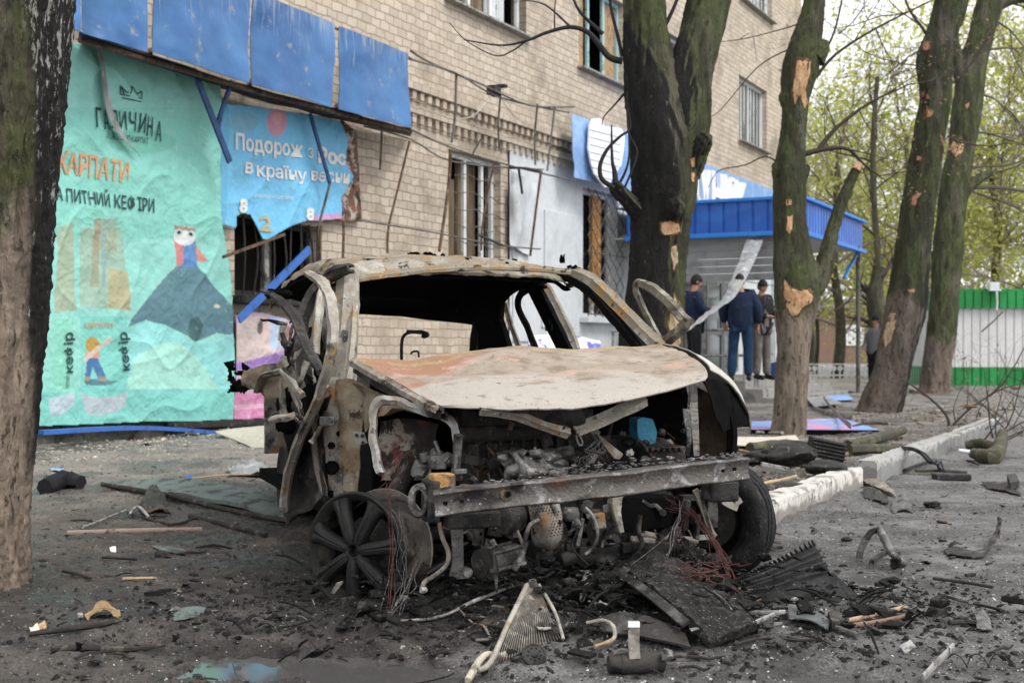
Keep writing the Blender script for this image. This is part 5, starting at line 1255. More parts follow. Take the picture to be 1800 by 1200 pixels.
# ------------------------------------------------------------------ kiosk, far fence, far house
kc = V((15.2, 34.5, 0)); kk = thing('kiosk', kc, 'white corrugated kiosk with green bands at its roof and foot', 'kiosk')
x0 = (1663-900)/FPX*32.9; x1 = 22; gg = lay('green_profiled_sheet', (.012, .20, .045), [((.02, .27, .07), 2, .45, .6)], rough=.4, bump=.1); kw = lay('white_profiled_sheet', (.62, .62, .61), [((.55, .55, .54), 1.5, .5, .66), ((.4, .4, .38), 6, .68, .74)], rough=.5, bump=.1)
yk = 32.9
def kpan(z0, z1, out, mat, name):
    k = MB(); corr(k, V((x0, yk-out, 0)), V((x1, yk-out, 0)), z0, z1, V((0, -1, 0)), .21); corr(k, V((x0-out, yk+3, 0)), V((x0-out, yk-out, 0)), z0, z1, V((-1, 0, 0)), .21); k.build(name, mat, kk)
kpan(.55, 2.15, 0, kw, 'wall'); kpan(.1, .57, .03, gg, 'lower_band'); kpan(2.05, 2.47, .12, gg, 'roof_band')
k = MB(); k.box(V(((x0+x1)/2, yk+1.5, 2.5)), x1-x0+.3, 3.3, .06); k.build('roof', gg, kk); k = MB(); k.box(V(((x0+x1)/2, yk+1.5, .05)), x1-x0+.1, 3.1, .12); k.build('base', M['concrete'], kk)
k = MB(); k.box(P(1746, 504, 32.7), .24, .2, .22); k.box(P(1755, 510, 32.7), .12, .1, .04); o = k.build('camera_box', M['frame'], kk, bevel=.01)
k = MB(); k.tube([P(1752, 512, 32.6), P(1753, 530, 32.6), P(1752, 545, 32.6)], .025, 6); k.build('cable', M['frame'], kk)
k = MB(); k.tube([P(1762, 548, 32.7), P(1748, 563, 32.5), P(1725, 583, 32.6)], .018, 5); o = k.build('fallen_twig', M['twig']); tag(o, 'short twig caught on the white wall of the kiosk', 'twig')
fe = thing('picket_fence', V((12, 43, 0)), 'low white ornamental fence on the lawn far behind the porch', 'fence')
k = MB()
for i in range(52):
    c = V((8.6+i*.2, 41.5, .42)); k.lathe([(.0, -.002), (.085, -.002), (.085, .03), (.0, .03)], c, (0, -1, 0), 10); k.box(c+V((0, 0, -.2)), .045, .03, .42)
k.box(V((13.8, 41.52, .2)), 10.6, .03, .05); k.box(V((13.8, 41.52, .55)), 10.6, .03, .04); k.build('pickets', M['frame'], fe)
fh = thing('far_building', V((22, 90, 0)), 'low brown building far off behind the lawn and trees', 'building'); k = MB(); k.box(V((22, 92, 1.9)), 44, 8, 3.8); k.build('wall', lay('far_brick', (.20, .13, .10), []), fh)
k = MB(); k.box(V((22, 92, 4.1)), 45, 9, .6); k.build('roof', M['concrete'], fh)
for i in range(10):
    k = MB(); k.box(V((3+i*4, 87.97, 2.0)), 1.3, .06, 1.4); k.build('window', M['frame'], fh)

# ------------------------------------------------------------------ people
def person(base, face, h, label, coat, trousers, pose, hat=True, shirt=None, coatlen=.55, coatlevel=1):
    """face: heading angle (0 looks along -Y, toward the camera); pose: dict of joints in local metres (x right of the viewer when face=0)"""
    root = thing('person', base, label, 'person'); Rz = Matrix.Rotation(face, 3, 'Z'); s_ = h/1.75
    def W_(p): return Rz @ (V(p)*s_)
    def skin_obj(name, mat, verts, edges, radii, sub=1):
        me = bpy.data.meshes.new(name); me.from_pydata([tuple(W_(v)) for v in verts], edges, []); o = bpy.data.objects.new(name, me); COL.objects.link(o); o.parent = root; me.materials.append(mat)
        md = o.modifiers.new('skin', 'SKIN'); md.use_smooth_shade = True
        for i, r in enumerate(radii):
            r = (r, r) if not isinstance(r, tuple) else r
            me.skin_vertices[0].data[i].radius = (r[0]*s_, r[1]*s_)
        me.skin_vertices[0].data[0].use_root = True
        sb = o.modifiers.new('sub', 'SUBSURF'); sb.levels = sub; sb.render_levels = sub
        return o
    J = dict(hip=(0, 0, .93), chest=(0, 0, 1.25), neck=(0, .0, 1.47), head=(0, -.01, 1.6), lsh=(-.19, 0, 1.41), rsh=(.19, 0, 1.41), lel=(-.26, .03, 1.13), rel=(.26, .03, 1.13), lwr=(-.26, -.04, .88), rwr=(.26, -.04, .88),
             lhip=(-.09, 0, .9), rhip=(.09, 0, .9), lkn=(-.11, -.02, .49), rkn=(.11, -.02, .49), lan=(-.12, .03, .08), ran=(.12, .03, .08)); J.update(pose)
    vs = [J['hip'], J['chest'], J['neck'], J['head']]; es = [(0, 1), (1, 2), (2, 3)]; rs = [.12, .13, .055, .075]
    def chain(pts, rr, start):
        a_ = start
        for p, r in zip(pts, rr): vs.append(p); rs.append(r); es.append((a_, len(vs)-1)); a_ = len(vs)-1
        return a_
    for sd_, side in (('l', -1), ('r', 1)):
        w = chain([J[sd_+'sh'], J[sd_+'el'], J[sd_+'wr']], [.06, .042, .028], 1)
        wr = V(J[sd_+'wr']); el = V(J[sd_+'el']); d = (wr-el).normalized(); px = d.cross(V((0, 0, 1)))
        if px.length < .3: px = V((0, 1, 0))
        px.normalize(); palm = wr+d*.06
        pm = chain([tuple(palm)], [(.03, .018)], w)
        for f in range(4):
            o_ = px*(f-1.5)*.02; ln = (.062, .075, .07, .055)[f]; nrm = px.cross(d)
            chain([tuple(palm+o_+d*.03), tuple(palm+o_+d*(.03+ln*.5)+nrm*.01), tuple(palm+o_+d*(.03+ln*.85)+nrm*.03)], [.009, .008, .007], pm)
        chain([tuple(palm+px*.038-d*.015), tuple(palm+px*.05+d*.02)], [.011, .009], pm)
        chain([J[sd_+'hip'], J[sd_+'kn'], J[sd_+'an']], [.08, .05, .036], 0)
    skin_obj('body', M['skin'], vs, es, rs)
    # coat
    hp = V(J['hip']); vs2 = [tuple(hp-V((0, 0, .08*coatlevel))), tuple(hp+V((0, 0, .12))), J['chest'], tuple(V(J['neck'])-V((0, 0, .05))), tuple(V(J['neck'])+V((0, .01, .01)))]
    es2 = [(0, 1), (1, 2), (2, 3), (3, 4)]; bk = 1.22 if coatlevel == 2 else 1.05
    rs2 = [(.21*bk, .15*bk), (.19*bk, .15*bk), (.20*bk, .15*bk), (.14, .11), (.08, .08)]
    for sd_ in 'lr':
        a_ = 2
        sh_, el_, wr_ = V(J[sd_+'sh']), V(J[sd_+'el']), V(J[sd_+'wr'])
        for p, r in ((sh_, .10), (el_, .085), (el_.lerp(wr_, .95), .062)): vs2.append(tuple(p)); rs2.append(r); es2.append((a_, len(vs2)-1)); a_ = len(vs2)-1
    skin_obj('jacket', coat, vs2, es2, rs2, 2)
    vs3 = [tuple(hp-V((0, 0, .0)))]; rs3 = [(.15, .12)]; es3 = []
    for sd_ in 'lr':
        a_ = 0
        for q, r in (('hip', .115), ('kn', .085), ('an', .075)):
            p = V(J[sd_+q]); p = p+V((0, 0, -.02)) if q == 'an' else p
            vs3.append(tuple(p)); rs3.append(r); es3.append((a_, len(vs3)-1)); a_ = len(vs3)-1
    skin_obj('trousers', trousers, vs3, es3, rs3, 2)
    org = ORG[root.name]
    def put(k, name, mat, **kw):
        k.v = [org+W_(v) for v in k.v]; return k.build(name, mat, root, **kw)
    for sd_ in 'lr':
        a_ = V(J[sd_+'an']); k = MB(); k.tube([a_+V((0, .05, -.045)), a_+V((0, 0, -.035)), a_+V((0, -.08, -.045)), a_+V((0, -.17, -.058)), a_+V((0, -.2, -.062))], [.03, .046, .046, .036, .012], 12, 3, flat=.9); put(k, 'shoe', M['shoe'], smooth=80)
    # head with face
    hc = V(J['head'])+V((0, -.005, .04)); k = MB(); n = 20; rows = 16; vs4 = []
    for i in range(rows+1):
        ph = math.pi*i/rows
        for j in range(n):
            th = 2*math.pi*j/n; x = math.sin(ph)*math.sin(th); y = -math.sin(ph)*math.cos(th); z = math.cos(ph)
            jaw = 1-.30*max(0, -z)**1.3; p = V((x*.076*jaw, y*.095*(1-.18*max(0, -z)), z*.118))
            if y < -.5:
                f = max(0, 1-abs(x)/.22); 
                if -.35 < z < .12: p.y -= .022*f*(1-abs(z+.12)/.25 if abs(z+.12) < .25 else 0)     # nose
                if .02 < z < .25: p.y += .008*max(0, 1-abs(abs(x)-.38)/.2)                          # eye sockets
                if -.62 < z < -.42: p.y -= .006*f                                                    # lips
            vs4.append(hc+p)
    k.add(vs4, [(i*n+j, (i+1)*n+j, (i+1)*n+(j+1) % n, i*n+(j+1) % n) for i in range(rows) for j in range(n)])
    for s2 in (-1, 1): k.blob(hc+V((s2*.078, .01, -.01)), .022, .1, 2, 1, 1, (.35, .8, 1.3))
    put(k, 'head', M['skin'], smooth=180)
    for s2 in (-1, 1):
        k = MB(); k.blob(hc+V((s2*.03, -.083, .018)), .009, 0, 1, 0, 1); put(k, 'eye', M['hair'])
    k = MB(); vs5 = []
    for i in range(9):
        ph = math.pi*.52*i/8
        for j in range(n):
            th = 2*math.pi*j/n; yy = -math.cos(th); drop = 1+(.22 if yy > -.2 else 0)
            ph2 = min(ph*drop, 2.1); vs5.append(hc+V((math.sin(ph2)*math.sin(th)*.084, -math.sin(ph2)*math.cos(th)*.104, math.cos(ph2)*.128+.004)))
    k.add(vs5, [(i*n+j, (i+1)*n+j, (i+1)*n+(j+1) % n, i*n+(j+1) % n) for i in range(8) for j in range(n)]); put(k, 'knit_cap' if hat else 'hair', M['hair'], smooth=180)
    if shirt:
        k = MB(); c = V(J['chest']); k.patch([[V((-.05, -.15, 1.44)), V((.0, -.12, 1.46)), V((.05, -.15, 1.44))], [V((-.07, -.155, 1.2)), V((0, -.17, 1.2)), V((.07, -.155, 1.2))], [V((-.075, -.15, .92)), V((0, -.165, .92)), V((.075, -.15, .92))]], 3, 4, .01, .004, 20); put(k, 'shirt', shirt, smooth=60)
    return root
por_z = .49
def on_porch(px, d): return V(((px-900)/FPX*d, d, por_z))
pm_ = on_porch(1302, 22.0)
person(pm_, math.radians(165), 1.80, 'man in a navy winter jacket and blue jeans seen from behind on the porch', M['navy'], M['jeans'],
       dict(head=(.02, -.04, 1.58), neck=(0, -.02, 1.46), lel=(-.29, .02, 1.13), lwr=(-.28, -.05, .90), rel=(.30, -.02, 1.14), rwr=(.27, -.12, .93), lkn=(-.12, -.02, .49), rkn=(.13, -.02, .49), lan=(-.13, .03, .08), ran=(.15, .03, .08)), coatlevel=2)
person(on_porch(1338, 23.0), math.radians(35), 1.74, 'man in a black open jacket and grey trousers holding something small in his hands', M['blackcloth'], M['greytrousers'],
       dict(head=(0, -.03, 1.59), lel=(-.25, .02, 1.14), lwr=(-.08, -.26, 1.10), rel=(.25, .02, 1.14), rwr=(.12, -.28, 1.12), lan=(-.09, .03, .08), ran=(.10, -.04, .08)), shirt=M['greytrousers'], coatlevel=2.5)
person(on_porch(1219, 22.6), math.radians(100), 1.80, 'dark figure in a navy coat and black trousers standing right of the forked tree', M['navy'], M['blackcloth'],
       dict(head=(0, -.05, 1.6), rel=(.2, -.1, 1.15), rwr=(.1, -.3, 1.2), lel=(-.2, -.08, 1.15), lwr=(-.08, -.28, 1.15)), coatlevel=2.5)
pb = V(((1540-900)/FPX*28, 28, .02))
person(pb, math.radians(-60), 1.72, 'person in a grey top half hidden behind the leaning tree', M['greyshirt'], M['blackcloth'], dict(lel=(-.24, -.05, 1.12), lwr=(-.1, -.25, 1.05)), hat=False)
k = MB()
for i in range(10): k.box(pc(1.9+.12*i, .9, .62), .06, .3, .28, FR @ Matrix.Rotation(.4*math.sin(i*3), 3, 'X'))
o = k.build('crate', lay('blue_crate_plastic', (.03, .07, .25), [], rough=.5)); tag(o, 'blue slatted crate on the porch step behind the snapped tree', 'crate')
# ------------------------------------------------------------------ the burnt car
car = thing('burnt_car', O, 'burnt out hatchback wreck with its bonnet ajar, bare rims and exposed engine', 'car wreck')
def strip(name, pts, w, mat, hint, t=.012, sub=5, lip=.02, scale=None, noise=.004, parent=None):
    """pressed channel strip following pts; w = half width"""
    k = MB(); prof = [(-w, 0), (-w, -lip), (-w+t, -lip), (-w+t, -t), (-.25*w, -t*1.2), (0, .25*t), (.25*w, -t*1.2), (w-t, -t), (w-t, -lip), (w, -lip), (w, 0), (.35*w, t*.6), (0, t*1.5), (-.35*w, t*.6)]
    k.sweep(prof, pts, hint, sub, scale)
    k.v = [v+MN.noise_vector(v*14)*noise+MN.noise_vector(v*45)*noise*.5 for v in k.v]
    return k.build(name, mat, parent or car, smooth=50)
TOCAM = V((0, -1, .1))
# bonnet
k = MB()
k.patch([[L(622, 629, .45), L(720, 631, .5), L(860, 611, .5), L(1010, 611, .5), L(1162, 605, .5)],
         [L(650, 646, .32), L(745, 643, .32), L(875, 620, .32), L(1030, 620, .32), L(1190, 616, .28)],
         [L(690, 667, .12), L(765, 660, .12), L(890, 641, .1), L(1050, 638, .08), L(1215, 628, .05)],
         [L(730, 690, -.1), L(800, 675, -.14), L(920, 668, -.18), L(1070, 660, -.2), L(1236, 642, -.2)],
         [L(765, 708, -.33), L(840, 702, -.40), L(950, 700, -.44), L(1090, 690, -.44), L(1244, 658, -.36)],
         [L(774, 714, -.36), L(846, 717, -.45), L(955, 717, -.50), L(1085, 707, -.50), L(1240, 668, -.40)]], 12, 9, .006, .009, 5, seed=2)
k.build('bonnet', M['hood'], car, smooth=50)
strip('bonnet_edge', [L(620, 633, .44), L(652, 652, .3), L(694, 674, .1), L(735, 697, -.12), L(772, 716, -.36)], .02, M['steel'], UPV, t=.008, lip=.02)
strip('bonnet_edge', [L(628, 642, .45), L(660, 663, .3), L(702, 687, .1), L(742, 709, -.1), L(780, 724, -.32)], .018, M['dark'], UPV, t=.008, lip=.03)
# inner bonnet frame hanging under the front edge
k = MB(); k.patch([[L(842, 716, -.45), L(900, 718, -.46), L(960, 718, -.47), L(1020, 716, -.47)], [L(880, 735, -.42), L(930, 738, -.42), L(980, 742, -.42), L(1030, 740, -.44)], [L(930, 752, -.36), L(965, 756, -.36), L(1000, 761, -.36), L(1012, 758, -.37)]], 5, 5, .004, .012, 9); k.build('inner_frame', M['dark'], car, smooth=40)
strip('inner_frame', [L(1135, 703, -.42), L(1100, 718, -.42), L(1050, 740, -.42), L(1012, 757, -.42)], .026, M['pillar'], TOCAM, lip=.01)
strip('inner_frame', [L(845, 720, -.44), L(900, 728, -.44), L(955, 748, -.43), L(1000, 762, -.42)], .020, M['steel'], TOCAM, lip=.01)
k = MB(); k.tube([L(1016, 760, -.43), L(1024, 778, -.43), L(1018, 782, -.43), L(1012, 765, -.43)], .004, 6, 3); k.build('latch_hoop', M['alu'], car)
# right front wing
k = MB(); k.patch([[L(1162, 604, .5), L(1200, 613, .3), L(1236, 633, 0), L(1250, 650, -.2)], [L(1176, 607, .52), L(1222, 624, .3), L(1264, 650, .05), L(1284, 676, -.12)], [L(1190, 614, .52), L(1240, 638, .32), L(1290, 676, .1), L(1312, 716, 0)], [L(1196, 640, .5), L(1255, 690, .34), L(1300, 730, .14), L(1318, 752, .05)]], 7, 7, .005, .006, 8); k.build('wing', lay('grey_burnt_wing', (.40, .38, .34), [((.52, .5, .46), 6, .5, .6), ((.2, .14, .09), 8, .58, .68), ((.04, .04, .035), 30, .63, .7)], bump=.3), car, smooth=50)
k = MB(); k.patch([[L(1236, 664, -.3), L(1262, 668, -.2), L(1290, 684, .0)], [L(1250, 700, -.28), L(1278, 710, -.15), L(1312, 722, .03)], [L(1272, 760, -.2), L(1290, 752, -.08), L(1317, 750, .04)]], 6, 6, .004, .01, 9); k.build('wing_lining', M['black'], car, smooth=50)
k = MB(); k.patch([[L(1225, 680, .1), L(1255, 700, .05), L(1275, 730, 0)], [L(1228, 740, .1), L(1262, 755, .05), L(1285, 775, 0)], [L(1230, 800, .12), L(1262, 805, .08), L(1292, 812, .02)]], 6, 6, .004, .02, 9); k.build('inner_wing', lay('brown_inner_wing', (.07, .05, .035), [((.20, .12, .06), 6, .52, .62), ((.01, .01, .01), 6, .5, .62)], bump=.5), car, smooth=50)
strip('wing_rib', [L(1275, 690, -.1), L(1283, 730, -.1), L(1288, 770, -.1), L(1280, 830, -.1)], .022, M['black'], TOCAM)
# roof skin and black headlining
rows = []; rowsb = []
for (y, z) in ((1.26, 1.375), (1.36, 1.432), (1.55, 1.485), (2.0, 1.505), (2.6, 1.47), (3.15, 1.36)):
    xs = (-.63, -.56, -.3, 0, .3, .56, .64); dz = (-.10, -.035, -.01, 0, -.01, -.035, -.10); sh_ = .0 if y > 1.3 else 0
    fr = (.03, .02, .0, -.02, -.0, .02, .03)
    rows.append([loc(x-.02 if y < 1.4 else x-.02, y+f, z+d*(.45 if y < 1.3 else 1)) for x, d, f in zip(xs, dz, fr)])
    rowsb.append([loc(x*.985-.02, y+f+.015, z+d*(.45 if y < 1.3 else 1)-.02) for x, d, f in zip(xs, dz, fr)])
def roofhole(u, v, p):
    l = p-O; x, y = l.dot(EX), l.dot(EY)
    return y > 1.4 and MN.noise(V((x*9, y*5, 2))) > .36
k = MB(); k.patch(rows, 14, 12, .003, .012, 9, seed=3, skip=roofhole, rag=.004); k.build('roof', M['roof'], car, smooth=50)
k = MB(); k.patch(rowsb, 4, 4, .003, .004, 6); k.build('headlining', M['black'], car, smooth=60)
# curled flakes standing on the roof
k = MB(); rdm = random.Random(4)
for (px, py, s_, h_) in ((738, 448, .05, .03), (752, 449, .045, .028), (724, 452, .035, .012), (778, 451, .012, .03), (990, 459, .012, .045), (1006, 470, .03, .022), (655, 458, .03, .02), (672, 464, .02, .012), (905, 455, .012, .01)):
    c = L(px, py+3, 1.62 if py < 460 else 1.45)
    for q in range(3):
        a_ = rdm.uniform(-1, 1); base = c+EX*rdm.uniform(-s_, s_)
        k.patch([[base-EX*s_*.5, base, base+EX*s_*.5], [base-EX*s_*.45+UPV*h_*.6+EX*a_*.01, base+UPV*h_*rdm.uniform(.5, .8)+EY*.02, base+EX*s_*.4+UPV*h_*.5], [base-EX*s_*.1+UPV*h_*rdm.uniform(.6, 1), base+UPV*h_*rdm.uniform(.7, 1.1)+EY*.02*a_, base+EX*s_*.2+UPV*h_*.8]], 3, 3, .002, .008, 40, seed=q)
k.build('curled_flakes', M['black'], car, smooth=40)
k = MB(); k.patch([[L(610, 468, 1.3), L(640, 458, 1.35), L(672, 456, 1.4)], [L(612, 480, 1.27), L(642, 474, 1.28), L(676, 472, 1.29)], [L(618, 496, 1.25), L(646, 490, 1.25), L(680, 480, 1.255)]], 6, 6, .004, .01, 14); k.build('roof_corner_plate', M['pillar'], car, smooth=40)
strip('roof_front_rail', [L(618, 492, 1.24), L(680, 483, 1.235), L(760, 474, 1.23), L(860, 470, 1.23), L(950, 473, 1.24), L(1012, 480, 1.26)], .022, M['roof'], UPV, lip=.015)
# rear header and tailgate surround
k = MB(); k.patch([[loc(-.66, 3.15, 1.36), loc(-.3, 3.2, 1.37), loc(.3, 3.2, 1.37), loc(.6, 3.15, 1.33)], [L(600, 552, 3.3), L(690, 556, 3.3), L(800, 568, 3.3), L(880, 578, 3.25)]], 6, 3, .02, .01, 5); k.build('rear_header', M['black'], car, smooth=50)
strip('rear_pillar', [L(842, 566, 3.2), L(838, 600, 3.2), L(834, 660, 3.2)], .045, M['black'], TOCAM)
k = MB(); k.prism([LX(x, y, .62) for x, y in ((1012, 476), (1018, 497), (970, 493), (952, 497), (933, 507), (915, 509), (900, 518), (888, 531), (886, 560), (904, 616), (848, 616), (848, 585), (840, 560), (820, 520), (900, 478))], EX*-.03); k.build('side_rail', M['black'], car)
strip('quarter_pillar', [LX(888, 534, .66), LX(898, 572, .68), LX(914, 616, .70)], .022, M['steel'], V((-1, -.3, 0)), lip=.01)
strip('door_frame', [LX(941, 616, .72), LX(925, 575, .70), LX(910, 540, .67), LX(914, 516, .66), LX(934, 506, .66), LX(958, 500, .66)], .022, M['black'], V((-1, -.5, 0)), lip=.015)
k = MB(); k.prism([LX(x, y, .66) for x, y in ((932, 510), (950, 497), (1008, 614), (984, 614))], EX*-.02); k.build('centre_pillar', M['black'], car)
strip('centre_pillar', [LX(955, 498, .71), LX(975, 535, .73), LX(997, 580, .76), LX(1011, 616, .78)], .024, M['steel'], V((-.8, -.6, 0)), lip=.02)
k = MB(); b0 = LX(965, 562, .6); k.tube([b0, LX(965, 570, .6)], .006, 8); k.tube([LX(960, 571, .6), LX(960, 580, .6), LX(970, 580, .6), LX(970, 571, .6), LX(960, 571, .6)], .006, 6); k.build('belt_buckle', M['black'], car)
# right front pillar: pale outer skin, black inner
strip('front_pillar', [LX(1008, 478, .60), LX(1040, 492, .62), LX(1080, 530, .66), LX(1120, 570, .69), LX(1160, 610, .72)], .034, M['roof'], V((-.4, -.8, .5)), lip=.03, t=.012)
strip('inner_pillar', [LX(1004, 490, .58), LX(1034, 508, .60), LX(1070, 548, .63), LX(1105, 590, .66), LX(1125, 618, .68)], .026, M['black'], V((-.4, -.8, .5)), lip=.02)
MD = lay('brown_door_frame', (.14, .12, .09), [((.30, .28, .23), 12, .5, .62), ((.03, .027, .022), 8, .52, .64)], rough=.6, bump=.3)
strip('mirror_frame', [LX(1164, 606, .80), LX(1148, 575, .80), LX(1128, 535, .80), LX(1117, 508, .80), LX(1122, 496, .80), LX(1134, 498, .80)], .016, MD, TOCAM, lip=.02)
strip('mirror_frame', [LX(1126, 497, .80), LX(1150, 508, .80), LX(1178, 532, .80), LX(1200, 557, .82), LX(1212, 566, .82)], .024, MD, TOCAM, lip=.02)
strip('mirror_frame', [LX(1210, 562, .82), LX(1198, 578, .82), LX(1180, 592, .81), LX(1162, 606, .80)], .026, MD, TOCAM, lip=.02)
# ---- left side, torn open
strip('front_pillar', [LX(608, 474, -.60), LX(607, 520, -.63), LX(602, 580, -.67), LX(596, 640, -.70), LX(590, 690, -.72)], .062, M['pillar'], V((-.25, -1, 0)), lip=.05, t=.014, scale=lambda u: .75+.45*u)
strip('pillar_flange', [L(620, 484, 1.2), L(621, 540, 1.05), L(618, 600, .8), L(612, 660, .6), L(604, 700, .55)], .020, M['pillar'], TOCAM, lip=.03, noise=.007)
strip('door_edge', [LX(538, 480, -.86), LX(560, 494, -.86), LX(577, 530, -.87), LX(583, 585, -.88), LX(574, 645, -.90), LX(556, 700, -.92)], .020, M['pillar'], V((-.2, -1, 0)), lip=.04, noise=.007, scale=lambda u: .75+.2*math.sin(u*3.1))
strip('door_edge', [LX(566, 680, -.90), LX(548, 722, -.92), LX(526, 768, -.95), LX(508, 820, -.97), LX(499, 868, -.98), LX(498, 900, -.98)], .018, M['steel'], V((-.2, -1, 0)), lip=.03)
strip('door_seal', [LX(586, 620, -.82), LX(570, 672, -.85), LX(557, 720, -.86), LX(550, 765, -.86), LX(556, 815, -.85), LX(570, 872, -.84)], .014, M['pillar'], V((-.2, -1, 0)), lip=.02)
strip('window_frame', [LX(460, 510, -.95), LX(488, 526, -.94), LX(514, 556, -.93), LX(530, 595, -.92), LX(548, 630, -.91), LX(562, 655, -.9)], .016, M['dark'], V((-.3, -1, .1)), lip=.03, noise=.007, scale=lambda u: .7+.5*math.sin(min(1, u*1.3)*2.6))
k = MB(); k.patch([[LX(456, 508, -.95), LX(478, 507, -.93), LX(505, 508, -.9)], [LX(464, 516, -.95), LX(486, 514, -.93), LX(512, 516, -.9)], [LX(470, 526, -.95), LX(492, 520, -.92), LX(515, 520, -.9)]], 5, 4, .006, .02, 22, rag=.006); k.build('burnt_trim', M['black'], car, smooth=30)
strip('roof_rail', [LX(612, 468, -.62), LX(585, 478, -.68), LX(556, 500, -.74), LX(536, 530, -.80), LX(526, 565, -.84), LX(522, 610, -.86), LX(532, 660, -.86)], .022, M['dark'], V((-.5, -1, .2)), lip=.05, noise=.009)
strip('centre_pillar', [LX(588, 486, -.55), LX(578, 530, -.55), LX(574, 580, -.55), LX(576, 630, -.55), LX(580, 680, -.55)], .035, M['steel'], V((-.2, -1, 0)), lip=.04)
strip('roof_flange', [LX(594, 476, -.64), LX(574, 490, -.7), LX(562, 520, -.76), LX(556, 560, -.8), LX(552, 620, -.82)], .018, M['pillar'], V((-.2, -1, 0)), lip=.03)
k = MB(); k.patch([[LX(506, 600, -.6), LX(530, 580, -.62), LX(560, 570, -.64)], [LX(498, 660, -.6), LX(530, 650, -.62), LX(566, 640, -.64)], [LX(500, 740, -.6), LX(535, 740, -.62), LX(575, 740, -.64)], [LX(510, 860, -.6), LX(540, 870, -.62), LX(580, 870, -.64)]], 5, 5, .01, .03, 7); k.build('inner_side', M['black'], car, smooth=40)
# crumpled strips and folds around the left opening
rdm = random.Random(31)
for i in range(34):
    k = MB()
    x = rdm.uniform(496, 556); y = rdm.uniform(560, 780); a_ = LX(x, y, -.86+rdm.uniform(-.05, .1))
    d_ = V((rdm.uniform(-.4, .4), rdm.uniform(-.3, .3), rdm.uniform(-1, 1))).normalized(); ln = rdm.uniform(.06, .22); w_ = d_.cross(V((0, 1, 0))).normalized()*rdm.uniform(.005, .016)
    k.patch([[a_-w_, a_, a_+w_], [a_+d_*ln*.5-w_+V((0, .02, 0)), a_+d_*ln*.5+V((0, -.02, .01)), a_+d_*ln*.5+w_], [a_+d_*ln-w_*.5, a_+d_*ln, a_+d_*ln+w_*.6]], 3, 3, .003, .014, 26, seed=i, rag=.004)
    k.build('torn_metal', M[('dark', 'steel', 'pillar')[i % 3]], car, smooth=40)
# door skin hanging below
k = MB(); k.patch([[LX(556, 700, -.90), LX(566, 696, -.86), LX(582, 690, -.82)], [LX(532, 755, -.93), LX(548, 750, -.86), LX(572, 750, -.82)], [LX(508, 815, -.96), LX(530, 812, -.88), LX(566, 812, -.83)], [LX(499, 865, -.97), LX(524, 862, -.90), LX(572, 862, -.84)], [LX(498, 900, -.97), LX(530, 892, -.90), LX(560, 882, -.86)], [LX(504, 926, -.96), LX(518, 908, -.92), LX(545, 896, -.88)]], 7, 8, .006, .022, 8); k.build('door_skin', M['dark'], car, smooth=50)
# hinge post with rust and holes
k = MB(); k.patch([[L(574, 664, .62), L(584, 662, .60), L(600, 664, .58)], [L(568, 720, .62), L(582, 720, .58), L(598, 722, .56)], [L(572, 790, .62), L(584, 790, .57), L(600, 792, .55)], [L(580, 868, .62), L(590, 868, .57), L(602, 866, .55)]], 6, 8, .01, .010, 12); k.build('hinge_post', M['steel'], car, smooth=50)
k = MB(); k.patch([[L(592, 668, .56), L(618, 666, .50), L(646, 678, .46)], [L(594, 715, .55), L(614, 712, .47), L(640, 722, .44)], [L(595, 770, .55), L(614, 765, .47), L(634, 775, .44)], [L(598, 825, .55), L(614, 820, .48), L(632, 828, .45)], [L(602, 868, .55), L(614, 866, .49), L(628, 866, .47)]], 7, 8, .008, .014, 9); k.build('hinge_post', M['rust'], car, smooth=50)
for (x, y, r_) in ((583, 822, .024), (582, 783, .012), (596, 762, .010), (582, 868, .012), (604, 868, .01)):
    k = MB(); c = L(x, y, .53); k.lathe([(0, -.01), (r_, -.01), (r_*1.25, -.014), (r_*1.3, 0)], c, (-.1, -1, 0), 14); k.build('access_hole', M['black'], car)
k = MB(); k.box(L(575, 740, .52), .065, .02, .04); k.cyl(L(571, 740, .50), L(571, 740, .48), .007); k.cyl(L(581, 740, .50), L(581, 740, .48), .007); k.build('hinge', M['alu'], car, bevel=.004)
k = MB(); k.box(L(597, 868, .5), .05, .02, .03); k.cyl(L(597, 868, .48), L(597, 868, .46), .007); k.build('hinge', M['alu'], car, bevel=.004)
k = MB(); a_ = L(632, 770, .35); k.prism([L(x, y, .35) for x, y in ((620, 757), (640, 760), (646, 778), (628, 783))], EY*.004); k.build('hinge_plate', M['whitemetal'], car)
k = MB()
for (x, y) in ((627, 765), (637, 766), (638, 778)): c = L(x, y, .345); k.lathe([(0, -.003), (.006, -.003), (.008, 0)], c, (0, -1, 0), 10)
k.build('bolt', M['dark'], car)
# inner front wing (left) : rusty skin and the bright arch edge
k = MB(); k.patch([[L(618, 672, .44), L(650, 684, .35), L(700, 700, .15), L(760, 720, -.1)], [L(636, 700, .44), L(662, 702, .32), L(704, 706, .12), L(764, 728, -.12)], [L(640, 760, .42), L(656, 745, .3), L(664, 730, .15), L(690, 715, 0)]], 6, 6, .005, .015, 9); k.build('inner_wing', M['rust'], car, smooth=50)
strip('wing_arch', [L(669, 830, -.12), L(663, 805, -.1), L(657, 770, -.08), L(654, 730, -.05), L(664, 706, -.05), L(695, 704, -.08), L(735, 718, -.15), L(775, 730, -.25), L(797, 744, -.3), L(803, 770, -.3), L(802, 792, -.3)], .015, lay('bright_arch_edge', (.22, .20, .17), [((.33, .33, .32), 9, .50, .62), ((.28, .15, .06), 6, .56, .66, [('p', (-1, 0, 0), .36, .5)]), ((.05, .05, .045), 30, .6, .68)], rough=.5, metal=.2), TOCAM, lip=.05, t=.005, noise=.010)
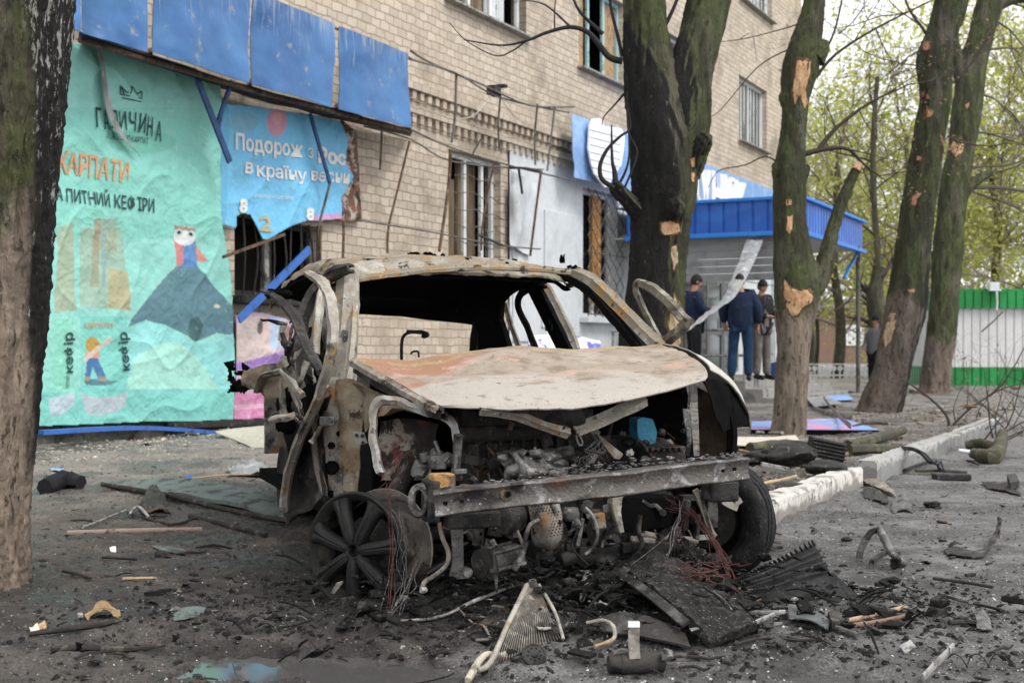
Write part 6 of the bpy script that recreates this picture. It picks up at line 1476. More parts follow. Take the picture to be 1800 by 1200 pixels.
k = MB(); k.patch([[L(668, 740, .3), L(720, 735, .2), L(770, 745, .1)], [L(664, 790, .3), L(715, 790, .2), L(760, 790, .1)], [L(675, 842, .3), L(715, 845, .2), L(760, 840, .1)]], 6, 6, .006, .03, 7); k.build('wheel_housing', lay('wheel_housing_ash', (.03, .025, .022), [((.25, .22, .18), 4.5, .52, .6, [('p', (0, 0, -1), -.66, 1.2)]), ((.10, .028, .022), 6, .54, .62), ((.02, .018, .016), 14, .5, .6)], bump=.6), car, smooth=50)
# rear quarter: torn tan sheet and black rag of plastic
k = MB(); k.patch([[P(432, 652, 7.2), P(470, 640, 7.1), P(505, 632, 6.9), P(532, 625, 6.6)], [P(428, 668, 7.2), P(470, 668, 7.1), P(505, 662, 6.9), P(528, 662, 6.6)], [P(440, 682, 7.2), P(478, 692, 7.05), P(508, 694, 6.9), P(524, 700, 6.6)], [P(480, 700, 7.1), P(494, 708, 7.05), P(508, 712, 6.9), P(520, 716, 6.6)]], 8, 7, .006, .045, 9, rag=.008); k.build('rear_quarter', lay('tan_burnt_panel', (.22, .18, .12), [((.34, .32, .27), 7, .5, .62), ((.05, .04, .03), 6, .53, .64), ((.4, .38, .33), 30, .6, .68)], bump=.5), car, smooth=45)
strip('rear_panel_edge', [P(448, 690, 7.1), P(462, 660, 7.05), P(500, 648, 6.9), P(518, 618, 6.7), P(524, 580, 6.6)], .014, M['steel'], V((-.3, -1, .2)), lip=.04)
k = MB(); k.patch([[P(391, 638, 7.3), P(410, 634, 7.3), P(436, 650, 7.2)], [P(402, 655, 7.3), P(415, 655, 7.3), P(440, 662, 7.2)], [P(396, 675, 7.3), P(418, 678, 7.3), P(440, 680, 7.2)], [P(398, 690, 7.3), P(418, 690, 7.3), P(430, 686, 7.2)]], 7, 7, .008, .03, 18, rag=.02, skip=lambda u, v, p: MN.noise(p*14) > .25); k.build('melted_plastic', M['black'], car, smooth=30)
k = MB()
for i in range(7): k.blob(P(495+rdm.uniform(0, 40), 700+rdm.uniform(0, 45), 6.7), .05, .5, 3, i, 2, (1, 1, 1.4))
k.build('melted_plastic', M['black'], car, smooth=40)

# ---- bumper beam
bm_ = [L(764, 884, -.60), L(860, 872, -.66), L(980, 860, -.70), L(1100, 847, -.69), L(1210, 832, -.64), L(1303, 822, -.56)]
k = MB(); hh = .043; prof = [(-hh, .030), (-hh, .042), (-hh*.86, .050), (-hh*.70, .046), (-.018, .040), (0, .037), (.018, .040), (hh*.70, .046), (hh*.86, .050), (hh, .042), (hh, -.03), (-hh, -.03)]
up_ = -EY
k.sweep(prof, bm_, up_, 10); k.v = [v+MN.noise_vector(v*11)*.003+MN.noise_vector(v*38)*.0015 for v in k.v]
beam = k.build('bumper_beam', M['beam'], car, smooth=40, bevel=.003)
def beamhole(px, py, w, h, rnd_=False):
    k = MB(); yl = -.60-.10*math.sin((px-764)/539*math.pi)-.045+.005; c = L(px, py, yl)
    if rnd_:
        k.lathe([(w*2.1, .003), (w*1.9, -.004), (w*1.15, -.006), (w, .0), (w*.9, .004), (0, .004)], c, -EY*-1, 20); o = k.build('bolt_boss', M['beam'], beam, smooth=50)
        k = MB(); k.lathe([(w*.75, -.009), (0, -.009)], c, EY, 16); k.build('bolt_hole', M['black'], beam)
    else: k.box(c, w, .006, h, Matrix.Rotation(YAW, 3, 'Z')); k.build('slot', M['black'], beam, bevel=.002)
beamhole(783, 884, .016, .013); beamhole(812, 880, .013, .010); beamhole(1271, 827, .014, .012); beamhole(1291, 824, .016, .013)
beamhole(892, 868, .014, .014, True)
# crust along the top of the beam
k = MB(); rdm = random.Random(9)
for i in range(260):
    f = rdm.random(); px = 770+530*f; py = 862-63*f+rdm.uniform(-3, 3)-rdm.random()**2*(14 if 900 < px < 1180 else 4); k.blob(L(px, py, -.62-.05*math.sin(f*3.1)+rdm.uniform(0, .06)), rdm.uniform(.002, .009), .6, 3, i, 1, (1.8, 1, .6))
k.build('ash_crust', lay('pale_ash_crust', (.10, .095, .09), [((.40, .39, .37), 40, .54, .68), ((.02, .02, .02), 18, .5, .6)], bump=.6), beam, smooth=50)
# left crash box
k = MB(); c = L(736, 880, -.50); nrm = (V((-.25, -1, 0))).normalized(); ring = []
a1 = V((1, 0, 0)); n = 24
for (ra, rb, h) in ((.040, .062, .02), (.040, .062, 0), (.034, .055, -.006), (.022, .040, -.004), (.018, .036, .02)):
    ring.append([c+nrm*-h+a1*ra*math.cos(2*math.pi*i/n)+UPV*rb*math.sin(2*math.pi*i/n) for i in range(n)])
k.add([p for r in ring for p in r], [(i*n+j, i*n+(j+1) % n, (i+1)*n+(j+1) % n, (i+1)*n+j) for i in range(4) for j in range(n)]); k.build('towing_eye_plate', M['alu'], car, smooth=40)
k = MB(); k.box(L(757, 880, -.48), .045, .1, .15, Matrix.Rotation(YAW, 3, 'Z')); k.build('crash_box', M['dark'], car, bevel=.008)
k = MB(); k.box(L(777, 846, -.48), .085, .07, .06, Matrix.Rotation(YAW, 3, 'Z')); k.build('crash_bracket', lay('orange_rust', (.36, .20, .07), [((.10, .07, .05), 12, .5, .62), ((.4, .36, .3), 30, .6, .68)], bump=.6), car, bevel=.01)
k = MB(); k.box(L(830, 912, -.5), .20, .07, .06, Matrix.Rotation(YAW, 3, 'Z')); k.box(L(1265, 862, -.42), .12, .1, .08, Matrix.Rotation(YAW, 3, 'Z')); k.build('crash_bracket', M['dark'], car, bevel=.008)

# ---- engine bay
RY = Matrix.Rotation(YAW, 3, 'Z')
k = MB(); k.patch([[L(655, 660, .42), L(800, 640, .48), L(1000, 625, .5), L(1200, 625, .46)], [L(655, 800, .42), L(800, 800, .5), L(1000, 800, .5), L(1220, 800, .45)], [L(660, 960, .5), L(800, 950, .55), L(1000, 945, .55), L(1220, 930, .5)]], 6, 6, .02, .03, 4); k.build('bulkhead', M['black'], car, smooth=60)  # black backing, the shade deep in the bay put into its colour
k = MB(); k.box(loc(-.05, .25, .33), .95, .4, .22, RY); k.build('subframe', M['black'], car, bevel=.02)
eng = MB(); eng.box(loc(-.12, .08, .55), .50, .34, .42, RY); eng.box(loc(.30, .1, .48), .36, .3, .30, RY)
for i in range(9): eng.box(L(838+i*20, 790, -.10), .012, .04, .12, RY)
engine = eng.build('engine_block', M['dark'], car, bevel=.015)
k = MB()
for (x, y, r_, l_) in ((850, 765, .035, .18), (905, 765, .03, .2), (1000, 800, .025, .1)): k.cyl(L(x-40, y, -.1), L(x+50, y-4, -.1), r_, 14)
k.build('cam_cover', M['dark'], car, smooth=50, bevel=.004)
k = MB(); k.patch([[L(875, 800, -.25), L(905, 790, -.28), L(945, 792, -.28), L(985, 785, -.25), L(1008, 790, -.22)], [L(880, 815, -.32), L(910, 806, -.38), L(950, 812, -.38), L(985, 808, -.34), L(1010, 812, -.26)], [L(890, 835, -.36), L(915, 830, -.42), L(950, 836, -.43), L(985, 832, -.40), L(1012, 828, -.28)], [L(895, 862, -.34), L(920, 862, -.36), L(950, 858, -.36), L(985, 852, -.34), L(1010, 846, -.26)]], 7, 6, .03, .03, 12); k.build('intake_manifold', M['alu'], car, smooth=60)
k = MB()
for i in range(12): k.blob(L(885+i*11, 805+8*math.sin(i*2.3), -.36), rdm.uniform(.012, .028), .5, 3, i, 2, (1.3, 1, .8))
k.tube([L(905, 800, -.4), L(918, 820, -.44), L(915, 850, -.42)], .012, 8, 3); k.tube([L(940, 785, -.35), L(942, 800, -.35)], .006, 6)
k.tube([L(985, 790, -.3), L(1003, 800, -.33), L(1008, 835, -.3)], .014, 8, 3)
k.build('manifold_casting', M['alu'], car, smooth=50)
# headlamp-side actuator cluster
k = MB()
k.cyl(L(757, 800, -.25), L(775, 806, -.25), .03, 12); k.box(L(768, 812, -.28), .06, .05, .05, RY); k.blob(L(785, 808, -.28), .03, .4, 3, 2); k.cyl(L(745, 795, -.22), L(748, 812, -.22), .018); k.tube([L(765, 775, -.25), L(775, 800, -.28), L(795, 820, -.25)], .008, 6, 3); k.box(L(788, 838, -.3), .10, .05, .03, RY); k.blob(L(740, 825, -.2), .035, .5, 3, 7)
k.build('headlamp_motor', M['alu'], car, smooth=50, bevel=.003)
k = MB(); k.prism([L(x, y, -.35) for x, y in ((801, 764), (814, 766), (812, 800), (810, 826), (798, 826), (800, 800))], EY*.03); k.box(L(806, 765, -.36), .03, .03, .012, RY); k.box(L(807, 828, -.36), .05, .05, .02, RY); k.build('bracket', M['alu'], car, bevel=.004)
# alternator with slots
k = MB(); k.lathe([(.0, -.01), (.045, -.01), (.058, .0), (.062, .02), (.06, .09), (.0, .09)], L(878, 912, -.42), EX*1.0+EY*.6, 24)
alt = k.build('alternator', M['dark'], car, smooth=40)
k = MB()
for i in range(8):
    c = L(862, 896+i*5, -.455) if i < 6 else L(905, 890+i*3, -.45); k.box(c, .035, .008, .005, RY @ Matrix.Rotation(.15, 3, 'Y'))
k.build('cooling_fin', M['alu'], alt)
# air-conditioning compressor with pulley
ax = (EX*.95+EY*.35+UPV*.10).normalized(); c0 = L(845, 993, -.50)
k = MB(); k.lathe([(.0, -.005), (.02, -.008), (.025, -.004), (.045, -.004), (.046, 0), (.058, .002), (.058, .006), (.050, .010), (.058, .014), (.050, .018), (.058, .022), (.058, .034), (.03, .036)], c0, ax, 32); k.build('pulley', M['dark'], car, smooth=30)
k = MB(); k.lathe([(.03, .03), (.044, .034), (.050, .045), (.050, .075), (.047, .080), (.047, .125), (.052, .13), (.052, .16), (.045, .165), (.045, .175), (0, .178)], c0, ax, 28)
comp = k.build('compressor', M['alu'], car, smooth=35)
k = MB()
for an in range(5):
    a_ = ax.orthogonal().normalized(); b_ = ax.cross(a_); d_ = a_*math.cos(an*1.256+.4)+b_*math.sin(an*1.256+.4); k.cyl(c0+ax*.04+d_*.052, c0+ax*.17+d_*.054, .008, 8); k.cyl(c0+ax*.034+d_*.053, c0+ax*.042+d_*.053, .012, 8)
for q in range(8): k.blob(c0+ax*(.06+.013*q)+V((0, -1, 0))*.047+UPV*.02*math.sin(q*2.4), .007, .2, 2, q, 1)
k.build('compressor_bolt', M['alu'], comp, smooth=50)
k = MB(); k.tube([L(865, 950, -.55), L(872, 962, -.58)], .010, 8); k.tube([L(925, 955, -.50), L(918, 975, -.56), L(908, 992, -.58), L(905, 1000, -.58)], [.008, .010, .012, .012], 8, 3); k.tube([L(950, 912, -.45), L(932, 922, -.48), L(925, 940, -.5), L(922, 958, -.5)], .009, 8, 4)
for f in range(4): a_ = L(910-f*1.3, 988+f*3, -.58); k.lathe([(.0, 0), (.015, 0), (.015, .004), (0, .004)], a_, UPV, 12)
k.build('hose', M['alu'], car, smooth=60)
k = MB(); k.tube([L(868, 970, -.57), L(870, 1000, -.58), L(872, 1020, -.58), L(873, 1040, -.58)], [.007, .009, .007, .003], 6, 3); k.box(L(869, 1002, -.585), .03, .02, .012, RY); k.build('drip', M['alu'], car)
# heat shield of the catalyst, perforated
k = MB(); hs_ = [[L(928, 884, -.40), L(955, 879, -.45), L(982, 876, -.40)], [L(932, 915, -.42), L(960, 912, -.48), L(990, 908, -.42)], [L(936, 950, -.40), L(966, 950, -.46), L(1000, 938, -.38)], [L(944, 962, -.36), L(970, 966, -.40), L(1000, 948, -.34)]]
k.patch(hs_, 7, 7, .004, .004, 9); hsh = k.build('heat_shield', M['steel'], car, smooth=60)
k = MB()
for r in range(13):
    for c_ in range(9):
        u = (c_+.5+(r % 2)*.5)/9.6; v = (r+.5)/13.5; x = (928+54*u)*(1-v)+(941+60*u)*v; y = (884-8*u)*(1-v)+(952-11*u)*v; yl = -.41-.055*math.sin(min(1, u)*math.pi)-.006
        k.box(L(x, y, yl), .004, .003, .004)
k.build('perforation', M['black'], hsh)
k = MB(); k.cyl(L(972, 880, -.45), L(980, 898, -.46), .013, 12); k.build('sensor', M['whitemetal'], car, smooth=40)
k = MB(); k.lathe([(.0, 0), (.03, 0), (.034, .012), (.034, .03), (.028, .05), (0, .05)], L(1003, 915, -.42), -UPV*-1, 20); k.blob(L(1012, 922, -.45), .018, .7, 5, 3, 2); k.build('pump', M['alu'], car, smooth=40)
k = MB(); k.blob(L(1014, 918, -.48), .016, .8, 6, 8, 2); k.build('ash_lump', M['whitemetal'], car, smooth=20)
k = MB(); k.tube([L(1029, 892, -.50), L(1042, 906, -.52), L(1050, 930, -.53), L(1048, 952, -.52), L(1036, 968, -.5), L(1028, 974, -.5)], .0065, 8, 4); k.build('hose', M['whitemetal'], car, smooth=60)
# control unit box with pale frame
k = MB(); k.prism([L(x, y, -.38) for x, y in ((1088, 872), (1190, 872), (1182, 920), (1178, 928), (1096, 936))], EY*.10); k.build('control_box', M['black'], car, bevel=.008)
k = MB(); k.prism([L(x, y, -.42) for x, y in ((1078, 862), (1112, 858), (1106, 870), (1095, 874), (1092, 900), (1098, 936), (1090, 937), (1080, 905), (1076, 885))], EY*.05); k.build('box_frame', lay('pale_burnt_frame', (.30, .28, .22), [((.06, .055, .05), 10, .54, .64), ((.5, .48, .42), 20, .58, .68)]), car, bevel=.004)
k = MB(); k.prism([L(x, y, -.40) for x, y in ((1060, 888), (1074, 884), (1078, 905), (1068, 913), (1060, 905))], EY*.01); k.box(L(1070, 930, -.36), .035, .03, .08, RY); k.build('bracket', M['alu'], car, bevel=.003)
k = MB(); k.cyl(L(1165, 900, -.405), L(1165, 900, -.40), .014); k.build('box_cap', M['dark'], car, smooth=40)
k = MB(); k.sweep([(-.02, -.03), (.02, -.03), (.02, .03), (-.02, .03)], [L(1015, 972, -.35), L(1060, 974, -.35), L(1100, 966, -.35), L(1150, 963, -.35), L(1212, 972, -.3)], UPV, 4); k.tube([L(985, 985, -.4), L(1010, 975, -.4)], .03, 12); k.box(L(1100, 962, -.38), .04, .04, .04, RY); k.build('cross_member', M['dark'], car, smooth=40, bevel=.005)
# strut casting under the left of the beam and the tow pipe
k = MB(); k.sweep([(-.024, -.01), (.024, -.01), (.027, .012), (.008, .016), (-.008, .016), (-.027, .012)], [L(801, 915, -.50), L(803, 950, -.50), L(804, 985, -.49), L(801, 1012, -.49)], -EY, 4, lambda u: 1-.25*math.sin(u*3.1)); k.lathe([(0, 0), (.017, 0), (.019, .006), (.019, .04), (0, .04)], L(823, 1006, -.52), EY, 18); k.box(L(812, 1010, -.49), .05, .03, .022, RY)
k.build('support_arm', M['alu'], car, smooth=40)
k = MB(); k.tube([L(772, 918, -.48), L(778, 945, -.5), L(788, 970, -.5), L(785, 992, -.52), L(765, 1010, -.54), L(747, 1022, -.55), L(743, 1030, -.55)], .0085, 8, 4); k.build('brake_pipe', M['steel'], car, smooth=60)
k = MB(); k.blob(L(744, 1036, -.55), .014, .4, 3, 3); k.build('pipe_end', M['whitemetal'], car, smooth=40)
# right suspension strut rods
for pts, w, mt in (([(1222, 860), (1236, 895), (1248, 930), (1256, 943)], .012, M['pillar']), ([(1230, 862), (1240, 905), (1250, 942)], .008, M['steel']), ([(1256, 943), (1228, 944)], .010, M['whitemetal']), ([(1262, 858), (1290, 872), (1300, 885)], .014, M['whitemetal']), ([(1258, 870), (1278, 884), (1296, 892)], .014, M['pillar'])):
    k = MB(); k.sweep([(-w, -.006), (w, -.006), (w, .006), (-w, .006)], [L(x, y, -.35) for x, y in pts], -EY, 3); k.build('strut_rod', mt, car)
# hanging pale cable cover and the blue plastic
k = MB(); k.patch([[L(1200, 718, -.35), L(1213, 720, -.35)], [L(1204, 745, -.36), L(1216, 745, -.36)], [L(1208, 770, -.36), L(1216, 772, -.36)], [L(1205, 800, -.34), L(1212, 802, -.34)]], 4, 5, .008, .01, 14); k.build('cable_cover', M['alu'], car, smooth=40)
k = MB(); k.prism([L(x, y, -.16) for x, y in ((1120, 737), (1130, 733), (1146, 735), (1150, 745), (1155, 760), (1154, 778), (1142, 781), (1126, 781), (1121, 760))], EY*.08); k.v = [v+MN.noise_vector(v*20)*.006 for v in k.v]; k.build('blue_plastic_cap', M['bluecloth'], car, smooth=60)
k = MB(); k.box(L(1160, 800, -.2), .18, .12, .08, RY); 
for i in range(7): k.box(L(1135+i*10, 790, -.28), .012, .03, .02, RY)
k.build('fuse_box', M['char'], car, bevel=.006)
k = MB(); k.prism([L(x, y, -.3) for x, y in ((1048, 762), (1056, 766), (1096, 798), (1090, 808), (1080, 806), (1068, 792))], EY*.02); k.prism([L(x, y, -.3) for x, y in ((1030, 812), (1046, 795), (1052, 800), (1044, 815))], EY*.02); k.build('bracket', M['steel'], car, bevel=.003)
k = MB(); k.blob(L(1107, 795, -.35), .014, .9, 6, 5, 2); k.build('ash_lump', M['whitemetal'], car, smooth=20)
# gearbox, radiator legs, drive shaft and small castings filling the bay under the beam
k = MB(); k.lathe([(0, 0), (.05, .0), (.075, .02), (.085, .05), (.082, .10), (.06, .13), (.055, .20), (.03, .22), (0, .22)], L(1040, 935, -.26), EX+UPV*.05, 26)
gbx = k.build('gearbox', M['alu'], car, smooth=35)
for i in range(9):
    an = i*.7; k = MB(); a_ = L(1040, 935, -.26)+EX*.05; u_ = EY*math.cos(an)+UPV*math.sin(an); k.box(a_+u_*.083, .09, .006, .022, RY @ Matrix.Rotation(-an, 3, 'X')); k.build('casting_rib', M['alu'], gbx)
k = MB(); k.tube([L(1100, 930, -.2), L(1160, 945, -.2), L(1225, 950, -.2)], .016, 12, 3); k.build('drive_shaft', M['steel'], car, smooth=50)
for x, y, w, h, mt in ((838, 935, .02, .10, 'alu'), (985, 925, .03, .12, 'dark'), (1018, 935, .018, .11, 'alu'), (1052, 915, .05, .06, 'steel'), (1205, 905, .025, .12, 'dark'), (1225, 925, .016, .10, 'alu'), (870, 935, .05, .03, 'alu'), (905, 930, .02, .06, 'steel'), (955, 975, .07, .035, 'dark'), (1000, 960, .03, .03, 'alu'), (1130, 948, .10, .02, 'steel'), (1190, 935, .03, .05, 'alu')):
    k = MB(); k.box(L(x, y, -.40), w, .03, h, RY @ Matrix.Rotation(rdm.uniform(-.2, .2), 3, 'Y')); k.cyl(L(x, y-8, -.42), L(x, y-8, -.45), .008, 10); k.build('engine_bracket', M[mt], car, bevel=.005)
for i in range(7):
    x = 850+i*55; k = MB(); a_ = L(x, 905, -.36-.06*(i % 2)); k.tube([a_, a_+V((.01*math.sin(i*2), 0, -.06)), a_+V((.03*math.sin(i*1.3), -.01, -.12)), a_+V((.05*math.cos(i*1.9), 0, -.19))], .004+.003*(i % 3), 7, 4); k.build('engine_pipe', M[('dark', 'steel', 'dark')[i % 3]], car, smooth=60)
# clutter: pipes, clips and burnt lumps all over the bay
rdm = random.Random(77)
for i in range(92):
    x = rdm.uniform(820, 1220); y = rdm.uniform(735, 985); 
    if 840 < y < 880 and rdm.random() < .6: continue
    yl = rdm.uniform(-.40, -.05); a_ = L(x, y, yl); d_ = V((rdm.uniform(-1, 1), rdm.uniform(-.3, .3), rdm.uniform(-1, 1))).normalized(); kk_ = MB(); mt_ = M['dark'] if rdm.random() < .6 else M['alu']; nm_ = ('engine_pipe', 'engine_bracket', 'melted_lump')[i % 3]
    if i % 3 == 0: kk_.tube([a_, a_+d_*.05, a_+d_*.09+V((0, 0, -.03)), a_+d_*.15+V((rdm.uniform(-.05, .05), 0, -.05))], rdm.uniform(.003, .010), 6, 3)
    elif i % 3 == 1: kk_.box(a_, rdm.uniform(.02, .07), rdm.uniform(.02, .05), rdm.uniform(.01, .06), RY @ Matrix.Rotation(rdm.uniform(-.6, .6), 3, 'Y'))
    else: kk_.blob(a_, rdm.uniform(.012, .035), .5, 3, i, 2, (1, 1, .8))
    kk_.build(nm_, mt_, car, smooth=35)
# wiring
def wires(name, px0, py0, px1, py1, n, mat, yl0, yl1, sag, r_=.0017, seed=1, spread=10, z=None):
    rn = random.Random(seed); k = MB()
    for i in range(n):
        a_ = (px0+rn.gauss(0, spread*.5), py0+rn.gauss(0, 3)); b_ = (px1+rn.gauss(0, spread), py1+rn.gauss(0, spread*1.2)); pts = []
        for j in range(7):
            f = j/6; pts.append(L(a_[0]+(b_[0]-a_[0])*f+rn.gauss(0, spread*.45)*math.sin(f*3.1)+sag*math.sin(f*3.1), a_[1]+(b_[1]-a_[1])*f, yl0+(yl1-yl0)*f+rn.uniform(-.02, .02)))
        k.tube(pts, r_*rn.uniform(.7, 1.2), 4, 3)
    return k.build(name, mat, car)
wires('wiring', 680, 850, 684, 1070, 4, M['redwire'], -.3, -.60, 6, seed=1, spread=4, r_=.0010); wires('wiring', 690, 900, 700, 1075, 5, M['wire'], -.3, -.62, 14, .0006, 2, 14)
wires('wiring', 740, 980, 690, 1085, 5, M['wire'], -.45, -.7, 3, .0006, 3, 12); wires('wiring', 705, 800, 676, 860, 6, M['redwire'], -.2, -.3, 3, .0010, 4, 12)
wires('wiring', 1215, 900, 1282, 1010, 14, M['redwire'], -.42, -.66, 6, .0014, 5, 7); wires('wiring', 1275, 990, 1284, 1050, 9, M['redwire'], -.6, -.75, 2, .0014, 6, 4)
wires('wiring', 1205, 905, 1190, 955, 8, M['redwire'], -.42, -.45, -4, .0013, 7, 10); wires('wiring', 1195, 790, 1160, 782, 12, M['redwire'], -.2, -.3, 4, .0013, 8, 12); wires('wiring', 1205, 900, 1180, 870, 8, M['redwire'], -.45, -.45, 0, .0013, 12, 10)
wires('wiring', 1200, 880, 1120, 1010, 3, M['wire'], -.5, -.6, 20, .0016, 9, 12); wires('wiring', 1215, 680, 1205, 740, 6, M['wire'], -.3, -.34, 2, .0016, 10, 4); wires('wiring', 1060, 770, 1010, 830, 8, M['wire'], -.3, -.34, 2, .0016, 11, 20)
# things inside: seat hoop, wheel hoop
k = MB(); k.tube([L(706, 640, 1.9), L(706, 605, 1.9), L(710, 590, 1.9), L(722, 584, 1.9), L(740, 585, 1.88)], .009, 8, 4); k.box(L(728, 583, 1.88), .08, .03, .02, RY); k.blob(L(747, 588, 1.87), .022, .5, 3, 3, 2); k.build('headrest_frame', M['char'], car, smooth=50)
k = MB(); k.tube([L(722, 622, 1.9), L(726, 618, 1.9), L(735, 618, 1.9), L(736, 628, 1.9)], .006, 6, 3); k.build('headrest_frame', M['char'], car, smooth=50)
k = MB(); k.box(loc(-.38, 1.35, .45), .5, .12, .6, RY @ Matrix.Rotation(-.25, 3, 'X')); k.box(loc(.38, 1.35, .42), .5, .12, .5, RY @ Matrix.Rotation(-.25, 3, 'X')); k.build('seat_frame', M['black'], car, bevel=.03)
k = MB(); k.box(loc(0, 1.6, .25), 1.45, 2.9, .06, RY); k.build('floor_pan', M['black'], car)
k = MB(); k.patch([[loc(.80, .55, .90), loc(.82, 1.4, .92), loc(.82, 2.3, .92), loc(.72, 3.2, .9)], [loc(.84, .55, .6), loc(.86, 1.4, .6), loc(.86, 2.3, .6), loc(.74, 3.2, .6)], [loc(.80, .55, .28), loc(.82, 1.4, .25), loc(.82, 2.3, .25), loc(.70, 3.2, .35)]], 8, 6, .02, .02, 3); k.build('side_panel', M['steel'], car, smooth=60)
k = MB(); k.patch([[loc(-.66, 3.2, .88), loc(0, 3.3, .88), loc(.72, 3.2, .88)], [loc(-.66, 3.25, .35), loc(0, 3.35, .35), loc(.72, 3.2, .35)]], 6, 5, .02, .02, 3); k.build('tailgate', M['steel'], car, smooth=60)
for sx in (-.58, .62):
    k = MB(); c = loc(sx, 2.5, .24); k.lathe([(.10, -.08), (.19, -.09), (.21, -.10), (.215, -.09), (.19, -.06), (.19, .06), (.215, .09), (.1, .08)], c, EX, 28); k.build('wheel', M['rim'], car, smooth=40)

# ---- left front wheel: bare rim turned toward the camera
WC = P(624, 968, 5.02); WN = V((-.52, -.86, .03)).normalized(); zg = hgt(WC.x, WC.y)
Rr = .222
wu = UPV-WN*WN.z; wu.normalize(); ws = WN.cross(wu)
def wp(r, an, h): return WC+(wu*math.sin(an)+ws*math.cos(an))*r+WN*h
k = MB(); k.lathe([(Rr-.012, 0.0), (Rr-.002, .006), (Rr+.003, .004), (Rr+.004, -.008), (Rr-.010, -.014), (Rr-.016, -.03), (Rr-.026, -.05), (Rr-.026, -.12), (Rr-.016, -.165), (Rr-.010, -.18), (Rr+.004, -.186), (Rr+.004, -.196), (Rr-.006, -.198), (Rr-.020, -.175), (Rr-.032, -.12), (Rr-.032, -.05), (Rr-.022, -.02), (Rr-.012, 0)], WC, WN, 72)
wheel = k.build('wheel', M['barrel'], car, smooth=35)
k = MB(); k.lathe([(Rr-.010, -.182), (Rr+.005, -.188), (Rr+.006, -.196), (Rr-.006, -.200)], WC, WN, 72); k.build('rim_lip', M['pillar'], wheel, smooth=60)
k = MB()
k.lathe([(Rr-.028, -.012), (Rr-.012, .003), (Rr-.002, .008), (Rr+.005, .005), (Rr+.006, -.010), (Rr-.014, -.02)], WC, WN, 72)
for i in range(7):
    an = 2*math.pi*i/7+.28; prof = []
    for (r, w, h) in ((.028, .014, .006), (.06, .015, .012), (.11, .017, .012), (.16, .021, .008), (.19, .030, .004), (.207, .040, .003)):
        prof.append((r, w, h))
    rows = []
    for (r, w, h) in prof:
        e = w/r if r > .04 else w/.05
        rows.append([wp(r, an-e, h-.024), wp(r, an-e*.92, h-.004), wp(r, an-e*.45, h+.003), wp(r, an, h-.005), wp(r, an+e*.45, h+.003), wp(r, an+e*.92, h-.004), wp(r, an+e, h-.024)])
    k.patch(rows, 2, 4, .010)
k.lathe([(0, -.02), (.021, -.02), (.023, .010), (.028, .016), (.046, .012), (.052, 0), (.055, -.02)], WC, WN, 36)
k.build('spokes', M['rim'], wheel, smooth=38)
k = MB(); k.lathe([(0, -.03), (.020, -.03)], WC, WN, 20); k.build('hub_hole', M['black'], wheel)
k = MB()
for i in range(5): k.lathe([(0, -.004), (.007, -.004), (.010, .006)], wp(.038, i*1.2566+.6, .012), WN, 10)
k.build('wheel_bolt', M['black'], wheel)
k = MB(); k.lathe([(.02, -.10), (.128, -.10), (.130, -.104), (.130, -.120), (.128, -.124), (.06, -.124), (.06, -.16), (0, -.16)], WC, WN, 48); k.build('brake_disc', M['dark'], wheel, smooth=30)
k = MB(); k.lathe([(Rr-.034, -.15), (.02, -.16)], WC, WN, 48); k.build('dust_shield', M['black'], wheel)
k = MB(); k.patch([[wp(.15, 3.75, -.06), wp(.19, 3.9, -.05), wp(.205, 4.05, -.06)], [wp(.10, 3.95, -.06), wp(.15, 4.15, -.05), wp(.19, 4.3, -.06)]], 4, 4, .01, .01, 20); k.build('ash_patch', lay('grey_ash_cake', (.16, .15, .145), [((.05, .05, .05), 20, .5, .6)], bump=.8), wheel, smooth=40)
k = MB(); k.cyl(wp(.0, 0, -.16), loc(-.35, .0, .30), .03, 10); k.cyl(WC-WN*.16+UPV*.05, loc(-.52, .25, .62), .04, 12); k.build('suspension', M['dark'], car, smooth=40)

# ---- right front wheel: sagging burnt tyre seen from its inner side
TC = P(1248, 912, 5.78); TN = V((.50, .86, 0)).normalized(); Rt = .278
k = MB(); tw = .095; prof = [(.185, -tw*.75), (.20, -tw*.95), (.235, -tw*1.05), (.262, -tw), (Rt-.006, -tw*.86), (Rt, -tw*.7), (Rt+.003, -.045), (Rt-.006, -.040), (Rt-.006, -.032), (Rt+.004, -.028), (Rt+.005, -.004), (Rt-.005, -.001), (Rt-.005, .006), (Rt+.005, .010), (Rt+.003, .045), (Rt-.006, .05), (Rt, tw*.7), (Rt-.006, tw*.86), (.262, tw), (.235, tw*1.05), (.20, tw*.95), (.185, tw*.75)]
k.lathe(prof, TC, TN, 96)
k.v = [v+MN.noise_vector(v*9)*.010+MN.noise_vector(v*36)*.004 for v in k.v]
k.v = [V((v.x, v.y, max(v.z, hgt(TC.x, TC.y)-.02))) for v in k.v]
wheel2 = k.build('wheel', M['rubber'], car, smooth=50)
k = MB(); k.lathe([(.188, -.085), (.196, -.09), (.196, -.08), (.17, -.06), (.165, .06), (.16, .07), (.05, .075), (0, .07)], TC, TN, 48); k.build('rim', M['rim'], wheel2, smooth=35)
k = MB(); k.lathe([(0, -.06), (.05, -.06), (.055, -.02), (.125, -.02), (.128, .0), (.05, .0)], TC, TN, 40); k.box(TC+V((-.02, -.09, .06)), .05, .08, .16, RY); k.build('brake_disc', M['dark'], wheel2, smooth=30)
k = MB(); rdm = random.Random(12)
for i in range(10): k.blob(TC+V((rdm.uniform(-.16, .0), -.12, rdm.uniform(-.2, .1))), rdm.uniform(.015, .04), .5, 3, i, 2)
k.tube([TC+V((-.15, -.05, .02)), TC+V((-.5, -.15, .0)), loc(.3, .1, .25)], .016, 8, 2)
k.build('suspension', M['black'], car, smooth=40)
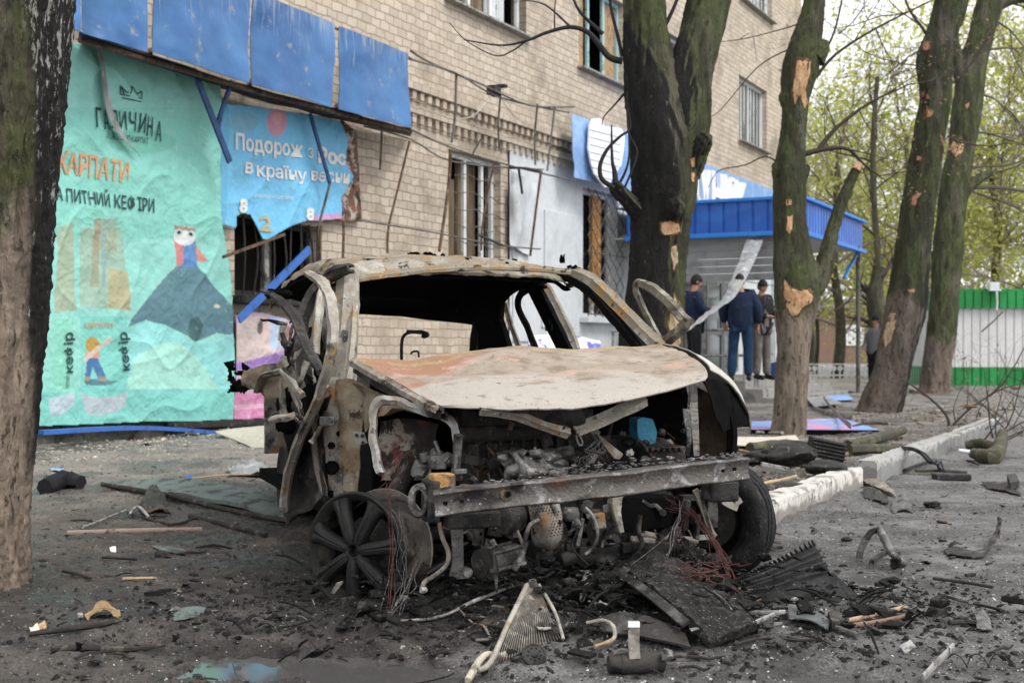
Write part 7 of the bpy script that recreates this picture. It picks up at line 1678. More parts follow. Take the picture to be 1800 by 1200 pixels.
# ------------------------------------------------------------------ single pieces of wreckage on the ground
def GP(px, py, dz=0): return gz(px, py, dz)
def fin(o, label, cat, group=None): return tag(o, label, cat, group)
def slab(name, pxs, t, mat, label, cat, dz=.012, lifts=None, amp=.0):
    pts = [GP(x, y, dz+(lifts[i] if lifts else 0)) for i, (x, y) in enumerate(pxs)]
    k = MB(); k.prism(pts, UPV*t)
    if amp: k.v = [v+MN.noise_vector(v*12)*amp for v in k.v]
    o = k.build(name, mat, bevel=.003); return fin(o, label, cat)
def stick(name, pxs, r_, mat, label, cat, dz=.015, lifts=None, n=7, noise=.25, flat=1.0, sub=4):
    pts = [GP(x, y, dz+(lifts[i] if lifts else 0)) for i, (x, y) in enumerate(pxs)]
    k = MB(); k.tube(pts, r_, n, sub, flat=flat, noise=noise); return fin(k.build(name, mat, smooth=50), label, cat)
def sheet_(name, rows, mat, label, cat, t=.005, amp=.01, ns=14, rag=.004, seed=0, n=6, skip=None):
    """rows of (px,py,lift) on the ground"""
    g = [[GP(x, y, l) for (x, y, l) in r] for r in rows]
    k = MB(); k.patch(g, n, n, t, amp, ns, seed, rag=rag, skip=skip); return fin(k.build(name, mat, smooth=45), label, cat)
# left side
sheet_('door_panel', [[(178, 851, .02), (300, 856, .06), (420, 870, .05), (508, 886, .03)], [(205, 862, .02), (320, 882, .05), (430, 902, .05), (505, 914, .02)]], M['greenboard'], 'long pale green panel lying on the dark soil left of the wreck', 'board', t=.025, amp=.012, ns=5)
stick('board_edge', [(180, 856), (300, 878), (420, 906), (505, 921)], .016, M['burntwood'], 'dark batten along the near edge of the pale green panel', 'batten', dz=.02)
sheet_('metal_sheet', [[(378, 768, .06), (440, 768, .10), (525, 772, .16)], [(430, 784, .02), (475, 790, .03), (528, 794, .05)], [(490, 806, .0), (512, 812, .0), (530, 816, .0)]], M['cream'], 'pale sheet leaning below the banners, left of the wreck', 'sheet', t=.008, amp=.01)
stick('burnt_log', [(78, 868), (110, 860), (142, 860)], [.055, .07, .05], M['blackcloth'], 'rolled black cloth bundle just right of the left tree', 'bundle', dz=.05)
stick('wood_lath', [(118, 941), (230, 937), (355, 935)], .012, lay('pink_wood_lath', (.34, .26, .21), [((.1, .08, .07), 9, .55, .65)]), 'long pinkish wooden lath lying level left of the wheel', 'lath', flat=.4)
stick('wood_lath', [(145, 932), (190, 915), (222, 900)], .006, M['whitemetal'], 'thin pale rod pointing up from the left end of the pinkish lath', 'rod')
stick('metal_rod', [(334, 911), (400, 928), (468, 945)], .014, M['burntwood'], 'straight dark rod lying below the pale green panel', 'rod')
stick('burnt_stick', [(90, 1150), (150, 1146), (220, 1149), (290, 1143)], [.010, .013, .010, .006], M['burntwood'], 'long charred stick in the lower left foreground', 'stick')
stick('burnt_stick', [(50, 1122), (110, 1113), (170, 1106), (213, 1096)], [.008, .012, .010, .008], M['burntwood'], 'charred stick under the tan rag in the left foreground', 'stick')
sheet_('rag', [[(150, 1082, .01), (180, 1075, .03), (210, 1080, .02)], [(152, 1092, .01), (182, 1088, .03), (214, 1094, .02)]], lay('tan_rag', (.26, .17, .09), [((.40, .30, .18), 14, .5, .62), ((.08, .06, .04), 12, .54, .62)], bump=.6), 'crumpled tan rag beside the charred stick in the left foreground', 'rag', amp=.02)
stick('bottle_cap', [(136, 1090), (145, 1089)], .012, M['whitemetal'], 'small pale cylinder left of the tan rag', 'cylinder')
sheet_('paper_scrap', [[(66, 1100, .01), (78, 1097, .02)], [(68, 1108, .01), (80, 1106, .01)]], M['tornwood'], 'orange scrap in the left foreground', 'scrap', amp=.006, n=4)
sheet_('paper_scrap', [[(52, 1106, .01), (66, 1104, .02)], [(54, 1116, .01), (70, 1115, .01)]], M['cream'], 'cream scrap beside the orange one in the left foreground', 'scrap', amp=.008, n=4)
sheet_('glass_shard', [[(300, 1075, .008), (335, 1068, .01), (362, 1070, .008)], [(305, 1092, .008), (340, 1088, .008), (358, 1080, .008)]], M['greenboard'], 'flat green grey shard on the soil in front of the rim', 'shard', amp=.003, t=.004)
sheet_('glass_shard', [[(268, 962, .008), (300, 963, .01), (325, 968, .008)], [(280, 970, .008), (305, 973, .008), (326, 974, .008)]], M['greenboard'], 'narrow green shard below the pinkish lath', 'shard', amp=.003, t=.004)
sheet_('plastic_wrap', [[(402, 830, .02), (430, 818, .06), (470, 828, .04)], [(405, 842, .01), (435, 840, .05), (490, 840, .02)]], M['sheet'], 'crumpled white plastic lying between the pale green panel and the wall', 'plastic', amp=.04, ns=18)
sheet_('paper_scrap', [[(322, 846, .01), (335, 843, .04)], [(324, 851, .01), (337, 850, .02)]], M['bluepaint'], 'tiny bright blue scrap above the pale green panel', 'scrap', amp=.01, n=4)
sheet_('paper_scrap', [[(88, 824, .01), (112, 826, .02)], [(90, 829, .01), (114, 831, .01)]], lay('light_blue_scrap', (.25, .5, .7), [], bump=.2), 'light blue scrap on the rubble right of the left tree', 'scrap', amp=.01, n=4)
sheet_('tile_piece', [[(243, 895, .01), (268, 868, .07), (290, 884, .04)], [(250, 905, .01), (275, 902, .02), (300, 905, .01)]], M['dark'], 'dark humped piece of plastic under the pale green panel', 'debris', amp=.02)
stick('plastic_curl', [(228, 908), (240, 901), (252, 908), (262, 914)], .009, M['whitemetal'], 'pale curled strip below the pale green panel', 'strip', lifts=[0, .02, .02, 0])
sheet_('paper_scrap', [[(193, 967, .01), (203, 965, .02)], [(195, 973, .01), (204, 972, .01)]], M['signwhite'], 'small white crumb of foam left of the rim', 'scrap', amp=.008, n=4)
stick('burnt_stick', [(225, 905), (300, 925), (345, 915)], .008, M['burntwood'], 'thin charred twig between the two laths', 'stick')
for i, (x0_, y0_, x1_, y1_) in enumerate(((110, 1010, 160, 1022), (215, 1023, 275, 1025), (295, 850, 470, 838), (488, 1110, 545, 1100), (180, 985, 240, 990))):
    stick('wood_splinter', [(x0_, y0_), ((x0_+x1_)/2, (y0_+y1_)/2-1), (x1_, y1_)], .006, M['wood'] if i in (1, 2) else M['burntwood'], ['short dark splinter near the foot of the left tree', 'thin pale splinter on the soil left of the rim', 'long thin pale splinter behind the green panel', 'dark splinter by the puddle in front of the rim', 'dark splinter above the pale one left of the rim'][i], 'splinter')
# centre foreground
k = MB(); A_, B_, C_, D_ = GP(845, 1190, .02), GP(870, 1165, .02), P(937, 1024, 4.55), GP(995, 1118, .02)
base0 = GP(868, 1175, .01); base1 = GP(985, 1130, .01)
top = P(937, 1028, 4.5); n_ = 24
for i in range(n_):
    f = i/(n_-1); b_ = base0.lerp(base1, f)+V((0, .03*math.sin(f*3), 0)); tp = top+V((.035*(f-.5), .02*f, 0)); md = b_.lerp(tp, .45)+V((.02*f-.015, -.03, -.02))
    k.tube([b_, md, tp], .0016, 4, 4)
k.build if 0 else None
radc = thing('radiator_core', base0.lerp(base1, .5), 'fan shaped piece of bent radiator core standing in the centre foreground', 'radiator')
k.build('fins', lay('radiator_fins', (.20, .18, .15), [((.42, .39, .34), 30, .5, .62), ((.05, .045, .04), 8, .5, .62), ((.22, .11, .05), 6, .56, .66)], rough=.5, metal=.3), radc)
k = MB(); k.patch([[top+V((-.016, .02, -.01)), top+V((.016, .04, -.01))], [base0.lerp(top, .5)+V((.005, .025, -.01)), base1.lerp(top, .5)+V((.0, .025, -.01))], [base0+V((.01, .03, 0)), base1+V((-.01, .03, 0))]], 8, 8, .002, .002, 14); k.build('backing', M['dark'], radc, smooth=60)
k = MB(); k.tube([base0+V((-.05, -.06, 0)), base0+V((-.01, 0, .01)), base0.lerp(top, .5)+V((-.022, -.02, 0)), top+V((-.02, 0, .0))], [.009, .010, .009, .010], 8, 4); k.tube([base1+V((.01, 0, 0)), base1.lerp(top, .5)+V((.028, 0, 0)), top+V((.02, .01, 0))], .006, 8, 4); k.build('tank_edge', M['pillar'], radc, smooth=60)
k = MB(); k.lathe([(.006, .012), (.013, .012), (.014, -.03), (.006, -.03)], top+V((0, 0, .006)), V((-.15, -.3, 1)), 16); k.build('pipe_stub', M['alu'], radc, smooth=40)
stick('hose', [(822, 1200), (850, 1182), (880, 1160), (893, 1153)], .011, lay('cream_hose', (.42, .38, .30), [((.15, .13, .1), 12, .5, .62)]), 'cream coloured hose end at the foot of the radiator piece', 'hose')
k = MB(); c = GP(939, 1162, .02); ax = V((.1, -.75, .65)).normalized(); k.lathe([(0, .008), (.010, .010), (.012, .006), (.030, .006), (.034, .010), (.039, .008), (.040, -.004), (.036, -.012), (0, -.012)], c, ax, 36)
o = k.build('round_cap', M['dark'], smooth=40); fin(o, 'round black metal disc with bolt holes right of the radiator piece', 'disc')
k = MB(); a_ = ax.orthogonal().normalized(); b_ = ax.cross(a_)
for i in range(9): k.lathe([(0, .0065), (.003, .0065)], c+(a_*math.cos(i*.7)+b_*math.sin(i*.7))*.021, ax, 8)
kk_o = k.build('bolt_hole', M['black'], o); kk_o.location = (0, 0, 0)
stick('metal_rod', [(700, 1098), (775, 1090), (840, 1070), (905, 1054)], [.005, .006, .007, .006], M['whitemetal'], 'long thin metal rod lying between the rim and the radiator piece', 'rod', lifts=[0, .0, .02, .04])
stick('wire_rod', [(805, 1085), (830, 1100), (850, 1112), (862, 1128)], .004, M['steel'], 'bent wire left of the radiator piece', 'wire', lifts=[.02, 0, .01, 0])
stick('pipe', [(1032, 1118), (1060, 1120), (1078, 1130), (1078, 1142), (1045, 1150)], .007, M['pillar'], 'bent grey pipe in the centre foreground, right of the round disc', 'pipe', lifts=[.03, .04, .04, .02, .01])
sheet_('metal_plate', [[(1034, 1112, .04), (1100, 1106, .06), (1160, 1116, .05), (1205, 1128, .03)], [(1060, 1120, .02), (1110, 1128, .03), (1170, 1140, .03), (1214, 1146, .02)]], M['dark'], 'curved brown metal plate lying before the wreck, behind the cylinder with a clamp', 'metal plate', t=.008, amp=.01, ns=8)
cy = thing('clamp_cylinder', GP(1120, 1190), 'sooty cylinder with an upright metal clamp in the centre foreground', 'cylinder')
k = MB(); c = GP(1120, 1182, .03); k.lathe([(0, -.09), (.026, -.09), (.028, -.085), (.028, -.055), (.032, -.05), (.034, .05), (.031, .055), (.031, .08), (.024, .085), (0, .085)], c, V((1, .15, 0)), 28); k.build('cylinder', M['dark'], cy, smooth=35)
k = MB(); k.sweep([(-.017, -.002), (.017, -.002), (.017, .002), (-.017, .002)], [c+V((-.01, -.03, .02)), c+V((-.012, -.02, .07)), c+V((-.01, .0, .11)), c+V((-.01, .02, .125))], V((0, -1, .3)), 4); k.build('clamp_strap', M['steel'], cy, smooth=40)
k = MB(); k.box(c+V((-.010, .0, .118)), .036, .008, .018); k.build('clamp_tip', M['signwhite'], cy, bevel=.002)
k = MB(); k.tube([c+V((-.07, -.01, .03)), c+V((-.05, -.015, .045)), c+V((-.03, -.02, .04))], .005, 6, 3); k.blob(c+V((.09, -.02, .03)), .02, .4, 3, 3); k.build('fitting', M['alu'], cy, smooth=40)
# the slab heap under the bumper
sheet_('burnt_slab', [[(1082, 1030, .15), (1150, 1045, .17), (1230, 1072, .14), (1330, 1122, .06)], [(1095, 1058, .12), (1140, 1088, .12), (1195, 1118, .09), (1250, 1144, .03)]], M['ashlump'], 'thick charred slab sloping down in front of the bumper beam', 'slab', t=.03, amp=.014, ns=22, n=9)
k = MB(); k.sweep([(-.016, -.006), (.016, -.006), (.016, .006), (-.016, .006)], [GP(1086, 1064, .125), GP(1140, 1098, .11), GP(1206, 1134, .07)], V((0, -1, .5)), 4); fin(k.build('slab_edge', M['dark'], smooth=40), 'straight dark metal edge along the near side of the charred slab', 'metal edge')
rdm = random.Random(91)
for i, (x, y, r_, lb) in enumerate(((1070, 1062, .085, 'charred lump at the upper end of the charred slab'), (1216, 1035, .095, 'tall charred lump under the right end of the bumper beam'), (1285, 1090, .07, 'charred lump left of the tyre tread strip'), (1170, 1045, .05, 'charred lump on the middle of the heap'), (1235, 1045, .05, 'charred lump beside the red wires'), (1010, 1052, .045, 'charred lump right behind the radiator piece'))):
    k = MB(); c = GP(x, y, r_*.45); k.blob(c, r_, .7, 4, i+3, 4, (1.1, .9, 1.25 if i == 1 else .8)); k.v = [v+MN.noise_vector(v*38)*.009+MN.noise_vector(v*90)*.004 for v in k.v]; fin(k.build('burnt_lump', M['ashlump'], smooth=30), lb, 'burnt lump')
for i, (rows, mt, lb) in enumerate(((([(958, 1042, .04), (974, 1034, .07), (988, 1040, .06)], [(962, 1056, .01), (976, 1052, .03), (990, 1058, .01)]), 'char', 'bent silvery bracket behind the radiator piece'), (([(1018, 1055, .05), (1032, 1043, .08), (1048, 1050, .06)], [(1020, 1068, .02), (1034, 1066, .04), (1048, 1066, .02)]), 'whitemetal', 'crumpled pale foil at the foot of the charred slab'), (([(880, 1030, .05), (910, 1035, .04), (935, 1048, .02)], [(885, 1040, .04), (912, 1046, .03), (925, 1055, .02)]), 'steel', 'brown metal flap under the compressor'),
        (([(1112, 985, .06), (1124, 996, .06)], [(1116, 1008, .03), (1140, 1012, .03)]), 'steel', 'pale triangular bracket in the dark under the engine'))):
    sheet_('metal_scrap', rows, M[mt], lb, 'metal scrap', t=.005, amp=.012, ns=20, seed=i)
k = MB(); rn = random.Random(6)
for i in range(14):
    p = GP(1215+rn.gauss(0, 25), 1080+rn.gauss(0, 10), .17); pts = [p]
    for j in range(5): pts.append(pts[-1]+V((rn.uniform(-.01, .05), rn.uniform(-.03, .01), rn.uniform(-.02, .015))))
    k.tube(pts, .002, 4, 3)
fin(k.build('red_wires', M['redwire']), 'tangle of burnt red wires lying on the charred slab', 'wires')
for pts, lb in (([(1240, 1098), (1270, 1110), (1300, 1122)], 'white charred strip on the lower end of the slab'), ([(1305, 1095), (1345, 1097), (1380, 1094)], 'white strip between the slab and the grey clip'), ([(1318, 1118), (1345, 1106), (1362, 1100)], 'second white strip crossing below the first one')):
    stick('white_strip', pts, .008, M['whitemetal'], lb, 'strip', dz=.04, flat=.4)
# tyre tread strip
sp = [(1292, 1050, .05), (1330, 1040, .07), (1380, 1022, .10), (1430, 1000, .12)]; ap = [(1320, 1066, .01), (1365, 1062, .01), (1410, 1056, .02), (1462, 1045, .03)]
tread = thing('tyre_tread', GP(1370, 1050), 'burst strip of black tyre tread lying right of the wreck', 'tyre tread')
k = MB(); rows = []
for j in range(6):
    f = j/5; rows.append([GP(a[0]+(b[0]-a[0])*f, a[1]+(b[1]-a[1])*f, a[2]+(b[2]-a[2])*f+.02*math.sin(f*3)) for a, b in zip(sp, ap)])
k.patch(rows, 8, 4, .012, .006, 12, rag=.003); k.build('carcass', M['rubber'], tread, smooth=50)
k = MB(); a3 = [GP(x, y, l+.012) for x, y, l in sp]; b3_ = [GP(a[0]+(b[0]-a[0])*.2, a[1]+(b[1]-a[1])*.2, a[2]+(b[2]-a[2])*.2+.024) for a, b in zip(sp, ap)]
sa_ = spline(a3, 7); sb_ = spline(b3_, 7)
for i in range(len(sa_)-1):
    m_ = (sa_[i]+sb_[i])/2; w_ = (sb_[i]-sa_[i]); t_ = (sa_[i+1]-sa_[i]).normalized(); k.prism([sa_[i]+t_*.002, sb_[i]+t_*.002, sb_[i]+t_*.011, sa_[i]+t_*.011], V((0, -.006, .012)))
k.build('tread_block', M['rubber'], tread)
for f0 in (.35, .5, .65, .8):
    k = MB(); k.tube([GP(a[0]+(b[0]-a[0])*f0, a[1]+(b[1]-a[1])*f0, a[2]+(b[2]-a[2])*f0+.02*math.sin(f0*3)+.016) for a, b in zip(sp, ap)], .006, 6, 6); k.build('tread_rib', M['rubber'], tread, smooth=50)
sheet_('rubber_flap', [[(1430, 1022, .05), (1470, 1030, .04), (1500, 1048, .02), (1530, 1056, .01)], [(1420, 1050, .01), (1460, 1052, .02), (1490, 1058, .01), (1520, 1062, .005)]], M['rubber'], 'thin black rubber tail at the right end of the tread strip', 'rubber', amp=.012, t=.006)
# right foreground and road
brk = thing('metal_bracket', GP(1548, 985), 'grey cast bracket shaped like a horseshoe standing on the road', 'bracket')
k = MB(); k.sweep([(-.014, -.010), (.014, -.010), (.014, .010), (-.014, .010)], [GP(1510, 985, .01), P(1514, 965, GP(1510, 985).y), P(1530, 936, GP(1530, 985).y), P(1545, 932, GP(1530, 985).y)], V((0, -1, .2)), 5); k.build('leg', M['alu'], brk, smooth=40)
k = MB(); k.tube([P(1545, 930, GP(1530, 985).y), P(1556, 948, 6.05), P(1565, 968, 6.0), P(1578, 982, 5.95), GP(1588, 995, .015)], [.016, .020, .018, .016, .018], 10, 4); k.build('arm', M['alu'], brk, smooth=50)
k = MB(); k.sweep([(-.012, -.008), (.012, -.008), (.012, .008), (-.012, .008)], [GP(1532, 992, .015), GP(1558, 982, .03), GP(1580, 984, .03)], UPV, 4); k.blob(GP(1574, 998, .02), .026, .4, 3, 3); k.build('foot', M['dark'], brk, smooth=40)
sheet_('metal_strip', [[(1658, 968, .01), (1690, 970, .02), (1725, 975, .02), (1745, 960, .05), (1755, 938, .10)], [(1665, 978, .01), (1695, 982, .02), (1728, 983, .02), (1752, 968, .05), (1762, 945, .10)]], M['dark'], 'bent black metal strip curling up at its right end on the road', 'metal strip', amp=.012, rag=.008)
sheet_('plastic_cover', [[(1385, 1082, .04), (1420, 1090, .05), (1460, 1105, .03)], [(1388, 1095, .02), (1425, 1105, .03), (1455, 1115, .02)]], lay('grey_plastic', (.10, .105, .105), [((.03, .03, .03), 10, .5, .62), ((.3, .3, .3), 40, .62, .68)], rough=.5), 'grey plastic cover piece in the right foreground', 'plastic piece', amp=.01)
slab('plastic_clip', [(1455, 1095), (1475, 1090), (1482, 1108), (1462, 1114)], .03, M['dark'], 'square dark plastic clip at the end of the grey cover', 'clip')
stick('metal_tube', [(1462, 1110), (1485, 1116), (1508, 1124)], .012, M['alu'], 'short grey tube beside the plastic clip', 'tube')
stick('wood_lath', [(1492, 1097), (1540, 1086), (1592, 1073)], .008, M['wood'], 'pale wooden lath in the right foreground, upper of two', 'lath', flat=.5)
stick('wood_lath', [(1498, 1106), (1550, 1098), (1600, 1088)], .007, lay('pink_lath', (.25, .15, .12), []), 'pinkish lath just below the pale one in the right foreground', 'lath', flat=.5)
stick('trim_strip', [(1622, 1202), (1650, 1172), (1676, 1146)], .014, M['whitemetal'], 'white trim strip pointing up at the bottom right', 'trim strip', flat=.35, dz=.02)
k = MB(); c = GP(1705, 1180, .015); pts = [c+V((.012*i-.06, .028*math.cos(i*1.1), .02+.02*math.sin(i*1.1))) for i in range(16)]; k.tube(pts, .0022, 5, 4); fin(k.build('spring', M['char'], smooth=60), 'small coiled spring at the bottom right beside the white trim strip', 'spring')
sheet_('metal_cup', [[(1715, 1095, .03), (1728, 1090, .045), (1742, 1100, .02)], [(1718, 1110, .01), (1732, 1114, .02), (1746, 1110, .01)]], M['alu'], 'small silvery cup shaped piece at the right edge of the foreground', 'metal piece', amp=.01)
stick('burnt_stick', [(1668, 1102), (1695, 1100), (1718, 1102)], .009, M['burntwood'], 'short charred stick left of the silvery cup piece', 'stick')
stick('burnt_stick', [(1290, 1140), (1340, 1130), (1400, 1133), (1430, 1132)], .006, M['burntwood'], 'thin charred stick below the grey plastic cover', 'stick')
stick('burnt_stick', [(1640, 1022), (1700, 1030), (1745, 1038)], .007, M['burntwood'], 'thin charred stick on the road below the bent strip', 'stick')
stick('burnt_stick', [(1650, 1050), (1690, 1062), (1760, 1078)], .006, M['burntwood'], 'long thin charred stick at the right of the foreground', 'stick')
sheet_('glass_shard', [[(1582, 1142, .01), (1600, 1135, .02)], [(1590, 1150, .01), (1612, 1142, .01)]], M['whitemetal'], 'silver shard on the wet road in the right foreground', 'shard', n=4)
sheet_('metal_scrap', [[(1512, 840, .03), (1540, 848, .05), (1572, 868, .02)], [(1518, 852, .02), (1545, 862, .03), (1575, 876, .01)]], M['steel'], 'bent metal scrap leaning on the junction of the two nearer kerb stones', 'metal scrap', amp=.02)
sheet_('metal_scrap', [[(1516, 862, .02), (1540, 868, .04), (1562, 880, .02)], [(1520, 876, .01), (1545, 884, .02), (1560, 888, .01)]], M['dark'], 'dark scrap just below the bent one at the kerb', 'metal scrap', amp=.02, seed=4)
sheet_('metal_scrap', [[(1565, 895, .01), (1585, 880, .05), (1602, 890, .02)], [(1570, 904, .01), (1588, 900, .02), (1604, 902, .01)]], M['alu'], 'peaked grey scrap on the road beside the white kerb stone', 'metal scrap', amp=.01)
k = MB(); k.blob(GP(1640, 892, .015), .04, .5, 3, 5, 3, (1.3, 1, .6)); fin(k.build('burnt_lump', M['ashlump'], smooth=40), 'dark lump lying alone on the road beyond the kerb scraps', 'burnt lump')
sheet_('wood_piece', [[(1725, 850, .02), (1760, 856, .03), (1792, 868, .01)], [(1735, 860, .01), (1765, 866, .02), (1795, 873, .01)]], M['burntwood'], 'splintered dark board piece at the right edge of the road', 'board')
slab('plastic_block', [(1770, 848), (1785, 845), (1792, 860), (1776, 864)], .05, M['dark'], 'small dark block on the splintered board at the right edge', 'block')
# cable with box
cb = thing('cable_box', GP(1672, 845), 'flat black box on the road with a thick black cable arching over the kerb', 'cable box')
k = MB(); a_, b_ = GP(1640, 842, .025), GP(1705, 845, .025); k.box((a_+b_)/2, (b_-a_).length, .12, .05); k.build('box', M['char'], cb, bevel=.01)
k = MB(); q = [GP(1652, 836, .05), GP(1645, 830, .10), P(1635, 812, 10.3), P(1618, 795, 10.5), P(1600, 788, 10.6), GP(1578, 792, .02)]; k.tube(q, .016, 8, 5); k.tube([p+V((.03, -.02, -.01)) for p in q], .010, 8, 5); k.build('cable', M['blackwire'], cb, smooth=60)
# far bits on the soil strip
slab('cardboard', [(1290, 778), (1360, 778), (1398, 774), (1412, 792), (1360, 796), (1290, 794)], .01, M['cream'], 'flat cream board on the soil in front of the snapped tree', 'board', dz=.05)
stick('log', [(1318, 800), (1370, 792), (1412, 796), (1440, 803)], .045, M['branch'], 'brown log lying below the cream board', 'log', dz=.06)
stick('log', [(1495, 803), (1540, 800), (1612, 804)], .05, M['branch'], 'straight brown branch piece lying right of the ribbed black plastic', 'log', dz=.05)
stick('log', [(1490, 800), (1530, 786), (1588, 770)], [.06, .05, .04], M['branch'], 'branch with broken bark pointing up right beside the ribbed black plastic', 'log', dz=.06)
eb = thing('engine_cover', GP(1430, 820), 'black ribbed plastic engine part lying beyond the right front wheel', 'engine part')
k = MB(); c = GP(1452, 816, .12); k.box(c, .26, .2, .15, Matrix.Rotation(.2, 3, 'Y')); 
for i in range(5): k.box(c+V((0, -.11, -.05+.028*i)), .26, .02, .012, Matrix.Rotation(.2, 3, 'Y'))
k.build('ribbed_housing', M['char'], eb, bevel=.012)
k = MB(); k.blob(GP(1390, 822, .1), .14, .45, 3, 4, 3, (1.6, 1, .55)); k.build('melted_part', M['char'], eb, smooth=50); k = MB(); k.blob(GP(1345, 820, .07), .1, .45, 3, 8, 3, (2.2, 1, .5)); k.build('melted_part', M['char'], eb, smooth=50); k = MB(); k.blob(GP(1452, 838, .05), .1, .4, 3, 9, 3, (1.5, 1, .6)); k.build('melted_part', M['char'], eb, smooth=50)
k = MB(); k.box(GP(1362, 832, .05), .2, .05, .03, Matrix.Rotation(.2, 3, 'Y')); k.build('pale_strip', M['whitemetal'], eb, bevel=.004)
fs_ = thing('fallen_sign', GP(1430, 760), 'fallen black backed sign panel with pink and blue print lying behind the snapped tree', 'sign')
pz = .05; pts = [GP(1322, 749, pz), GP(1480, 746, pz+.02), GP(1545, 759, pz-.03), GP(1470, 764, pz), GP(1320, 762, pz)]
k = MB(); k.prism([p-UPV*.055 for p in pts], UPV*.05); k.build('backing', M['black'], fs_)
k = MB(); k.prism(pts, UPV*.006); k.build('printed_face', lay('pink_blue_print', (.20, .32, .62), [((.62, .22, .38), 2.6, .5, .58), ((.70, .70, .76), 4, .56, .63)], rough=.4, bump=0), fs_)
stick('metal_strip', [(1448, 712), (1470, 745), (1495, 772)], .03, M['whitemetal'], 'white metal strip lying across the fallen sign', 'strip', dz=.12, flat=.3)
stick('white_strip', [(1430, 722), (1470, 735), (1500, 738)], .035, M['whitemetal'], 'long white strip behind the fallen sign', 'strip', flat=.3, dz=.04)
stick('white_strip', [(1425, 690), (1440, 705), (1462, 712)], .03, M['whitemetal'], 'white strip right of the porch step', 'strip', flat=.3, dz=.04)
slab('plastic_sheet', [(1452, 700), (1490, 698), (1500, 706), (1455, 708)], .02, M['signblue'], 'pale blue sheet lying at the foot of the porch post', 'sheet', dz=.03)
slab('plastic_sheet', [(1415, 705), (1450, 702), (1480, 715), (1430, 722)], .02, M['sheet'], 'white crumpled sheet lying before the porch steps', 'sheet', dz=.05, amp=.03)
for i, (x0_, y0_, x1_, y1_, m_) in enumerate(((1420, 688, 1500, 692, 'greyrod'), (1500, 752, 1560, 749, 'burntwood'), (1330, 764, 1375, 766, 'whitemetal'), (1645, 727, 1672, 728, 'whitemetal'), (1590, 832, 1640, 815, 'burntwood'), (1610, 834, 1700, 836, 'branch'), (1700, 815, 1720, 822, 'dark'), (1300, 800, 1340, 806, 'tornwood'), (1340, 858, 1400, 848, 'wood'), (1365, 866, 1420, 860, 'burntwood'))):
    lbs = ['dark pipe on the path behind the snapped tree', 'dark splinter behind the leaning tree root', 'pale splinter left of the snapped tree', 'pale splinter on the soil below the slim tree', 'charred stick on the road by the grey kerb stone', 'long brown twig on the road below the cable box', 'dark chip left of the green log', 'orange splinter by the wing of the wreck', 'pale splinter on the soil behind the white kerb stone', 'charred splinter on the soil behind the white kerb stone']
    stick('wood_splinter', [(x0_, y0_), ((x0_+x1_)/2, (y0_+y1_)/2-1), (x1_, y1_)], .018 if y0_ < 800 else .012, M[m_], lbs[i], 'splinter', dz=.03)
# green log with orange cut end and twigs
lg = thing('fallen_branch', GP(1745, 815), 'mossy green log with an orange sawn end and bare twigs on the road at right', 'branch')
k = MB(); q0, q1, q2, q3 = GP(1712, 808, .06), GP(1740, 815, .06), GP(1755, 808, .09), GP(1762, 790, .16); k.tube([q0, q1, q2, q3], [.045, .075, .07, .05], 14, 5, noise=.2); k.tube([GP(1700, 792, .05), GP(1725, 795, .09), GP(1750, 800, .07)], [.05, .05, .04], 10, 4, noise=.3); k.build('log', lay('green_moss_log', (.055, .055, .032), [((.12, .115, .075), 8, .5, .62), ((.05, .04, .03), 10, .56, .66)], bump=.5), lg, smooth=60)
k = MB(); k.lathe([(0, .012), (.04, .008), (.046, -.01), (.046, -.04)], q0, (q0-q1).normalized(), 16); k.build('cut_end', M['tornwood'], lg, smooth=40)
k = MB(); k.tube([q0+V((-.14, 0, .03)), q0+V((-.02, 0, .01))], [.012, .02], 6); k.build('splinter', M['signwhite'], lg)
k = MB(); tips = []; rn = random.Random(8)
for (x, y, dx, dz_, ln) in ((1755, 790, .3, .8, .8), (1760, 800, .9, .3, .7), (1745, 790, -.3, .9, .7), (1765, 780, .8, .7, .9), (1730, 795, .5, .6, .6), (1770, 790, .7, .1, .8), (1750, 785, .0, 1, .6), (1765, 770, -.5, .6, .8), (1780, 770, .3, .5, .8)):
    twigs(k, GP(x, y, .12), V((dx, rn.uniform(-.4, .4), dz_)), ln, .008, rn, 2, tips, .8)
k.build('twigs', M['twig'], lg)
k = MB(); leaves(k, tips, rn, 130, .022, .02); k.build('buds', bpy.data.materials['reddish_buds'], lg)
lg2 = thing('fallen_branch', GP(1665, 748), 'bare fallen twigs arching up from the soil beyond the kerb', 'branch')
k = MB()
b0_ = GP(1665, 748)
def bb_(pts, r0, r1): k.tube([P(x, y, b0_.y+(q[0] if q else 0)) for (x, y, *q) in pts], [r0+(r1-r0)*i/(len(pts)-1) for i in range(len(pts))], 5, 5)
bb_([(1660, 760), (1668, 745), (1660, 725), (1635, 700), (1602, 676), (1585, 668)], .022, .008)
bb_([(1664, 760), (1680, 742), (1705, 718), (1735, 698), (1760, 684), (1800, 672)], .018, .006); bb_([(1735, 698), (1762, 675), (1785, 640), (1800, 612), (1815, 590)], .012, .004); bb_([(1668, 752), (1690, 745), (1720, 752), (1760, 745)], .010, .004); bb_([(1716, 734), (1724, 715), (1735, 700), (1740, 660)], .008, .003); bb_([(1680, 742), (1676, 720), (1682, 700), (1690, 680)], .008, .003)
for (x, y, dx, dz_) in ((1740, 697, .5, .5), (1760, 684, .8, -.4), (1770, 660, .6, -.3), (1700, 722, .2, .7), (1720, 710, .8, -.2), (1635, 700, -.6, .4), (1780, 650, .9, .1)): twigs(k, P(x, y, b0_.y), V((dx, rn.uniform(-.3, .3), dz_)), .7, .006, rn, 2, tips, .8)
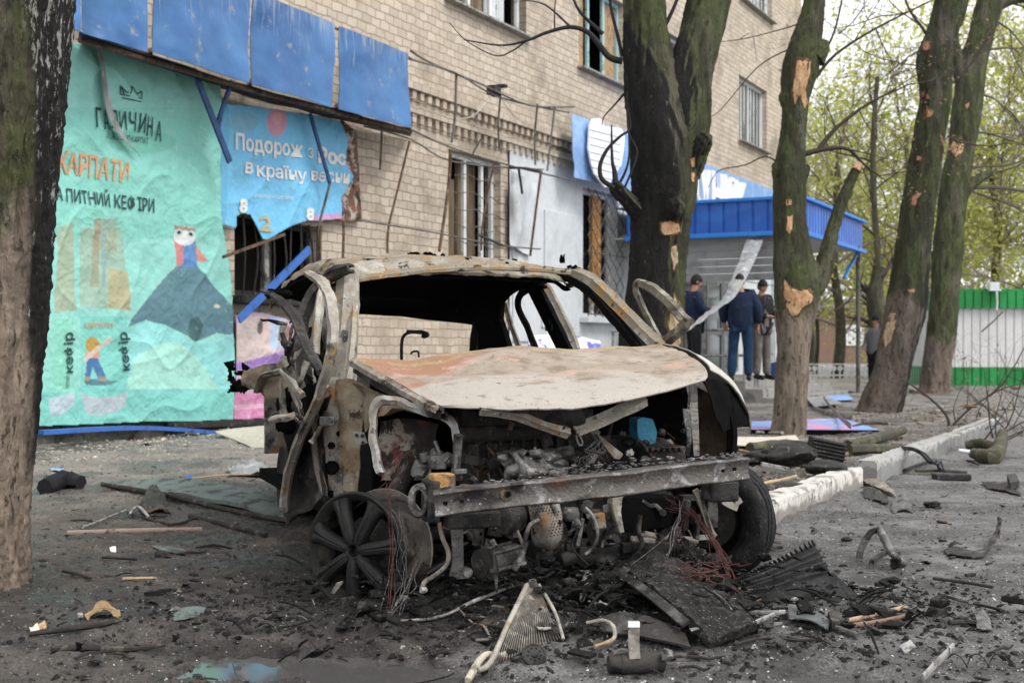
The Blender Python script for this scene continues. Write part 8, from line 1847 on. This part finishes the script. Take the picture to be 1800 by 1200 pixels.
k.build('twigs', M['twig'], lg2)
k = MB(); k.blob(P(1705, 714, b0_.y), .05, .6, 4, 3, 2, (1.6, .5, .5)); k.blob(P(1785, 682, b0_.y), .04, .6, 4, 5, 2, (1.6, .5, .5)); k.build('dry_leaf', bpy.data.materials['reddish_buds'], lg2)
# many more small single sticks and chips on the ground, each its own thing
spots = []; rn = random.Random(55)
for i in range(46):
    px = rn.uniform(90, 1780); py = rn.choice([rn.uniform(1000, 1190), rn.uniform(1040, 1190), rn.uniform(880, 1000)])
    if 520 < px < 1330 and py < 1075: continue
    spots.append((px, py))
for i, (px, py) in enumerate(spots):
    c = GP(px, py, .01); a_ = rn.uniform(-1.2, 1.2); ln = rn.uniform(.04, .13); d_ = V((math.cos(a_), math.sin(a_)*.8, 0)); k = MB(); kind = i % 3
    if kind == 0:
        k.tube([c-d_*ln, c+V((0, 0, .008)), c+d_*ln*.6, c+d_*ln+V((0, 0, .01))], [.004, .006, .005, .003], 6, 2, noise=.3); nm = 'burnt_twig'; mt = M['burntwood']; ct = 'twig'; lb = 'short charred twig lying flat on the wet ground'; gp = 'charred twigs scattered on the ground'
    elif kind == 1:
        n_ = V((-d_.y, d_.x, 0)); k.patch([[c-d_*ln*.4-n_*.02, c-n_*.025+UPV*.01, c+d_*ln*.4-n_*.015], [c-d_*ln*.4, c+UPV*.018, c+d_*ln*.4+UPV*.01], [c-d_*ln*.3+n_*.02, c+n_*.02+UPV*.006, c+d_*ln*.35+n_*.02]], 3, 3, .004, .01, 30, seed=i, rag=.004); nm = 'plastic_shred'; mt = M['dark']; ct = 'shred'; lb = 'small crumpled dark shred lying on the wet ground'; gp = 'dark shreds scattered on the ground'
    else:
        k.blob(c, rn.uniform(.012, .028), .6, 4, i, 2, (1.4, 1, .6)); nm = 'burnt_crumb'; mt = M['ashlump']; ct = 'burnt lump'; lb = 'small rounded burnt lump lying on the wet ground'; gp = 'burnt lumps scattered on the ground'
    o = k.build(nm, mt, smooth=40); tag(o, lb, ct, gp)
